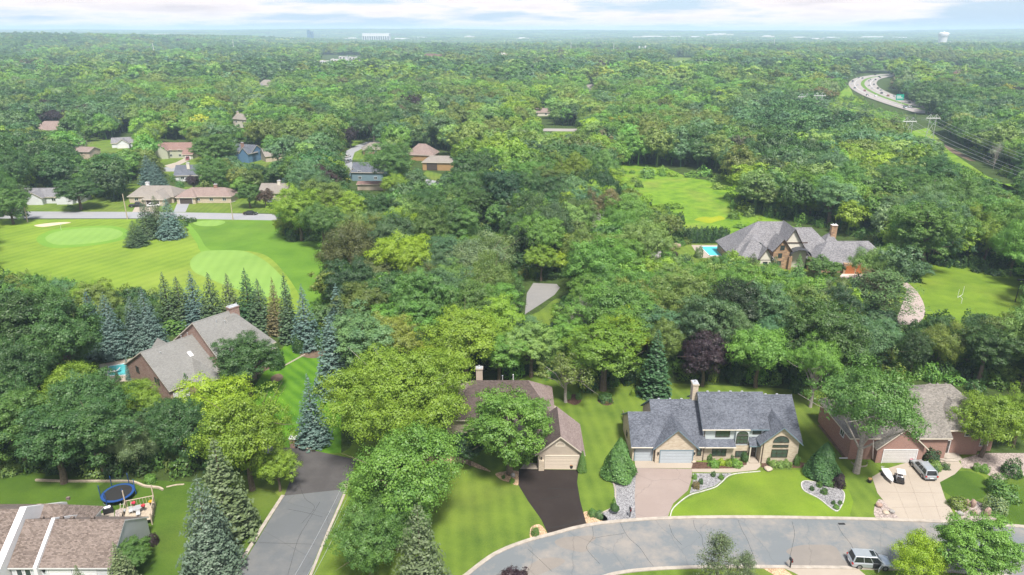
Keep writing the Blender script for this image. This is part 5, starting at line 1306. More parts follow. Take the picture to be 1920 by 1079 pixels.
# ---- pink brick house (right)
H = empty('house', (0, 0, 0), 0, 'two-storey pink brick house with grey-tan shingle roof, white garage door and open white front door', 'house')
kw = dict(rm=R_GREYTAN, wm=B_PINK, fascia=M_CREAMTRIM)
gable(H, 61.0, 75.2, 93.0, 104.0, 5.05, 9.1, hip=(5.0, 5.2), yr=98.0, **kw)
gable(H, 51.7, 66.5, 90.7, 101.8, 4.4, 8.9, hip=(4.6, 0), yr=96.4, **kw)
gable(H, 65.3, 72.4, 92.0, 96.5, 5.0, 7.8, axis='y', hip=(3.0, 0), **kw)
gable(H, 55.5, 62.5, 89.8, 96, 3.1, 6.3, axis='y', rake=.5, **kw)
garage_door(H, 'S', 59.0, 89.8, 5.0, 2.3, simple('white_garage_door', (.48, .465, .45), .5, .03), 4, 8)
WW = dict(fm=M_WHITE, gm=M_GLASS)
window(H, 'S', 63.9, 93.0, 3.3, 2.0, 1.15, 3, 1, **WW); window(H, 'S', 63.8, 93.0, .6, 1.5, 1.3, 2, 2, **WW)
window(H, 'W', 93.5, 51.7, 2.4, 1.3, 1.2, 2, 1, **WW); window(H, 'S', 70.4, 92.0, 3.3, 1.3, 1.2, 2, 1, **WW); window(H, 'S', 73.8, 93.0, .9, 1.4, 1.3, 2, 1, **WW)
door(H, 'S', 67.2, 92.0, 1.15, 2.2, M_DOOR_DARK, z=.35); lampbox(H, 'S', 66.2, 92.0, 2.1)
st = MB(); st.prism([(65.4, 91.95), (65.6, 90.8), (66.5, 90.0), (68.3, 90.0), (69.3, 90.7), (69.5, 91.95)], .02, .18); st.prism([(65.9, 91.97), (66.1, 91.0), (66.8, 90.5), (68.0, 90.5), (68.8, 91.0), (69.0, 91.97)], .18, .35); st.build('doorstep', M_KERB, H)
def gutter(x0, x1, y, z): g = MB(); g.box(x0, x1, y - .13, y - .01, z - .11, z); g.build('gutter', M_CREAMTRIM, H)
gutter(62.3, 64.9, 92.54, 4.68); gutter(64.9, 72.8, 91.54, 4.6)
lp = MB(); lp.box(51.2, 51.68, 90.9, 100.6, .02, .06); lp.build('foundation_strip', M_SOIL, H); vent(H, 61, 98, 8.2, .5)
dp = MB(); dp.box(50.4, 51.7, 90.6, 90.75, .2, .32); dp.build('downspout', M_WHITE, H)
for x in (66.8, 68.0, 69.3): bx_ = MB(); bx_.box(x - .16, x + .16, 98.1, 98.35, 8.85, 9.14); bx_.build('roof_vent', R_GREYTAN, H)

# ---- brick mansion (left)
H = empty('house', (-66.3, 112.0, 0), math.radians(52), 'large brick mansion with long olive-grey roofs, skylight and brick chimney', 'house')
kw = dict(rm=R_OLIVEGREY, wm=B_RED, fascia=M_CREAMTRIM)
gable(H, 0, 9.5, -8.2, 8.0, 3.3, 8.1, ov=.35, yr=0, rake=.25, **kw)
gable(H, 9.5, 17.2, -9.6, 7.5, 5.0, 10.9, ov=.35, yr=-1.2, rake=.25, **kw)
gable(H, 15.5, 21.4, -7.8, 6.5, 4.8, 10.3, hip=(0, 3.8), ov=.35, yr=-2.4, **kw)
gable(H, 4.8, 8.6, -9.9, -4.5, 3.2, 5.6, axis='y', hip=(2.6, 0), ov=.35, **kw)
gable(H, 11.6, 15.0, -11.0, -5, 4.5, 7.2, axis='y', hip=(2.6, 0), ov=.3, **kw)
gable(H, 17.2, 20.6, -9.4, -4, 4.5, 7.2, axis='y', hip=(2.6, 0), ov=.3, **kw)
gable(H, 5.5, 9.4, 5, 10.0, 3.0, 5.2, axis='y', ov=.35, **kw)
for yy in (-3.6, -4.6): window(H, 'W', yy, 0, 2.9, .7, 1.25, 1, 1, fm=M_FRAME_DK)
window(H, 'W', 3.2, 0, 2.9, 1.2, 1.3, 2, 1); window(H, 'S', 6.0, -9.9, .8, .9, 1.7, 1); window(H, 'S', 7.5, -9.9, .8, .9, 1.7, 1)
garage_door(H, 'S', 1.9, -8.2, 2.6, 2.2, M_WHITE, 4, 4)
sk = MB(); Ms = Matrix.Translation((6.9, -3.4, 5.98)) @ Matrix.Rotation(math.atan(4.8 / 8.2), 4, 'X'); sk.box(-.35, .35, -.6, .6, -.02, .14, 0, Ms); sk.build('skylight', M_WHITE, H)
chimney(H, 17.6, -1.2, 6, 11.4, 1.9, 1.3, B_RED, M_METAL, 3)
for q in ((2.5, -1.6, 7.1, .45), (9.0, .8, 7.4, .9), (8.0, 1.4, 7.2, .7), (13.2, -2.6, 9.9, .5), (14.6, -3.2, 9.6, .4)): vent(H, *q)

# ---- white-sided house (bottom left)
H = empty('house', (0, 0, 0), 0, 'white-sided house with mixed brown shingles and white roof dividers, cut by the bottom left corner', 'house')
kw = dict(rm=R_BROWNMIX, wm=S_WHITE, fascia=M_WHITE)
gable(H, -59.3, -47.4, 65.1, 73.7, 2.9, 6.0, rake=.12, ov=.3, yr=69.3, **kw)
gable(H, -75, -60.3, 64.0, 76.2, 2.9, 6.9, rake=.05, ov=.3, yr=70.1, **kw)
gable(H, -60.1, -54.8, 69.8, 76.0, 2.8, 5.5, axis='x', hip=(0, 2.9), ov=.35, **kw)
def slope_wall(x0, x1, prof, z0, mat, name='roof_divider'):
    b = MB(); n = len(prof)
    P0 = [Vector((x0, y, z)) for y, z in prof] + [Vector((x0, prof[-1][0], z0)), Vector((x0, prof[0][0], z0))]
    P1 = [Vector((x1, p.y, p.z)) for p in P0]; m = len(P0)
    b.poly(P0[::-1]); b.poly(P1)
    for i in range(m): j = (i + 1) % m; b.poly([P0[i], P0[j], P1[j], P1[i]][::1])
    o = b.build(name, mat, H); return o
slope_wall(-56.15, -55.75, [(64.5, 2.95), (69.3, 6.25), (74.2, 2.95)], 0, M_WHITE)
slope_wall(-60.3, -59.5, [(63.3, 2.9), (70.1, 7.25), (76.7, 2.9)], 0, M_WHITE)
window(H, 'S', -58.35, 65.1, 1.0, .8, 1.3, 1, 1, fm=M_WHITE, gm=M_GLASS); window(H, 'S', -57.35, 65.1, 1.0, .8, 1.3, 1, 1, fm=M_WHITE, gm=M_GLASS)
garage_door(H, 'S', -53.6, 65.1, 2.6, 2.2, M_WHITE, 4, 4); garage_door(H, 'S', -50.6, 65.1, 2.6, 2.2, M_WHITE, 4, 4)
lampbox(H, 'S', -55.4, 65.1, 1.9)
for x, y in ((-57.6, 74.6),): bx_ = MB(); bx_.box(x - .2, x + .2, y - .15, y + .15, 4.9, 5.25); bx_.build('roof_vent', R_BROWNMIX, H)
for x in (-57.6, -55.2, -53.9, -51.4): bx_ = MB(); bx_.box(x - .2, x + .2, 69.5, 69.8, 5.7, 6.12); bx_.build('roof_vent', R_BROWNMIX, H)

# ---- stone mansion (right, middle distance)
H = empty('house', (0, 0, 0), 0, 'sprawling stone and cream mansion with steep grey roofs and arched wooden garage doors', 'house')
kw = dict(rm=R_GREY, wm=B_STONE, fascia=M_BROWNTRIM)
gable(H, 61.5, 80.5, 184.3, 198.5, 3.5, 10.9, hip=(8.5, 2.5), yr=191.4, ov=.6, **kw)
gable(H, 63, 72, 181.4, 190, 3.3, 7.2, hip=(3.8, 3.8), ov=.5, **kw)
gable(H, 76.5, 90.5, 184.6, 195, 4.0, 9.6, hip=(3, 5.5), ov=.5, **kw)
gable(H, 82.5, 103.2, 178.4, 189, 3.0, 7.4, hip=(4.8, 4.6), ov=.6, **kw)
gable(H, 87.2, 93.8, 186, 194, 3.6, 8.2, hip=(3.2, 3.2), ov=.5, **kw)
kc = dict(rm=R_GREY, wm=M_STUCCO, fascia=M_BROWNTRIM)
gable(H, 73.2, 81.6, 182.9, 191, 4.3, 11.2, axis='y', rake=.6, **kc)
gable(H, 71.9, 76.6, 181.6, 187, 5.6, 8.6, axis='y', rake=.5, **kw)
gable(H, 68.2, 71.2, 180.9, 186, 3.9, 6.2, axis='y', rake=.5, **kc)
gable(H, 92.6, 98.8, 177.4, 184, 3.3, 6.8, axis='y', rake=.5, **kc)
sl = MB(); sl.box(89.8, 98.6, 177.3, 178.3, 0, 2.9); sl.build('wall', B_STONE, H)
bmm = MB(); bmm.box(73.5, 81.4, 182.74, 182.88, 7.0, 7.3); bmm.build('gable_beam', M_BROWNTRIM, H)
for cx0 in (91.6, 94.5):
    garage_door(H, 'S', cx0, 177.3, 2.2, 2.0, M_DOOR_WOOD, 3, 3, trim=M_DOOR_WOOD); g = MB(); Mx = frame_M('S', cx0, 177.3, 2.02); g.poly([Mx @ Vector((math.cos(math.pi * i / 8) * 1.1, .05, math.sin(math.pi * i / 8) * .5)) for i in range(9)][::-1]); g.build('arch', M_DOOR_WOOD, H)
window(H, 'S', 95.6, 177.4, 4.0, 1.4, 1.0, 2, 1); window(H, 'S', 74.2, 181.6, 5.4, 1.2, 1.4, 2, 2); window(H, 'S', 73.8, 181.6, 3.2, 1.1, 1.3, 2, 1); window(H, 'S', 73.8, 181.6, 1.0, 1.1, 1.3, 2, 1)
window(H, 'S', 66.5, 181.4, 1.0, 1.6, 1.3, 2, 1); window(H, 'S', 83.4, 184.6, 1.0, 1.2, 1.8, 1, 1); window(H, 'S', 85, 184.6, 1.0, 1.2, 1.8, 1, 1); window(H, 'S', 69.7, 180.9, 1.0, 1.3, 1.3, 2, 1)
can = MB(); n_ = 10
for i in range(n_):
    a0, a1 = math.pi * i / n_, math.pi * (i + 1) / n_; x0_, x1_ = 79.2 - 2.9 * math.cos(a0), 79.2 - 2.9 * math.cos(a1); z0_, z1_ = 3.9 + 1.9 * math.sin(a0), 3.9 + 1.9 * math.sin(a1)
    for dz, fl in ((0, 0), (-.15, 1)):
        q = [(x0_, 180.6, z0_ + dz), (x1_, 180.6, z1_ + dz), (x1_, 183.6, z1_ + dz + .3), (x0_, 183.6, z0_ + dz + .3)]; can.poly(q[::-1] if fl else q)
    can.poly([(x0_, 180.6, z0_ - .15), (x1_, 180.6, z1_ - .15), (x1_, 180.6, z1_), (x0_, 180.6, z0_)])
can.build('entry_canopy', simple('dark_metal_roof', (.05, .052, .058), .5, .1), H)
for x in (76.5, 81.9): pp = MB(); pp.box(x - .4, x + .4, 180.7, 181.4, 0, 3.8); pp.build('entry_pier', B_STONE, H)
eb = MB(); n_ = 10
for i in range(n_):
    a0, a1 = math.pi * i / n_, math.pi * (i + 1) / n_; f0 = (66.6 + 2.2 * (i / n_) * 2, 0); xx0, xx1 = 66.4 + 4.2 * i / n_, 66.4 + 4.2 * (i + 1) / n_; zz0, zz1 = 5.5 + 1.2 * math.sin(a0), 5.5 + 1.2 * math.sin(a1)
    eb.poly([(xx0, 185.2, zz0), (xx1, 185.2, zz1), (xx1, 188.2, zz1 + 1.2), (xx0, 188.2, zz0 + 1.2)]); eb.poly([(xx0, 185.22, 5.0), (xx1, 185.22, 5.0), (xx1, 185.22, zz1 - .02), (xx0, 185.22, zz0 - .02)], 1)
eb.build('eyebrow_dormer', [R_GREY, M_GLASS], H)
chimney(H, 91.2, 189.6, 5, 10.2, 1.6, 1.1, B_STONE, M_WHITE, 2)

# ---- simpler houses seen among the far trees: (pixel of the front centre at the ground, width, depth, turn, ...)
def suburb_house(px, py, w, d, rot, ze, zr, rm, wm, label, hip=0., axis='x', extra=None, wins=3, chim=None, gdoor=None, fm=None, z=0.):
    p = at(px, py, z); H = empty('house', p, math.radians(rot), label, 'house', 'houses among the far trees')
    hp = (hip, hip); gable(H, -w / 2, w / 2, 0, d, ze, zr, axis, hip=hp, rm=rm, wm=wm, fascia=M_CREAMTRIM if fm is None else fm)
    if extra:
        for (x0, x1, y0, y1, e, r, ax, hh, wmm) in extra: gable(H, x0, x1, y0, y1, e, r, ax, hip=(hh, hh) if not isinstance(hh, tuple) else hh, rm=rm, wm=wmm or wm, fascia=M_CREAMTRIM if fm is None else fm)
    for i in range(wins): x = -w / 2 + w * (i + .5) / wins; window(H, 'S', x, 0, .9 if ze < 4 else 3.4, 1.5, 1.2, 2, 1, fm=M_WHITE)
    if ze > 4:
        for i in range(wins): x = -w / 2 + w * (i + .5) / wins; window(H, 'S', x, 0, .8, 1.4, 1.3, 2, 1, fm=M_WHITE)
    if chim: chimney(H, chim[0], chim[1], zr - 1.5, zr + 1.0, 1.2, 1, chim[2])
    if gdoor: garage_door(H, 'S', gdoor[0], gdoor[1], gdoor[2], 2.2, gdoor[3], 4, 0)
    return H
suburb_house(92, 382, 24, 8, 3, 2.9, 5.2, R_GREY, S_WHITE, 'long white ranch house behind the broad dark tree across the golf course road', wins=6, extra=[(-7, -1, -2.2, 4, 2.9, 4.8, 'y', 0, None), (4, 10, -2, 4, 2.9, 4.6, 'y', 0, None)])
suburb_house(285, 381, 17, 11, 0, 2.8, 5.6, R_TAN, S_TAN, 'tan-roofed ranch house with a curved entry and two vehicles before it', hip=3.0, wins=3, chim=(-3.5, 6, M_WHITE), extra=[(-1, 7.5, -5, 4, 2.8, 4.9, 'y', (3, 0), None)], gdoor=(3.0, -5, 4.8, M_DOOR_DARK))
suburb_house(385, 381, 20, 9, 0, 2.8, 5.1, R_BROWN, B_CREAM, 'low brown-roofed brick ranch house with a dark garage door', hip=3.5, wins=4, chim=(3, 4.5, B_PINK), extra=[(-10, -3, -1.5, 7, 2.8, 4.8, 'x', 2.6, None)], gdoor=(-6.5, -1.5, 4.8, M_DOOR_DARK))
suburb_house(520, 374, 14, 9, -2, 2.8, 5.4, R_TAN, S_TAN, 'grey-tan roofed ranch house right of the maroon tree', wins=3, chim=(0, 4, M_STUCCO))
suburb_house(330, 297, 18, 9, 3, 4.6, 7.4, R_RED, S_SAGE, 'sage green house with a red-brown roof above a curving driveway', wins=4, extra=[(-9, -3, -2, 4, 4.6, 7.0, 'y', 0, None), (5, 10, -3.5, 4, 2.8, 5.4, 'x', 0, None)], gdoor=(7.5, -3.5, 2.6, M_WHITE))
suburb_house(358, 340, 13, 10, 8, 2.9, 6.3, R_SLATE, S_WHITE, 'low house with a dark slate roof and white chimney below the sage green house', wins=2, chim=(-1, 3, M_STUCCO))
suburb_house(456, 303, 12, 8, -20, 5.2, 8.0, R_SLATE, S_BLUE, 'bright blue two-storey house with a tall brick chimney', wins=3, chim=(0, 1.0, B_PINK), extra=[(1, 6, -3, 4, 5, 7.6, 'y', 0, None)])
suburb_house(154, 305, 10, 8, -8, 5.6, 7.2, R_TAUPE, S_TAN, 'boxy beige two-storey house among dark trees at the left', wins=0)
suburb_house(233, 277, 12, 8, 20, 2.9, 5.2, R_GREY, S_WHITE, 'white garage house with pale grey roof behind the boxy beige house', wins=1, extra=[(-3, 3, -3, 4, 2.8, 5, 'y', 0, None)], gdoor=(0, -3, 4.5, M_WHITE))
suburb_house(92, 252, 20, 12, 0, 3.0, 7.5, R_BROWN, S_TAN, 'wide brown-roofed house at the far left', hip=5, wins=0)
suburb_house(138, 243, 14, 10, 0, 3.2, 6.0, R_GREY, S_WHITE, 'pale grey-roofed house beside the wide brown-roofed one', wins=0)
suburb_house(451, 240, 12, 9, -25, 6.0, 9.0, R_TAN, M_STUCCO, 'pale two-storey house half hidden by trees above the blue house', wins=2, chim=(-5, 4, M_DOOR_TAN))
suburb_house(525, 302, 14, 9, 35, 3.2, 6.2, R_TAN, S_TAN, 'tan-roofed house left of the silvery spruce', wins=0)
suburb_house(555, 285, 11, 9, 50, 3.5, 7.0, R_TAUPE, M_STUCCO, 'pale house with a brown chimney behind the tan-roofed one', wins=1, chim=(2, 5, B_PINK))
suburb_house(690, 340, 14, 9, -4, 4.2, 7.4, R_SLATE, S_TEAL, 'blue-grey house with a dark slate roof beside the winding road', wins=2, axis='x', extra=[(-8.5, -5, 1, 9, 3.0, 5.6, 'y', 0, None)], chim=(6, 1, B_CREAM))
suburb_house(700, 357, 13, 6, 0, 2.6, 3.2, R_RED, S_TAN, 'low red-roofed house in front of the blue-grey one', wins=0)
suburb_house(705, 290, 13, 9, 15, 3, 5.8, R_TAN, B_PINK, 'tan-roofed brick house on the corner of the winding road', hip=4, wins=3)
suburb_house(787, 302, 14, 11, -10, 3.4, 7.8, R_BROWN, S_CEDAR, 'grey-brown roofed house left of the timber house', hip=5, wins=0)
H_ = suburb_house(822, 320, 15, 9, -5, 4.0, 6.2, R_TAN, S_CEDAR, 'timber-clad house with a dark recessed garage among yellow-green trees', hip=3, wins=0)
rb = MB(); rb.box(-5.5, -.5, -.12, -.02, .1, 3.4); rb.build('recessed_door', M_DOOR_DARK, H_)
suburb_house(818, 250, 12, 10, 0, 3, 6.4, R_GREY, S_TAN, 'small grey hip roof in the trees left of centre', hip=5.5, wins=0)
suburb_house(862, 237, 14, 12, 10, 3, 7.2, R_GREY, S_TAN, 'pyramid grey roof deep in the trees left of centre', hip=6.8, wins=0)
suburb_house(1015, 218, 14, 9, 5, 3, 5.6, R_BROWN, M_STUCCO, 'low brown-roofed house in the trees above the road', wins=2)
suburb_house(500, 166, 18, 12, 10, 4, 9, R_TAN, M_STUCCO, 'far pale house roof in the trees at upper left', hip=6, wins=0)
suburb_house(485, 172, 12, 10, 35, 4, 8, R_GREY, S_WHITE, 'far white gable beside the pale roof at upper left', wins=0)
suburb_house(96, 214, 18, 10, 0, 4, 6.5, R_TAN, M_STUCCO, 'far flat pale roof between purple trees at the left', wins=0)

suburb_house(30, 286, 12, 9, 10, 3.2, 6.2, R_GREY, M_STUCCO, 'small grey-roofed house at the left edge of the suburb', wins=1)
suburb_house(725, 190, 12, 9, 0, 3.5, 6.5, R_GREY, S_WHITE, 'tiny white house deep in the trees above the winding road', wins=0)
suburb_house(885, 190, 13, 9, 15, 3.5, 7, R_GREY, S_WHITE, 'small pale gabled house deep in the trees near the centre', wins=0)
suburb_house(1107, 172, 13, 9, -10, 3.5, 7, R_TAN, M_STUCCO, 'small pale roof deep in the trees right of centre', wins=0)
# ---- far big buildings
def flat_block(par, x0, x1, y0, y1, z1, mat, nwin=0, floors=1, name='wall', gm=None, z0=0., parapet=.5):
    b = MB(); b.box(x0, x1, y0, y1, z0, z1); b.box(x0 - .2, x1 + .2, y0 - .2, y0 + .4, z1, z1 + parapet); b.box(x0 - .2, x0 + .4, y0 + .4, y1, z1, z1 + parapet); b.box(x1 - .4, x1 + .2, y0 + .4, y1, z1, z1 + parapet)
    o = b.build(name, mat, par)
    fh = (z1 - z0) / floors
    for k in range(floors):
        for i in range(nwin):
            w_ = (x1 - x0) / nwin; g = MB(); xx = x0 + w_ * (i + .5); g.box(xx - w_ * .32, xx + w_ * .32, y0 - .12, y0 - .02, z0 + fh * k + fh * .25, z0 + fh * k + fh * .8); g.build('window', gm or M_GLASS, par)
def far_site(name, px, py, zt, dist, label, cat='building', group=None):
    """stand a thing dist metres out so that its foot shows at column px"""
    X_ = (px - 960) / FPX * (dist * CP + CH * SP); zg = float(height(X_, dist)); return empty(name, (X_, dist, zg), 0, label, cat, group)
def px_m(n, dist): return n * (dist * CP + 30) / FPX
B = far_site('apartment_building', 640, 118, 0, 1180, 'white and brick apartment complex with flat roofs left of centre under the horizon')
u = px_m(1, 1180); W_ = S_WHITE
B.scale.z = 1.35
flat_block(B, -18 * u, 32 * u, 0, 20, 13, M_WHITE, 9, 3); flat_block(B, -40 * u, -18 * u, 6, 26, 11, M_WHITE, 5, 3); flat_block(B, -12 * u, 4 * u, -4, -.4, 9, B_PINK, 3, 2); flat_block(B, 32 * u, 52 * u, 4, 22, 6, B_PINK, 5, 1)
flat_block(B, -2 * u, 10 * u, -2, 14, 16, M_WHITE, 2, 1, z0=13.5); flat_block(B, 16 * u, 28 * u, -2, 14, 15.5, M_WHITE, 2, 1, z0=13.5); flat_block(B, -40 * u, -24 * u, -3, 5.6, 5, B_PINK, 3, 1)
B = far_site('office_building', 705, 72, 0, 4300, 'large white warehouse-like office block on the horizon left of centre'); u = px_m(1, 4300)
flat_block(B, -25 * u, 25 * u, 0, 60, 46, M_WHITE, 12, 1, parapet=2); flat_block(B, -25 * u, 26 * u, 2, 50, 52, M_WHITE, 0, z0=48.2)
B = far_site('glass_tower', 582, 72, 0, 4300, 'slim blue glass tower pair on the horizon left of the white block'); M_TWR = simple('blue_tower_glass', (.07, .16, .28), .3, .2, .1)
flat_block(B, -5 * u, 0, 0, 20, 62, M_TWR, 2, 8); flat_block(B, .7 * u, 5.5 * u, 4, 24, 54, M_TWR, 2, 8)
B = far_site('water_tower', 1765, 80, 0, 3000, 'tall white water tower on the horizon at the right', 'water tower'); u = px_m(1, 3000)
b = MB(); b.tube([(0, 0, -5), (0, 0, 10), (0, 0, 36), (0, 0, 44)], [6.2 * u, 6.4 * u, 7.6 * u, 8.6 * u], 20); b.build('tower_shaft', M_WHITE, B); b = MB(); b.tube([(0, 0, 44), (0, 0, 52), (0, 0, 55), (0, 0, 56.5)], [9.0 * u, 9.2 * u, 8.6 * u, 5 * u], 24); b.build('tank', M_WHITE, B)
b = MB(); b.tube([(0, 0, 56.4), (0, 0, 59)], [2 * u, 1.2 * u], 8); b.build('tank_hatch', M_METAL, B)
fb = [(755, 76, 4600, 60, 14), (790, 75, 5200, 30, 14), (660, 75, 4700, 30, 16), (722, 81, 3300, 22, 8), (1225, 70, 5600, 75, 18), (1268, 72, 5200, 40, 16), (1305, 74, 4800, 30, 14), (1350, 70, 5900, 50, 20), (1385, 78, 3900, 36, 9), (1345, 79, 3700, 12, 9),
      (1500, 73, 5000, 40, 16), (1530, 75, 4400, 30, 14), (1560, 74, 4700, 26, 16), (1590, 77, 3900, 22, 10), (1640, 72, 5000, 80, 16), (1690, 73, 4700, 50, 12), (1785, 76, 3300, 12, 10), (540, 74, 5000, 40, 14), (250, 72, 5000, 60, 14), (300, 70, 5600, 40, 16), (1440, 73, 5400, 24, 20), (1100, 76, 5000, 20, 12), (980, 74, 5200, 24, 14), (880, 72, 5600, 18, 20)  , (1760, 134, 900, 0, 0)]
for i, (px_, py_, di, wp, hh) in enumerate(fb[:-1]):
    side = 'left of centre' if px_ < 960 else 'right of centre'
    B = far_site('warehouse', px_, py_, 0, di, 'pale commercial building in the haze at the horizon, ' + side, 'building', 'pale commercial buildings at the horizon ' + side); u = px_m(1, di)
    hh *= 1.1; flat_block(B, -wp * u / 2, wp * u / 2, 0, 50, hh, M_WHITE if i % 3 == 0 else M_STUCCO, 0, 1, parapet=1); flat_block(B, -wp * u / 4, wp * u / 5, 5, 40, hh + 5, M_WHITE, 0, 1, z0=hh + .1, parapet=.5)
for px_, di, wp, hh, lb in ((750, 1270, 60, 7, 'brown low apartment rows right of the white complex'), (812, 1330, 30, 10, 'tan three-storey block right of the brown rows'), (898, 1400, 46, 6, 'row of pale shop buildings near the centre under the horizon'), (945, 1420, 12, 9, 'small white building at the right end of the pale shop row'), (560, 1150, 76, 3.5, 'long low grey roof left of the white complex'), (1806, 905, 52, 5, 'long low brown school roof in the right woods'), (1840, 1010, 30, 5, 'low roof with rooftop units behind the brown school'), (1885, 1250, 24, 5, 'pale low building at the far right')):
    B = far_site('low_building', px_, 0, 0, di, lb); u = px_m(1, di); hh = hh * 1.5 + 5; flat_block(B, -wp * u / 2, wp * u / 2, 0, 24, hh, B_PINK if 'brown' in lb else M_STUCCO, max(3, wp // 6), 1)
    flat_block(B, -wp * u / 2.4, wp * u / 6, 3, 18, hh + 1.8, R_BROWN if 'brown' in lb else M_WHITE, 0, 1, z0=hh + .05)
for i, (dx, zz_) in enumerate(((1198, 26), (1204, 24), (1209, 27))):
    B = far_site('power_station_stack', dx, 90, 0, 2000, 'pale steel frame tower in the cluster standing above trees right of centre', 'tower', 'pale frame towers right of centre'); b = MB(); b.tube([(0, 0, 0), (0, 0, zz_)], 1.6, 8); b.build('mast', M_WHITE, B)
    b = MB(); b.box(-3, 3, -.5, .5, zz_ - 3, zz_ - 2); b.build('crossarm', M_WHITE, B)
for px_, di, zt in ((292, 1500, 36), (440, 1900, 40), (1070, 1900, 38), (1150, 1900, 34), (1450, 2400, 40)):
    B = far_site('radio_mast', px_, 0, 0, di, 'thin pale mast rising from the hazy trees', 'mast', 'thin masts in the hazy trees'); b = MB(); b.tube([(0, 0, 0), (0, 0, zt)], [.8, .35], 6); b.build('mast', M_WHITE, B)
# ------------------------------------------------------------------ vehicles
def loft(mb, rings, mi=0, cap=True):
    n = len(rings[0])
    for a, b in zip(rings, rings[1:]):
        for k in range(n): mb.poly([a[k], a[(k + 1) % n], b[(k + 1) % n], b[k]], mi)
    if cap: mb.poly(rings[0][::-1], mi); mb.poly(rings[-1], mi)
def car(name, label, loc, rz, L=4.8, W=1.92, Ht=1.72, pm=None, kind='suv', group=None, simple_=False, open_door=False, sunroof=False, rails=False):
    o = empty(name, loc, rz, label, {'suv': 'car', 'sedan': 'car', 'truck': 'pickup truck'}[kind], group)
    pm = pm or P_SILVER; h = W / 2
    bz = 1.0 if kind != 'sedan' else .86
    st = [(-.5, .80, .38, .80), (-.485, .93, .30, .93), (-.42, .985, .24, bz), (-.2, 1, .22, bz + .02), (.1, 1, .22, bz), (.22, .99, .22, bz - .03), (.34, .975, .24, bz - .08), (.44, .93, .28, bz - .17), (.485, .84, .34, bz - .27), (.5, .7, .4, bz - .38)]
    rings = []
    for x, k, zb, zt in st:
        y = h * k; x *= L
        rings.append([Vector(p) for p in ((x, -y * .9, zb), (x, y * .9, zb), (x, y, zb + .16), (x, y * 1.0, zt - .16), (x, y * .93, zt - .03), (x, y * .8, zt), (x, -y * .8, zt), (x, -y * .93, zt - .03), (x, -y, zt - .16), (x, -y, zb + .16))])
    b = MB(); loft(b, rings)
    cb = {'suv': (-.475, .255, -.42, .10), 'sedan': (-.40, .24, -.24, .07), 'truck': (-.12, .25, -.09, .12)}[kind]
    zb_, zr = bz - .02, Ht
    def quadring(x0, x1, yy, z): return [Vector((x0, -yy, z)), Vector((x1, -yy, z)), Vector((x1, yy, z)), Vector((x0, yy, z))]
    r0 = quadring(cb[0] * L, cb[1] * L, h * .92, zb_); r1 = quadring(cb[2] * L, cb[3] * L, h * .74, zr - .05)
    # roof panel and pillars in paint
    rp = quadring(cb[2] * L - .03, cb[3] * L + .05, h * .76, zr - .055); rq = quadring(cb[2] * L + .05, cb[3] * L - .08, h * .66, zr)
    loft(b, [rp, rq])
    for i in range(4): b.tube([r0[i], r1[i]], .055 if kind != 'suv' or i in (1, 2) else .09, 5)
    for s in (-1, 1):
        for f in ((.36, .66) if kind != 'truck' else (.1,)):
            xa = cb[0] * L + (cb[1] - cb[0]) * L * f; xb_ = cb[2] * L + (cb[3] - cb[2]) * L * f; b.tube([(xa, s * h * .925, zb_), (xb_, s * h * .75, zr - .06)], .045, 4)
    if kind == 'truck': b.box(-.49 * L, -.14 * L, -h * .8, h * .8, bz - .02, bz + .004, 0)
    if rails:
        for s in (-1, 1): b.tube([(cb[2] * L + .2, s * h * .66, zr + .02), (cb[3] * L - .3, s * h * .66, zr + .02)], .025, 4)
    body = b.build('body', pm, o)
    if kind == 'truck': k = MB(); k.box(-.475 * L, -.15 * L, -h * .72, h * .72, bz + .004, bz + .02); k.build('truck_bed', M_BLACK, o)
    # glazing
    def inset(A, B, name, off):
        g = MB(); P = [A[0], A[1], B[1], B[0]]; n = (P[1] - P[0]).cross(P[3] - P[0]).normalized(); c = sum(P, Vector()) / 4; P = [c + (p - c) * .93 + n * off for p in P]; g.poly(P); g.build(name, M_CARGLASS, o)
    inset([r0[1], r0[2]], [r1[1], r1[2]], 'windscreen', .0); inset([r0[3], r0[0]], [r1[3], r1[0]], 'rear_window', .0)
    inset([r0[0], r0[1]], [r1[0], r1[1]], 'side_window', .0); inset([r0[2], r0[3]], [r1[2], r1[3]], 'side_window', .0)
    core = MB(); c0 = quadring(cb[0] * L + .05, cb[1] * L - .05, h * .88, zb_ - .1); c1 = quadring(cb[2] * L + .03, cb[3] * L - .03, h * .71, zr - .08); loft(core, [c0, c1]); core.build('interior', M_BLACK, o)
    if sunroof: k = MB(); k.box(-.02 * L, .085 * L, -h * .48, h * .48, zr + .001, zr + .012); k.build('sunroof', M_CARGLASS, o)
    wr = .36 if kind != 'sedan' else .33
    for sx in (-.31, .31):
        for s in (-1, 1):
            wv = MB(); y0, y1 = s * (h - .24), s * (h + .015); wv.tube([(0, 0, 0), (0, y1 - y0, 0)], wr, 16); w_ = wv.build('wheel', M_RUBBER, o, loc=(sx * L, y0, wr))
            if not simple_: rv = MB(); rv.tube([(0, y1 - y0 - s * .02, 0), (0, y1 - y0 + s * .01, 0)], wr * .62, 12); rv.build('rim', P_RIM, w_)
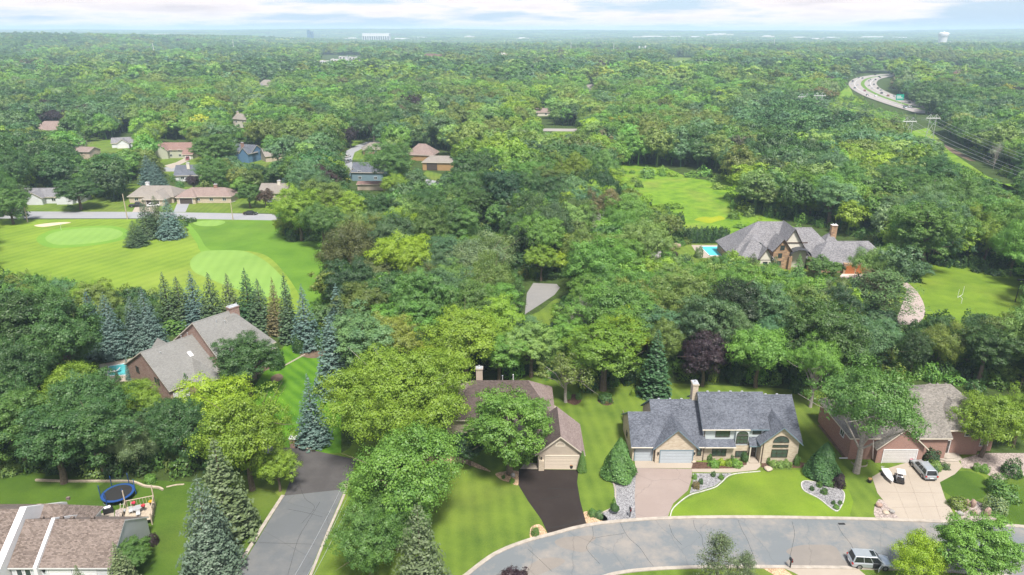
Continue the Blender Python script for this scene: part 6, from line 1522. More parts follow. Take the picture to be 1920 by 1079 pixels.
    if not simple_:
        for s in (-1, 1):
            t = MB(); t.box(-.503 * L, -.47 * L, s * h * .88 - .13, s * h * .88 + .07 if s > 0 else s * h * .88 + .13, .72, .92); t.build('tail_light', P_TAIL, o)
            t = MB(); t.box(.455 * L, .492 * L, s * h * .72 - .16, s * h * .72 + .16, .6, .72); t.build('headlight', P_LAMP, o)
            t = MB(); t.box(.17 * L, .2 * L, s * h * 1.0 if s > 0 else s * (h + .18), s * (h + .18) if s > 0 else s * h, bz - .02, bz + .12); t.build('mirror', pm, o)
        t = MB(); t.box(-.512 * L, -.49 * L, -.26, .26, .5, .62); t.build('number_plate', M_WHITE, o)
        t = MB(); t.box(-.51 * L, -.47 * L, -h * .8, h * .8, .3, .42); t.build('bumper', M_BLACK, o)
    if open_door:
        t = MB(); t.box(.0 * L, .2 * L, -h - .012, -h + .02, .35, bz + .02); t.build('door_opening', M_BLACK, o)
        t = MB(); M_ = Matrix.Translation((.215 * L, -h, 0)) @ Matrix.Rotation(math.radians(48), 4, 'Z'); t.box(-.98, 0, -.03, .05, .38, bz, 0, M_); d = t.build('front_door', pm, o)
        g = MB(); g.poly([M_ @ Vector(p) for p in ((-.9, 0.01, bz), (-.05, 0.01, bz), (-.3, .02, Ht - .15), (-.85, .02, Ht - .15))]); g.build('pane', M_CARGLASS, d)
    return o
def head(p, q):
    a, b = at(*p), at(*q); return math.atan2(b.y - a.y, b.x - a.x)
car('parked_suv', 'silver SUV with an open front door standing at the lower kerb of the street', at(1629, 1059), math.radians(-5), 4.9, 1.98, 1.75, P_SILVER, open_door=True, sunroof=True, rails=True)
car('parked_suv', 'silver SUV on the wide concrete driveway of the pink brick house, rear to the street', at(1730, 886), head((1745, 903), (1716, 870)), 4.6, 1.86, 1.68, P_SILVER, rails=True)
car('pickup_truck', 'dark pickup truck with white top in the driveway of the tan ranch house', at(258, 388), math.radians(15), 5.6, 1.95, 1.85, P_BLACK, 'truck')
car('parked_car', 'white car in the driveway of the tan ranch house', at(288, 388), math.radians(20), 4.6, 1.85, 1.5, P_WHITE, 'sedan')
car('car', 'black car driving on the road beside the golf course', at(470, 403), math.radians(0), 4.8, 1.85, 1.45, P_BLACK, 'sedan')
car('parked_car', 'dark red car before the garage of the sage green house', at(352, 300), math.radians(-70), 4.4, 1.8, 1.5, P_RED, 'sedan')
car('parked_car', 'white car on the winding road, the upper of two', at(652, 295), math.radians(75), 4.5, 1.8, 1.45, P_WHITE, 'sedan')
car('parked_car', 'silver car on the winding road, the lower of two', at(655, 304), math.radians(75), 4.5, 1.8, 1.45, P_SILVER, 'sedan')
car('parked_car', 'pale car half hidden below the grey-tan ranch house', at(513, 380), math.radians(10), 4.5, 1.8, 1.45, P_GREY, 'sedan')
HR = np.random.default_rng(5); CARC = [('white', P_WHITE), ('black', P_BLACK), ('silver', P_SILVER), ('grey', P_GREY), ('red', P_RED), ('blue', P_BLUE)]
fleet = {}
cum = [0]
for a, b in zip(HW, HW[1:]): cum.append(cum[-1] + (b - a).length)
def on_hw(s, d):
    for i in range(len(cum) - 1):
        if cum[i + 1] >= s:
            f = (s - cum[i]) / (cum[i + 1] - cum[i]); p = HW[i].lerp(HW[i + 1], f); t = (HW[i + 1] - HW[i]).normalized(); return Vector((p.x + t.y * d, p.y - t.x * d, .6)), math.atan2(t.y, t.x)
    return None, 0
spots = []
for lane in (-12, -6, 6, 12):
    s = HR.uniform(10, 45)
    while s < cum[-1] - 20: spots.append((lane, s)); s += HR.uniform(28, 95) * (1 if lane > 0 else 1.5)
for i, (lane, s) in enumerate(spots):
    p, a = on_hw(s, lane); cn, pm = CARC[int(HR.choice(6, p=[.28, .3, .2, .12, .05, .05]))]
    lb = '%s car on the %s carriageway of the curving highway' % (cn, 'inner' if lane > 0 else 'outer')
    if cn in fleet: o = copy_tree(fleet[cn]); o.location = p; o.rotation_euler.z = a + (0 if lane > 0 else math.pi); o['label'] = lb
    else: fleet[cn] = car('highway_car', lb, p, a + (0 if lane > 0 else math.pi), 4.9, 2.0, 1.6, pm, 'suv', 'cars on the curving highway', True)
# ------------------------------------------------------------------ street furniture
def pole(px, py, pyt, label, lamp=False, arm=False, mat=None, name='utility_pole', r=.14):
    p = at(px, py); h = 8.
    for _ in range(20): h *= 1 + .8 * ((py - pyt) / max(1, py - proj(p.x, p.y, h)[1]) - 1)
    o = empty(name, p, 0, label, 'utility pole'); b = MB(); b.tube([(0, 0, -.1), (0, 0, h)], [r, r * .7], 8); b.build('pole', mat or M_WOODPOLE, o)
    if arm: b = MB(); b.box(-1.1, 1.1, -.06, .06, h - .5, h - .38); b.build('crossarm', M_PALEWOOD, o); b = MB(); [b.tube([(x, 0, h - .38), (x, 0, h - .2)], .05, 6) for x in (-1, 0.35, 1)]; b.build('insulators', M_WHITE, o)
    if lamp: b = MB(); b.tube([(0, 0, h - .5), (.5, -.1, h - .1), (1.3, -.2, h)], .05, 6); b.box(1.1, 1.8, -.3, -.1, h - .03, h + .12); b.build('street_lamp_head', M_METAL, o)
    return p, h
pA = pole(52, 417, 372, 'leaning pale utility pole beside the round tree at the left of the golf course', arm=False, mat=M_PALEWOOD, r=.2)
pB = pole(239, 411, 364, 'utility pole between the golf green and the spruce clump', mat=M_PALEWOOD, r=.2)
pC = pole(437, 413, 378, 'street light pole on the golf course side of the far road', lamp=True, mat=M_PALEWOOD, r=.18)
pD = pole(663, 965, 905, 'wooden utility pole with crossarm right of the straight street', arm=True)
pE = pole(560, 1230, 1120, 'wooden utility pole just below the picture beside the straight street', arm=True)
def cable(a, b, sag, r, label, group, n=14, mat=None):
    a, b = Vector(a), Vector(b); pts = []
    for i in range(n + 1): t = i / n; p = a.lerp(b, t); p.z -= 4 * sag * t * (1 - t); pts.append(p)
    m = MB(); m.tube(pts, r, 4); o = m.build('overhead_cable', mat or M_METAL); tag(o, label, 'cable', group)
for x in (-1, .35, 1): cable((pD[0].x + x, pD[0].y, pD[1] - .2), (pE[0].x + x, pE[0].y, pE[1] - .2), .5, .022, 'thin cable running down along the straight street', 'cables beside the straight street')
def pylon(px, py_arm, dist, width, label, rot=0.):
    z = CH - dist * math.tan(PITCH + math.atan((py_arm - 539.5) / FPX)); X_ = (px - 960) / FPX * (dist * CP + (CH - z) * SP); z0 = float(height(X_, dist)) - 1
    o = empty('power_pylon', (X_, dist, z0), rot, label, 'pylon', 'steel pylons of the power line'); h = z - z0; w_ = width / 2; g = MB(); r = .16 * max(1, dist / 450)
    for s in (-1, 1):
        g.tube([(s * w_ * .62, 0, 0), (s * w_ * .42, 0, h)], r, 5); g.tube([(s * w_ * .42, 0, h), (s * w_ * .42, 0, h + w_ * .55)], r * .7, 5)
        g.tube([(s * w_ * .42, 0, h + w_ * .55), (s * w_, 0, h)], r * .6, 4); g.tube([(s * w_ * .42, 0, h + w_ * .55), (0, 0, h)], r * .6, 4)
        g.tube([(s * w_, 0, h), (s * w_, 0, h - 1.0)], r * .6, 4)
        g.tube([(s * w_ * .6, 0, h * .12), (-s * w_ * .48, 0, h * .5)], r * .6, 4); g.tube([(s * w_ * .5, 0, h * .5), (-s * w_ * .42, 0, h * .92)], r * .6, 4)
    g.build('lattice', M_METAL, o); c = MB(); c.box(-w_, w_, -.2, .2, h - .15, h + .15 * max(1, dist / 450)); c.build('crossarm', M_WHITE, o)
    return Vector((X_, dist, z)), w_
PY = [pylon(1706, 228, 400, 7.8, 'steel pylon at the edge of the power line clearing, the left of the near pair'), pylon(1750, 222, 402, 8.0, 'steel pylon in the power line clearing, the right of the near pair'),
      pylon(1508, 182, 520, 9, 'steel pylon rising from the trees left of the highway bend, the left of a pair'), pylon(1537, 180, 520, 9, 'steel pylon rising from the trees left of the highway bend, the right of a pair'),
      pylon(1408, 168, 640, 12, 'distant pylon above the yellow-green wood, left one'), pylon(1427, 165, 645, 12, 'distant pylon above the yellow-green wood, right one'), pylon(1363, 142, 820, 12, 'far small pylon in the hazy cutting'), pylon(1320, 117, 1100, 14, 'farthest pylon in the hazy cutting')]
off = [(Vector((196, 205, 15)), 4.), (Vector((181, 200, 14)), 4.)]
for (a, b, sg) in ((PY[1], off[0], 2.5), (PY[0], off[1], 2.5), (PY[0], PY[2], 2), (PY[1], PY[3], 2), (PY[2], PY[4], 2.5), (PY[3], PY[5], 2.5), (PY[4], PY[6], 3), (PY[6], PY[7], 3)):
    for k in (-1, 0, 1):
        cable(a[0] + Vector((k * a[1], 0, -.9)), b[0] + Vector((k * b[1], 0, -.9)), sg, .05 * max(1, a[0].y / 420), 'high power cable strung between the steel pylons', 'high power cables of the pylon line', mat=M_METAL)
# highway sign
p = at(1685, 196); o = empty('highway_sign', p, 0, 'green overhead highway sign at the bend of the highway', 'sign'); b = MB(); b.tube([(-2.2, 0, 0), (-2.2, 0, 7)], .15, 6); b.tube([(2.2, 0, 0), (2.2, 0, 7)], .15, 6); b.build('sign_posts', M_METAL, o)
b = MB(); b.box(-3.4, 3.4, -.12, -.02, 3.6, 8.6); b.build('sign_panel', simple('sign_green', (.0, .28, .19), .4, .03), o); b = MB(); b.box(-2.8, .8, -.135, -.125, 6.7, 7.4); b.box(-2.8, 2.2, -.135, -.125, 5.2, 5.9); b.build('sign_legend', M_WHITE, o)
# mailboxes
def mailbox(px, py, label):
    o = empty('mailbox', at(px, py), 0, label, 'mailbox'); b = MB(); b.box(-.06, .06, -.06, .06, 0, 1.15); b.build('post', M_BLACK, o)
    b = MB(); n = 8; prof = [(-.13, 1.15), (.13, 1.15), (.13, 1.35)] + [(.13 * math.cos(math.pi * i / n), 1.35 + .13 * math.sin(math.pi * i / n)) for i in range(1, n)] + [(-.13, 1.35)]
    A = [Vector((x, -.32, z)) for x, z in prof]; B_ = [Vector((x, .32, z)) for x, z in prof]; loft(b, [A, B_]); b.build('box', M_BLACK, o)
    b = MB(); b.box(-.03, .03, -.34, -.32, 1.2, 1.42); b.box(.13, .16, -.1, 0, 1.3, 1.5); b.build('flag', P_TAIL, o)
mailbox(1181, 970, 'black mailbox on the grey gravel by the faded driveway'); mailbox(1481, 1066, 'black mailbox on the lower side of the street')
# gate pillar and stones
o = empty('gate_pillar', at(551, 838), 0, 'short brick pillar with pale cap at the head of the dark apron', 'pillar'); b = MB(); b.box(-.45, .45, -.45, .45, 0, 1.6); b.build('brick_shaft', B_RED, o); b = MB(); b.box(-.55, .55, -.55, .55, 1.6, 1.75); b.tube([(0, 0, 1.75), (0, 0, 2.0)], .2, 8); b.build('cap', M_WHITE, o)
def rockmesh(name, seed, mat, sub=2, jag=.22):
    bm = bmesh.new(); bmesh.ops.create_icosphere(bm, subdivisions=sub, radius=.5); rr = random.Random(seed)
    off_ = [rr.uniform(0, 9) for _ in range(3)]
    for v in bm.verts:
        n = math.sin(v.co.x * 5 + off_[0]) + math.sin(v.co.y * 6 + off_[1]) + math.sin(v.co.z * 5 + off_[2]); v.co *= 1 + jag * .5 * n + rr.uniform(-jag, jag) * .25
    me = bpy.data.meshes.new(name); bm.to_mesh(me); bm.free(); me.materials.append(mat); return me
M_ROCK = simple('grey_boulder', (.25, .24, .23), .9, .25, 5); M_ROCKP = simple('pinkish_boulder', (.27, .19, .155), .9, .25, 5); M_ROCKT = simple('tan_boulder', (.36, .30, .235), .9, .2, 5)
ROCK = {k: [rockmesh('rock', s + i, m) for i in range(3)] for k, (m, s) in dict(g=(M_ROCK, 1), p=(M_ROCKP, 11), t=(M_ROCKT, 21)).items()}
def rock(px, py, w, h, k, label, group=None, name='boulder', cat='boulder', i=0):
    me = ROCK[k][i % 3]; o = bpy.data.objects.new(name, me); COL.objects.link(o); p = at(px, py); kk = .62 if py > 900 else 1.; w *= kk; h *= kk; o.location = (p.x, p.y, h * .38); o.scale = (w, w * .85, h); o.rotation_euler.z = i * 1.3; tag(o, label, cat, group)
for i in range(13): t = i / 12; rock(556 + 34 * t + 2 * math.sin(i), 838 + 8 * t, .55 + .15 * math.sin(i * 2), .4, 't', 'round tan stone in the row edging the dark apron', 'round tan stones edging the dark apron', 'edging_stone', 'stone', i)
for i in range(12): t = i / 11; q = at(530 + 40 * t, 688 - 22 * t); b = MB(); M_ = Matrix.Translation((q.x, q.y, 0)) @ Matrix.Rotation(.7 + .2 * math.sin(i), 4, 'Z'); b.box(-.22, .22, -.2, .2, .012, .07, 0, M_); tag(b.build('stepping_stone', M_CONC), 'square pale stepping stone crossing the striped lawn', 'stepping stone', 'stepping stones across the striped lawn')
for q in ((1811, 948, 1.2, 1.7, 'p', 'upright pinkish boulder behind the round white one'), (1823, 951, 1.3, 2.2, 'p', 'tallest pink upright boulder right of the concrete drive'), (1803, 957, 1.3, .8, 'p', 'low pink boulder at the drive corner'), (1800, 966, 1.5, 1.0, 'g', 'round white-grey boulder at the right drive corner'),
          (1826, 966, 1.3, 1.2, 'p', 'rough pink boulder in the middle of the right stone bed'), (1850, 968, 1.5, 2.3, 'p', 'big upright brown boulder at the right of the stone bed'), (1648, 951, 1.5, 1.1, 'p', 'reddish flat-topped rock in the left drive bed'), (1661, 962, 1.6, .6, 't', 'flat tan rock in the left drive bed'), (1672, 962, 1.2, .9, 'g', 'pale round rock in the left drive bed'),
          (962, 893, .9, .6, 'g', 'dark stone beside the trunk of the fresh green tree'), (1440, 882, 1.4, .5, 't', 'flat tan boulder at the lawn end of the front walk'), (1300, 868, .8, .5, 't', 'tan rock at the corner of the double garage'), (1258, 470, 2.5, 1.6, 'p', 'pink garden rocks left of the mansion pool'), (1268, 466, 3, 1.8, 'p', 'larger pink garden rock left of the mansion pool'), (1228, 485, 3.5, 1.8, 'g', 'grey rock bank in the mansion garden'), (1240, 480, 3, 1.6, 'g', 'second grey rock in the mansion garden')):
    rock(*q[:6], i=int(q[0]))
# ------------------------------------------------------------------ shrubs and bed plants
BU = dict(round=[bush('shrub', 500 + i, 2, 1.5, 1500, .085) for i in range(3)], ball=[bush('clipped_shrub', 510, 2, 2, 2600, .07, 'ball', .03)], cone=[bush('conical_shrub', 520, 2, 4, 3200, .08, 'cone', .05), bush('loose_conical_shrub', 521, 5, 6, 12000, .13, 'cone', .13, M_NEEDLE)], low=[bush('ground_plant', 530 + i, 2, 1, 800, .09, 'low', .15) for i in range(2)])
BD = dict(round=(2, 1.5), ball=(2, 2), cone=(2, 4), low=(2, .6))
def shrub(px, py, w, h, kind, colr, label, vi=0, cat='shrub', group=None, name='shrub'):
    """w pixels wide at the ground point, h metres tall"""
    p = at(px, py); W_ = w * proj(p.x, p.y, 0)[2] / FPX; me = BU[kind][vi % len(BU[kind])]; o = bpy.data.objects.new(name, me); COL.objects.link(o); o.location = p; bw, bh = BD[kind] if not (kind == 'cone' and vi == 1) else (5, 6)
    o.scale = (W_ / bw, W_ / bw, h / bh); o.rotation_euler.z = px * .7; o.color = tone(colr, TR, .05); tag(o, label, cat, group)
shrub(1160, 893, 66, 6.6, 'cone', 'MG', 'big loose evergreen shrub left of the single garage of the slate-roofed house', 1)
shrub(1541, 893, 66, 5.8, 'cone', 'DG', 'dark conical evergreen right of the slate-roofed house', 1)
shrub(1091, 884, 20, 3.6, 'cone', 'MG', 'neat dark green cone right of the beige garage door', 0)
shrub(1152, 963, 17, 1.5, 'ball', 'DG', 'round dark clipped bush on the grey gravel', 0); shrub(1151, 952, 9, 1.5, 'round', 'LG', 'light green tuft just behind the round clipped bush', 1)
for q in ((1338, 874, 21, 1.0, 'LG', 'pale hosta clump left in the front bed'), (1352, 871, 16, .9, 'BY', 'yellow daylily clump in the front bed'), (1366, 872, 16, .9, 'YG', 'yellow-green plant in the middle of the front bed'), (1380, 873, 24, 1.0, 'LG', 'pale hosta clump right in the front bed'), (1396, 864, 16, 1.5, 'DG', 'dark round shrub beside the front walk'), (1371, 861, 10, 1.3, 'DG', 'small dark shrub under the stair window'), (1330, 863, 11, 1.2, 'MG', 'small shrub left of the front bed'),
          (1450, 874, 18, .9, 'PG', 'variegated hosta left under the arched window'), (1463, 875, 18, .9, 'PG', 'variegated hosta in the middle under the arched window'), (1475, 874, 18, .9, 'PG', 'variegated hosta right under the arched window'), (1440, 869, 8, 1.1, 'MG', 'small green shrub at the corner beside the front walk'), (1493, 872, 12, 1.6, 'MG', 'green shrub at the right corner of the slate-roofed house'),
          (1302, 898, 10, .8, 'LG', 'light green grass clump on the front gravel'), (1337, 893, 9, .8, 'DG', 'dark plant on the front gravel'), (1352, 898, 11, .7, 'LG', 'bright green plant on the front gravel'), (1305, 915, 15, 1.0, 'RU', 'russet shrub on the front gravel by the driveway'), (1314, 907, 9, .8, 'DG', 'dark small shrub beside the russet one'),
          (1522, 919, 9, .6, 'DG', 'dark plant at the left of the kidney gravel bed'), (1536, 912, 12, .7, 'MG', 'green plant at the top of the kidney gravel bed'), (1545, 925, 14, .7, 'MG', 'green creeping plant in the kidney gravel bed'), (1562, 945, 8, .5, 'DG', 'small dark plant low in the kidney gravel bed'), (1575, 945, 8, .5, 'MG', 'small green plant at the right of the kidney gravel bed'), (1568, 953, 12, .5, 'LG', 'green mat plant at the tip of the kidney gravel bed'), (1556, 911, 15, 1.0, 'MG', 'green plant under the purple shrub'),
          (1572, 912, 24, 2.0, 'PU', 'airy purple-brown shrub at the upper right of the kidney gravel bed'), (1111, 966, 18, .9, 'MG', 'green flower clump at the foot of the black driveway'), (1123, 970, 16, 1.0, 'BG', 'blue-green clump by the gravel and black driveway'), (1004, 1003, 16, 1.1, 'MG', 'green perennial clump at the lower left of the black driveway'), (960, 905, 10, .7, 'LG', 'small green plant in the bark bed under the fresh green tree'), (944, 897, 7, .5, 'MG', 'tiny plant in the bark bed'),
          (1745, 865, 30, 2.0, 'VD', 'dark evergreen bed shrub beside the front steps of the pink house'), (1752, 878, 28, 1.1, 'PG', 'pale flowering clump behind the silver driveway car'), (1772, 879, 16, .9, 'DG', 'low dark shrub beside the front walk of the pink house'), (1752, 884, 16, .8, 'DG', 'low dark shrub behind the silver driveway car'),
          (1795, 950, 34, 1.4, 'OL', 'olive shrub at the right edge of the concrete drive'), (1865, 960, 42, 2.2, 'GG', 'cream flowering bush behind the upright boulders'), (1880, 935, 50, 2.2, 'MG', 'large leafy green shrub right of the round lawn'), (1868, 915, 36, 2.0, 'MG', 'green shrub behind the large leafy one'), (1895, 890, 34, 2.4, 'DG', 'dark green shrub beside the tree trunk at the right'), (1845, 885, 18, 1.2, 'LG', 'light green shrub in the right gravel bed'), (1830, 882, 14, 1.2, 'LG', 'light green shrub left in the right gravel bed'),
          (1135, 752, 28, 1.4, 'DG', 'round island bed of dark plants on the back lawn'), (1137, 757, 9, .6, 'RU', 'red flowers at the front of the island bed'), (1065, 747, 13, 1.2, 'LG', 'light green plant in the soil bed on the back lawn'), (1085, 748, 12, 1.1, 'MG', 'green plant at the right of the soil bed on the back lawn'), (1186, 742, 10, 1.3, 'YG', 'small yellow-green bush on the back lawn'),
          (283, 905, 22, 1.3, 'LG', 'bright green bush beside the timber edging'), (562, 660, 24, 3.6, 'DG', 'round dark topiary tree above the striped lawn'), (583, 655, 18, 3.0, 'DG', 'first clipped evergreen behind the garden bed'), (598, 655, 18, 2.8, 'DG', 'second clipped evergreen behind the garden bed'), (288, 1020, 20, 1.5, 'PU', 'dark maroon bush at the corner of the white house'), (350, 742, 26, 3.8, 'DG', 'dark rounded shrub at the mansion front eave'), (520, 690, 30, 4.2, 'DG', 'dark green shrub tree right of the brick mansion'), (25, 886, 40, 1.6, 'PG', 'white flowering bank at the left edge of the lawn')):
    shrub(q[0], q[1], q[2], q[3], 'round' if q[3] > .75 else 'low', q[4], q[5], vi=int(q[0]))
for i, x in enumerate(range(1195, 1365, 16)): shrub(1290 + (x - 1195) * .42 + 2, 455 - .03 * i, 17, 4.6, 'round', 'DG' if i % 2 else 'VD', 'tall dark shrub of the hedge behind the mansion pool', vi=i, group='tall dark shrubs hedging the mansion pool')
for q in ((1283, 490, 26, 2.2, 'PG', 'white flowering shrub before the mansion pool'), (1240, 462, 20, 2.6, 'PG', 'white flowering shrub left of the garden rocks'), (1264, 486, 15, 2.2, 'PU', 'dark maroon shrub in the mansion garden'), (1310, 483, 16, 3.2, 'GG', 'grey-green round bush at the pool terrace corner'), (1277, 500, 18, 1.6, 'BY', 'yellow shrub below the white flowering one'), (1452, 478, 16, 1.6, 'BY', 'yellow shrub beside the mansion stone gable'), (1595, 530, 14, 1.4, 'LG', 'small bright shrub at the mansion forecourt'), (320, 620, 70, 3.2, 'MG', 'wide green hedge behind the brick mansion roof'), (345, 612, 60, 3.0, 'MG', 'green hedge nearer the spruces behind the brick mansion')):
    shrub(q[0], q[1], q[2], q[3], 'round', q[4], q[5], vi=int(q[0]))
# ------------------------------------------------------------------ pools
def pool(pxs, deck, label, wmat, z=.0):
    o = empty('swimming_pool', (0, 0, 0), 0, label, 'swimming pool')
    d = sheet('pool_deck', deck, M_CONC, .05, kind=None, smooth=False); d.parent = o; wv = sheet('water', pxs, wmat, .056, kind=None, smooth=False); wv.parent = o
    c = MB(); P = [at(*q) for q in pxs]
    for a, b in zip(P, P[1:] + P[:1]): c.tube([(a.x, a.y, .08), (b.x, b.y, .08)], .1, 4)
    c.build('coping', M_WHITE, o)
pool([(1313, 463), (1362, 463), (1362, 480), (1330, 480)], [(1296, 460), (1366, 460), (1372, 486), (1312, 484)], 'turquoise pool with white terrace left of the stone mansion', M_POOL)
pool([(204, 688), (248, 680), (246, 704), (202, 706)], [(186, 684), (250, 672), (255, 716), (190, 716)], 'teal pool with pale deck at the left gable of the brick mansion', M_POOLD)
pool([(318, 361), (340, 361), (338, 366), (312, 366)], [(312, 359), (344, 359), (342, 369), (306, 369)], 'small blue pool between the two ranch houses', M_POOL)
o = empty('sun_lounger', at(210, 700) + Vector((0, 0, .06)), .3, 'white lounger lying on the teal pool deck', 'sun lounger'); b = MB(); b.box(-.9, .9, -.3, .3, .25, .33); b.build('seat', M_WHITE, o); b = MB(); M_ = Matrix.Translation((.9, 0, .33)) @ Matrix.Rotation(-.7, 4, 'Y'); b.box(0, .8, -.3, .3, -.04, .04, 0, M_); b.build('backrest', M_WHITE, o)
for sx in (-.8, .8):
    for sy in (-.26, .26): b = MB(); b.box(sx - .03, sx + .03, sy - .03, sy + .03, 0, .25); b.build('leg', M_WHITE, o)
# ------------------------------------------------------------------ golf, sports lawn
def flagstick(px, py, label): o = empty('golf_flag', at(px, py), 0, label, 'golf flag'); b = MB(); b.tube([(0, 0, 0), (0, 0, 2.2)], .03, 5); b.build('stick', M_WHITE, o); b = MB(); b.poly([(0, 0, 2.2), (.5, 0, 2.05), (0, 0, 1.85)]); b.poly([(0, 0.01, 1.85), (.5, .01, 2.05), (0, .01, 2.2)]); b.build('flag', P_WHITE, o)
flagstick(115, 432, 'small white flag on the oval green')
o = empty('goal_post', at(1797, 568), math.radians(40), 'white goal posts standing on the sports lawn', 'goal post'); o.scale = (.62, .62, .62)
b = MB(); b.tube([(0, -1.0, 0), (0, -1.0, 2.0), (0, 0, 2.8)], .09, 6); b.build('post', P_WHITE, o); b = MB(); b.tube([(-2.6, 0, 2.8), (2.6, 0, 2.8)], .08, 6); b.build('crossbar', P_WHITE, o)
for s in (-1, 1): b = MB(); b.tube([(s * 2.6, 0, 2.8), (s * 2.6, 0, 6.2)], .07, 6); b.build('upright', P_WHITE, o)
p = at(1903, 567); o = empty('sports_light', p, 0, 'tall black light pole with twin lamps beside the sports lawn', 'light pole'); b = MB(); b.tube([(0, 0, 0), (0, 0, 5.8)], [.11, .08], 8); b.build('pole', M_BLACK, o)
for s in (-1, 1): b = MB(); b.box(s * .5 - .3, s * .5 + .3, -.3, .3, 5.6, 5.95); b.build('lamp', M_BLACK, o)
for i, q in enumerate(((1808, 150),)): pass
# ------------------------------------------------------------------ trampoline, deck, patio (bottom left)
c = at(221, 924, .9); TR_ = 2.15; o = empty('trampoline', (c.x, c.y, 0), 0, 'round blue trampoline with black mat and upright net poles on the shaded lawn', 'trampoline')
def ring(mb, r0, r1, z0, z1, n=28, sy=1.): 
    for i in range(n):
        a0, a1 = 2 * math.pi * i / n, 2 * math.pi * (i + 1) / n; P = lambda r, a, z: (r * math.cos(a), sy * r * math.sin(a), z)
        mb.poly([P(r0, a0, z1), P(r1, a0, z1), P(r1, a1, z1), P(r0, a1, z1)]); mb.poly([P(r1, a0, z0), P(r1, a1, z0), P(r1, a1, z1), P(r1, a0, z1)])
P_TB = paint('trampoline_blue', (.015, .06, .22), .5)
b = MB(); ring(b, TR_ - .35, TR_, .82, .92); b.build('pad', P_TB, o); b = MB(); b.poly([(math.cos(2 * math.pi * i / 28) * (TR_ - .34), math.sin(2 * math.pi * i / 28) * (TR_ - .34), .88) for i in range(28)]); b.build('mat', M_RUBBER, o)
for i in range(6):
    a = 2 * math.pi * (i + .3) / 6; x, y = math.cos(a) * (TR_ + .05), math.sin(a) * (TR_ + .05); b = MB(); b.tube([(x, y, .2), (x, y, 2.6)], .06, 6); b.build('net_pole', P_TB, o)
for i in range(4): a = math.pi / 4 + i * math.pi / 2; x, y = math.cos(a) * TR_ * .8, math.sin(a) * TR_ * .8; b = MB(); b.tube([(x * 1.15, y * 1.15, .85), (x * 1.15, y * 1.15, .04), (x * .7, y * 1.3, .04)], .03, 5); b.build('leg', M_METAL, o)
mn, tn_ = newmat('trampoline_netting'); ch = tn_.add('ShaderNodeTexChecker', i_Scale=1.0); pb = tn_.add('ShaderNodeBsdfDiffuse', i_0=(.01, .012, .02, 1)); tb = tn_.add('ShaderNodeBsdfTransparent'); mx = tn_.add('ShaderNodeMixShader', i_0=.62, i_1=pb.outputs[0], i_2=tb.outputs[0]); tn_.link(mx.outputs[0], tn_.add('ShaderNodeOutputMaterial').inputs[0])
b = MB(); N6 = 24
for i in range(4, 14):
    a0, a1 = 2 * math.pi * (i - .5) / N6, 2 * math.pi * (i + .5) / N6; r = TR_ - .02; z1_ = lambda a: 1.9 + .5 * abs(math.cos(a * 3 - .9)); b.poly([(r * math.cos(a0), r * math.sin(a0), .92), (r * math.cos(a1), r * math.sin(a1), .92), (r * math.cos(a1), r * math.sin(a1), z1_(a1)), (r * math.cos(a0), r * math.sin(a0), z1_(a0))])
b.build('net', mn, o)
te = ribbon('timber_edging', [(66, 903), (120, 905), (200, 905), (246, 906), (270, 914), (295, 917), (304, 921)], -.28, M_PALEWOOD, 0, .28, kind=None); tag(te, 'pale timber edging along the foot of the left woods', 'edging')
te = ribbon('timber_edging', [(312, 915), (330, 911), (345, 910)], -.2, M_PALEWOOD, 0, .12, kind=None); tag(te, 'short run of pale edging right of the trampoline', 'edging')
sheet('patio', [(168, 973), (195, 962), (214, 957), (214, 972), (212, 985), (168, 985)], M_CONC, .03, smooth=False)
sheet('patio', [(216, 958), (228, 953), (240, 955), (242, 962), (236, 985), (214, 985)], M_PINKGRAVEL, .034, smooth=False)
q0 = at(262, 973); o = empty('wooden_deck', (q0.x, q0.y, 0), math.radians(20), 'weathered wooden deck with railings and tall posts behind the white house', 'deck')
for i in range(14): b = MB(); y = -1.9 + i * .28; b.box(-1.7, 1.7, y, y + .25, .85, .9); b.build('deck_board', M_PALEWOOD, o)
b = MB()
for x in (-1.75, 1.75): b.tube([(x, -1.9, 1.85), (x, 2.05, 1.85)], .06, 5)
b.tube([(-1.75, 2.05, 1.85), (1.75, 2.05, 1.85)], .06, 5); b.build('railing', M_PALEWOOD, o)
for x in (-1.75, 1.75):
    for y in (-1.9, 0, 2.0): b = MB(); b.box(x - .07, x + .07, y - .07, y + .07, 0, 3.6 if y > 1 else 1.85); b.build('post', M_PALEWOOD, o)
for y in (2.0,):
    for i in range(9): b = MB(); x = -1.55 + i * .39; b.box(x - .02, x + .02, 1.98, 2.06, .95, 1.82); b.build('baluster', M_PALEWOOD, o)
for i in range(9): b = MB(); y = -1.7 + i * .42; b.box(1.72, 1.78, y - .15, y + .15, .1, .84); b.build('skirt_board', M_PALEWOOD, o)
st = empty('deck_stairs', at(240, 966), math.radians(20), 'short railed steps leading from the patio to the deck', 'stairs')
for i in range(4): b = MB(); b.box(-.6, .6, -.9 + i * .3, -.6 + i * .3, 0, .2 + i * .2); b.build('step', M_METAL, st)
for x in (-.65, .65): b = MB(); b.tube([(x, -1.0, 0), (x, -1.0, 1.0), (x, .3, 1.85)], .05, 5); b.build('handrail', M_PALEWOOD, st)
dk = Matrix.Translation((q0.x, q0.y, .9)) @ Matrix.Rotation(math.radians(20), 4, 'Z')
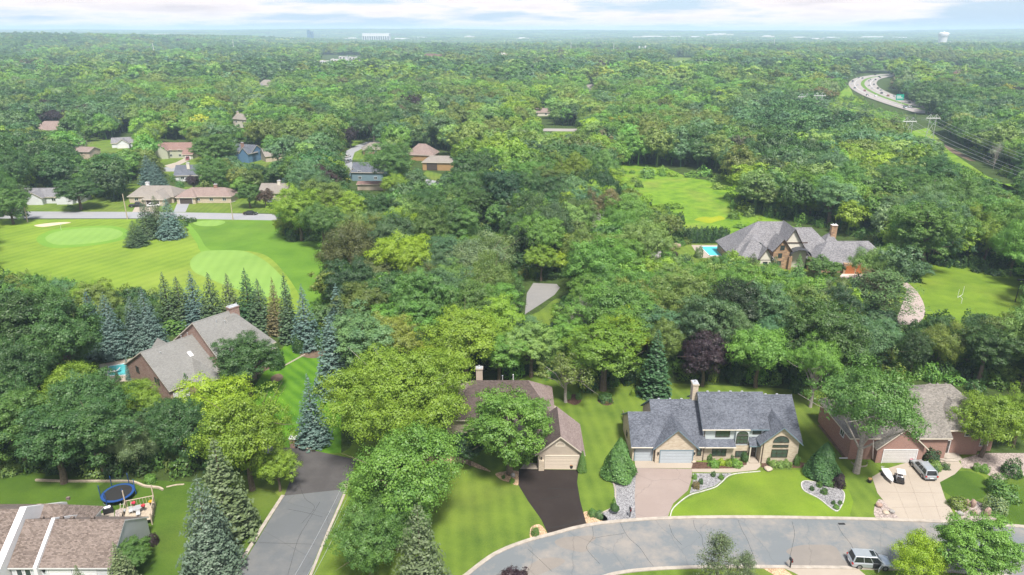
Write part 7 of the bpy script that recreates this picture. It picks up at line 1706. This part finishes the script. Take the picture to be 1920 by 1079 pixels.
t_ = empty('patio_table', dk @ Vector((-.1, .3, 0)), 0, 'small round grey table on the wooden deck', 'table'); b = MB(); b.tube([(0, 0, .68), (0, 0, .73)], .6, 16); b.build('tabletop', M_METAL, t_); b = MB(); b.tube([(0, 0, 0), (0, 0, .68)], .05, 6); b.tube([(0, 0, 0), (0, 0, .04)], .3, 10); b.build('pedestal', M_METAL, t_)
FL = foliage('petals', .2, (1.2, 1.0, 1.0))
fmesh = bush('flowers', 540, .5, .38, 260, .07, 'ball', .1, FL)
for q, cc, lb in (((-.5, .9, 1.0), (.6, .05, .1), 'basket of red flowers hanging at the back of the deck'), ((.7, .2, .75), (.55, .06, .08), 'basket of red flowers beside the deck table'), ((1.5, 1.0, .6), (.6, .4, .02), 'yellow flower pot on the right deck rail')):
    v = dk @ Vector(q); f = empty('flower_basket', v, 0, lb, 'flower basket'); c_ = bpy.data.objects.new('flowers', fmesh); COL.objects.link(c_); c_.parent = f; c_.color = cc + (1,); b = MB(); b.tube([(0, 0, -.25), (0, 0, .08)], [.14, .22], 10); b.build('pot', M_BROWNTRIM, f)
g_ = empty('barbecue_grill', at(204, 962), .5, 'dark barbecue grill at the edge of the concrete patio', 'grill'); b = MB(); b.box(-.6, .6, -.3, .3, .1, .85); b.build('cabinet', M_BLACK, g_); b = MB(); b.tube([(-.38, 0, .9), (.38, 0, .9)], .3, 10); b.build('lid', P_GREY, g_)
for sx in (-.5, .5): b = MB(); b.tube([(sx, -.32, .1), (sx, .32, .1)], .09, 8); b.build('wheel', M_RUBBER, g_)
def garden_chair(px, py, rz, label, mat):
    o = empty('garden_chair', at(px, py), rz, label, 'chair'); b = MB(); b.box(-.25, .25, -.25, .25, .4, .45); b.build('seat', mat, o); b = MB(); b.box(-.25, .25, .22, .28, .45, .95); b.build('backrest', mat, o)
    for x in (-.22, .22):
        for y in (-.22, .22): b = MB(); b.box(x - .025, x + .025, y - .025, y + .025, 0, .4); b.build('leg', mat, o)
    return o
garden_chair(233, 973, .4, 'dark metal chair on the stone patio beside the deck steps', M_BLACK)
for v, lb in (((-.9, .3), 'grey chair left of the deck table'), ((.1, -.7), 'grey chair in front of the deck table')):
    garden_chair(0, 700, .4, lb, M_METAL).location = dk @ Vector((v[0], v[1], 0))
# ------------------------------------------------------------------ things on the concrete drive of the pink house
p = at(1664, 896); o = empty('boat_trailer', p, head((1668, 908), (1650, 878)) + math.pi, 'white trailer with a small white boat under the spreading tree', 'trailer')
o.scale = (.68, .68, .68)
b = MB(); hull = [[Vector((x, -w_, .95)), Vector((x, -w_ * .5, .5)), Vector((x, w_ * .5, .5)), Vector((x, w_, .95))] for x, w_ in ((-2.2, .75), (-.5, .85), (1.2, .7), (2.4, .2), (2.6, .05))]; loft(b, hull); b.build('hull', P_WHITE, o)
b = MB(); b.tube([(-3.4, 0, .45), (-2.2, 0, .45), (2.0, 0, .45)], .05, 5); b.tube([(-.6, -.95, .4), (-.6, .95, .4)], .05, 5); b.build('frame', P_WHITE, o)
for s in (-1, 1): b = MB(); b.tube([(-.6, s * .85, .32), (-.6, s * 1.05, .32)], .32, 12); b.build('wheel', M_RUBBER, o)
b = MB(); b.tube([(-3.4, 0, .02), (-3.4, 0, .5)], .05, 5); b.tube([(-3.4, -.25, .5), (-3.4, .25, .5)], .04, 5); b.tube([(-3.2, -.3, .7), (-2.7, 0, .95), (-3.2, .3, .7)], .05, 5); b.build('jack', P_WHITE, o)
p = at(1685, 902); o = empty('golf_cart', p, head((1685, 905), (1680, 880)), 'black and white small buggy between the trailer and the silver car', 'buggy')
b = MB(); b.box(-1.0, 1.0, -.55, .55, .3, .62); b.box(-1.0, -.5, -.5, .5, .62, .95); b.build('body', P_BLACK, o); b = MB(); b.box(-.95, .4, -.55, .55, 1.75, 1.82); b.build('canopy', P_WHITE, o)
for x in (-.85, .35):
    for y in (-.5, .5): b = MB(); b.tube([(x, y, .6), (x, y, 1.76)], .03, 5); b.build('canopy_post', M_WHITE, o)
for x in (-.65, .65):
    for s in (-1, 1): b = MB(); b.tube([(x, s * .45, .24), (x, s * .62, .24)], .24, 12); b.build('wheel', M_RUBBER, o)
b = MB(); b.box(-.35, .15, -.45, .45, .62, .8); b.build('seat', M_WHITE, o)
for q, cc, lb in (((1630, 905), (.5, .35, .15), 'planter of pale flowers on the left edge of the concrete drive'), ((1707, 868), (.5, .05, .12), 'pot of pink flowers at the right side of the white garage door'), ((1071, 878), (.45, .2, .05), 'small planter beside the brick pier of the beige garage')):
    f = empty('planter', at(*q), 0, lb, 'planter'); c_ = bpy.data.objects.new('flowers', fmesh); COL.objects.link(c_); c_.parent = f; c_.location.z = .4; c_.color = cc + (1,); b = MB(); b.tube([(0, 0, 0), (0, 0, .5)], [.25, .34], 12); b.build('pot', M_BLACK, f)
p = at(1637, 870); o = empty('window_well', at(1610, 868), 0, 'curved window well with gravel at the corner of the pink house', 'window well'); b = MB()
for i in range(10): a0, a1 = math.pi * i / 10 + math.pi, math.pi * (i + 1) / 10 + math.pi; b.box(0, .01, 0, .01, 0, .01) if False else b.poly([(math.cos(a0) * 1.2, math.sin(a0) * 1.2, 0), (math.cos(a1) * 1.2, math.sin(a1) * 1.2, 0), (math.cos(a1) * 1.2, math.sin(a1) * 1.2, .3), (math.cos(a0) * 1.2, math.sin(a0) * 1.2, .3)])
b.build('well_wall', M_KERB, o)
# storm drain, slab joints on the concrete drive, fence at the slate house, deck of the taupe house
b = MB(); q = at(1578, 983); b.box(q.x - .45, q.x + .45, q.y - .18, q.y + .18, .03, .045); tag(b.build('storm_drain', M_BLACK), 'dark storm drain grate at the kerb below the lawn', 'drain')
M_JOINT = simple('slab_joint_grey', (.25, .21, .175), .95, .1)
def joint(pts, name='slab_joint', mat=None, w=.035, z=.046):
    tag(ribbon(name, pts, w, mat or M_JOINT, .03, z, smooth=False), kind='structure')
joint([(1648, 923), (1768, 925)]); joint([(1672, 952), (1780, 950)]); joint([(1700, 884), (1733, 976)]); joint([(1735, 888), (1765, 978)]); joint([(1668, 888), (1705, 976)]); joint([(1690, 978), (1796, 979)])
o = empty('picket_fence', at(1183, 805), 0, 'short wooden fence at the left wall of the slate-roofed garage', 'fence'); 
for i in range(8): b = MB(); b.box(-.9 - .0 * i, -.84, i * .45, i * .45 + .38, 0, 1.5); b.build('picket', M_WOODPOLE, o)
b = MB(); b.box(-.84, -.8, 0, 3.6, .9, 1.0); b.build('rail', M_WOODPOLE, o)
# crack repair on the black driveway
for pts in ([(1011, 937), (1030, 935), (1048, 931)], [(1027, 916), (1055, 917), (1082, 919)], [(1028, 990), (1060, 985), (1092, 973)]): tag(ribbon('crack_seal', pts, .12, M_RUBBER, .036, .042), kind='structure')
# ------------------------------------------------------------------ haze
def haze():
    mb = MB(); mb.box(-14500, 14500, -300, 14500, -30, 116)
    m = bpy.data.materials.new('haze_air'); m.use_nodes = True; t = NT(m.node_tree)
    v = t.add('ShaderNodeVolumePrincipled'); v.inputs['Color'].default_value = (.60, .79, 1.0, 1); v.inputs['Density'].default_value = HAZE_DENSITY; v.inputs['Anisotropy'].default_value = 0.0
    t.link(v.outputs[0], t.add('ShaderNodeOutputMaterial').inputs['Volume'])
    o = mb.build('haze', m); tag(o, kind='stuff')
haze()
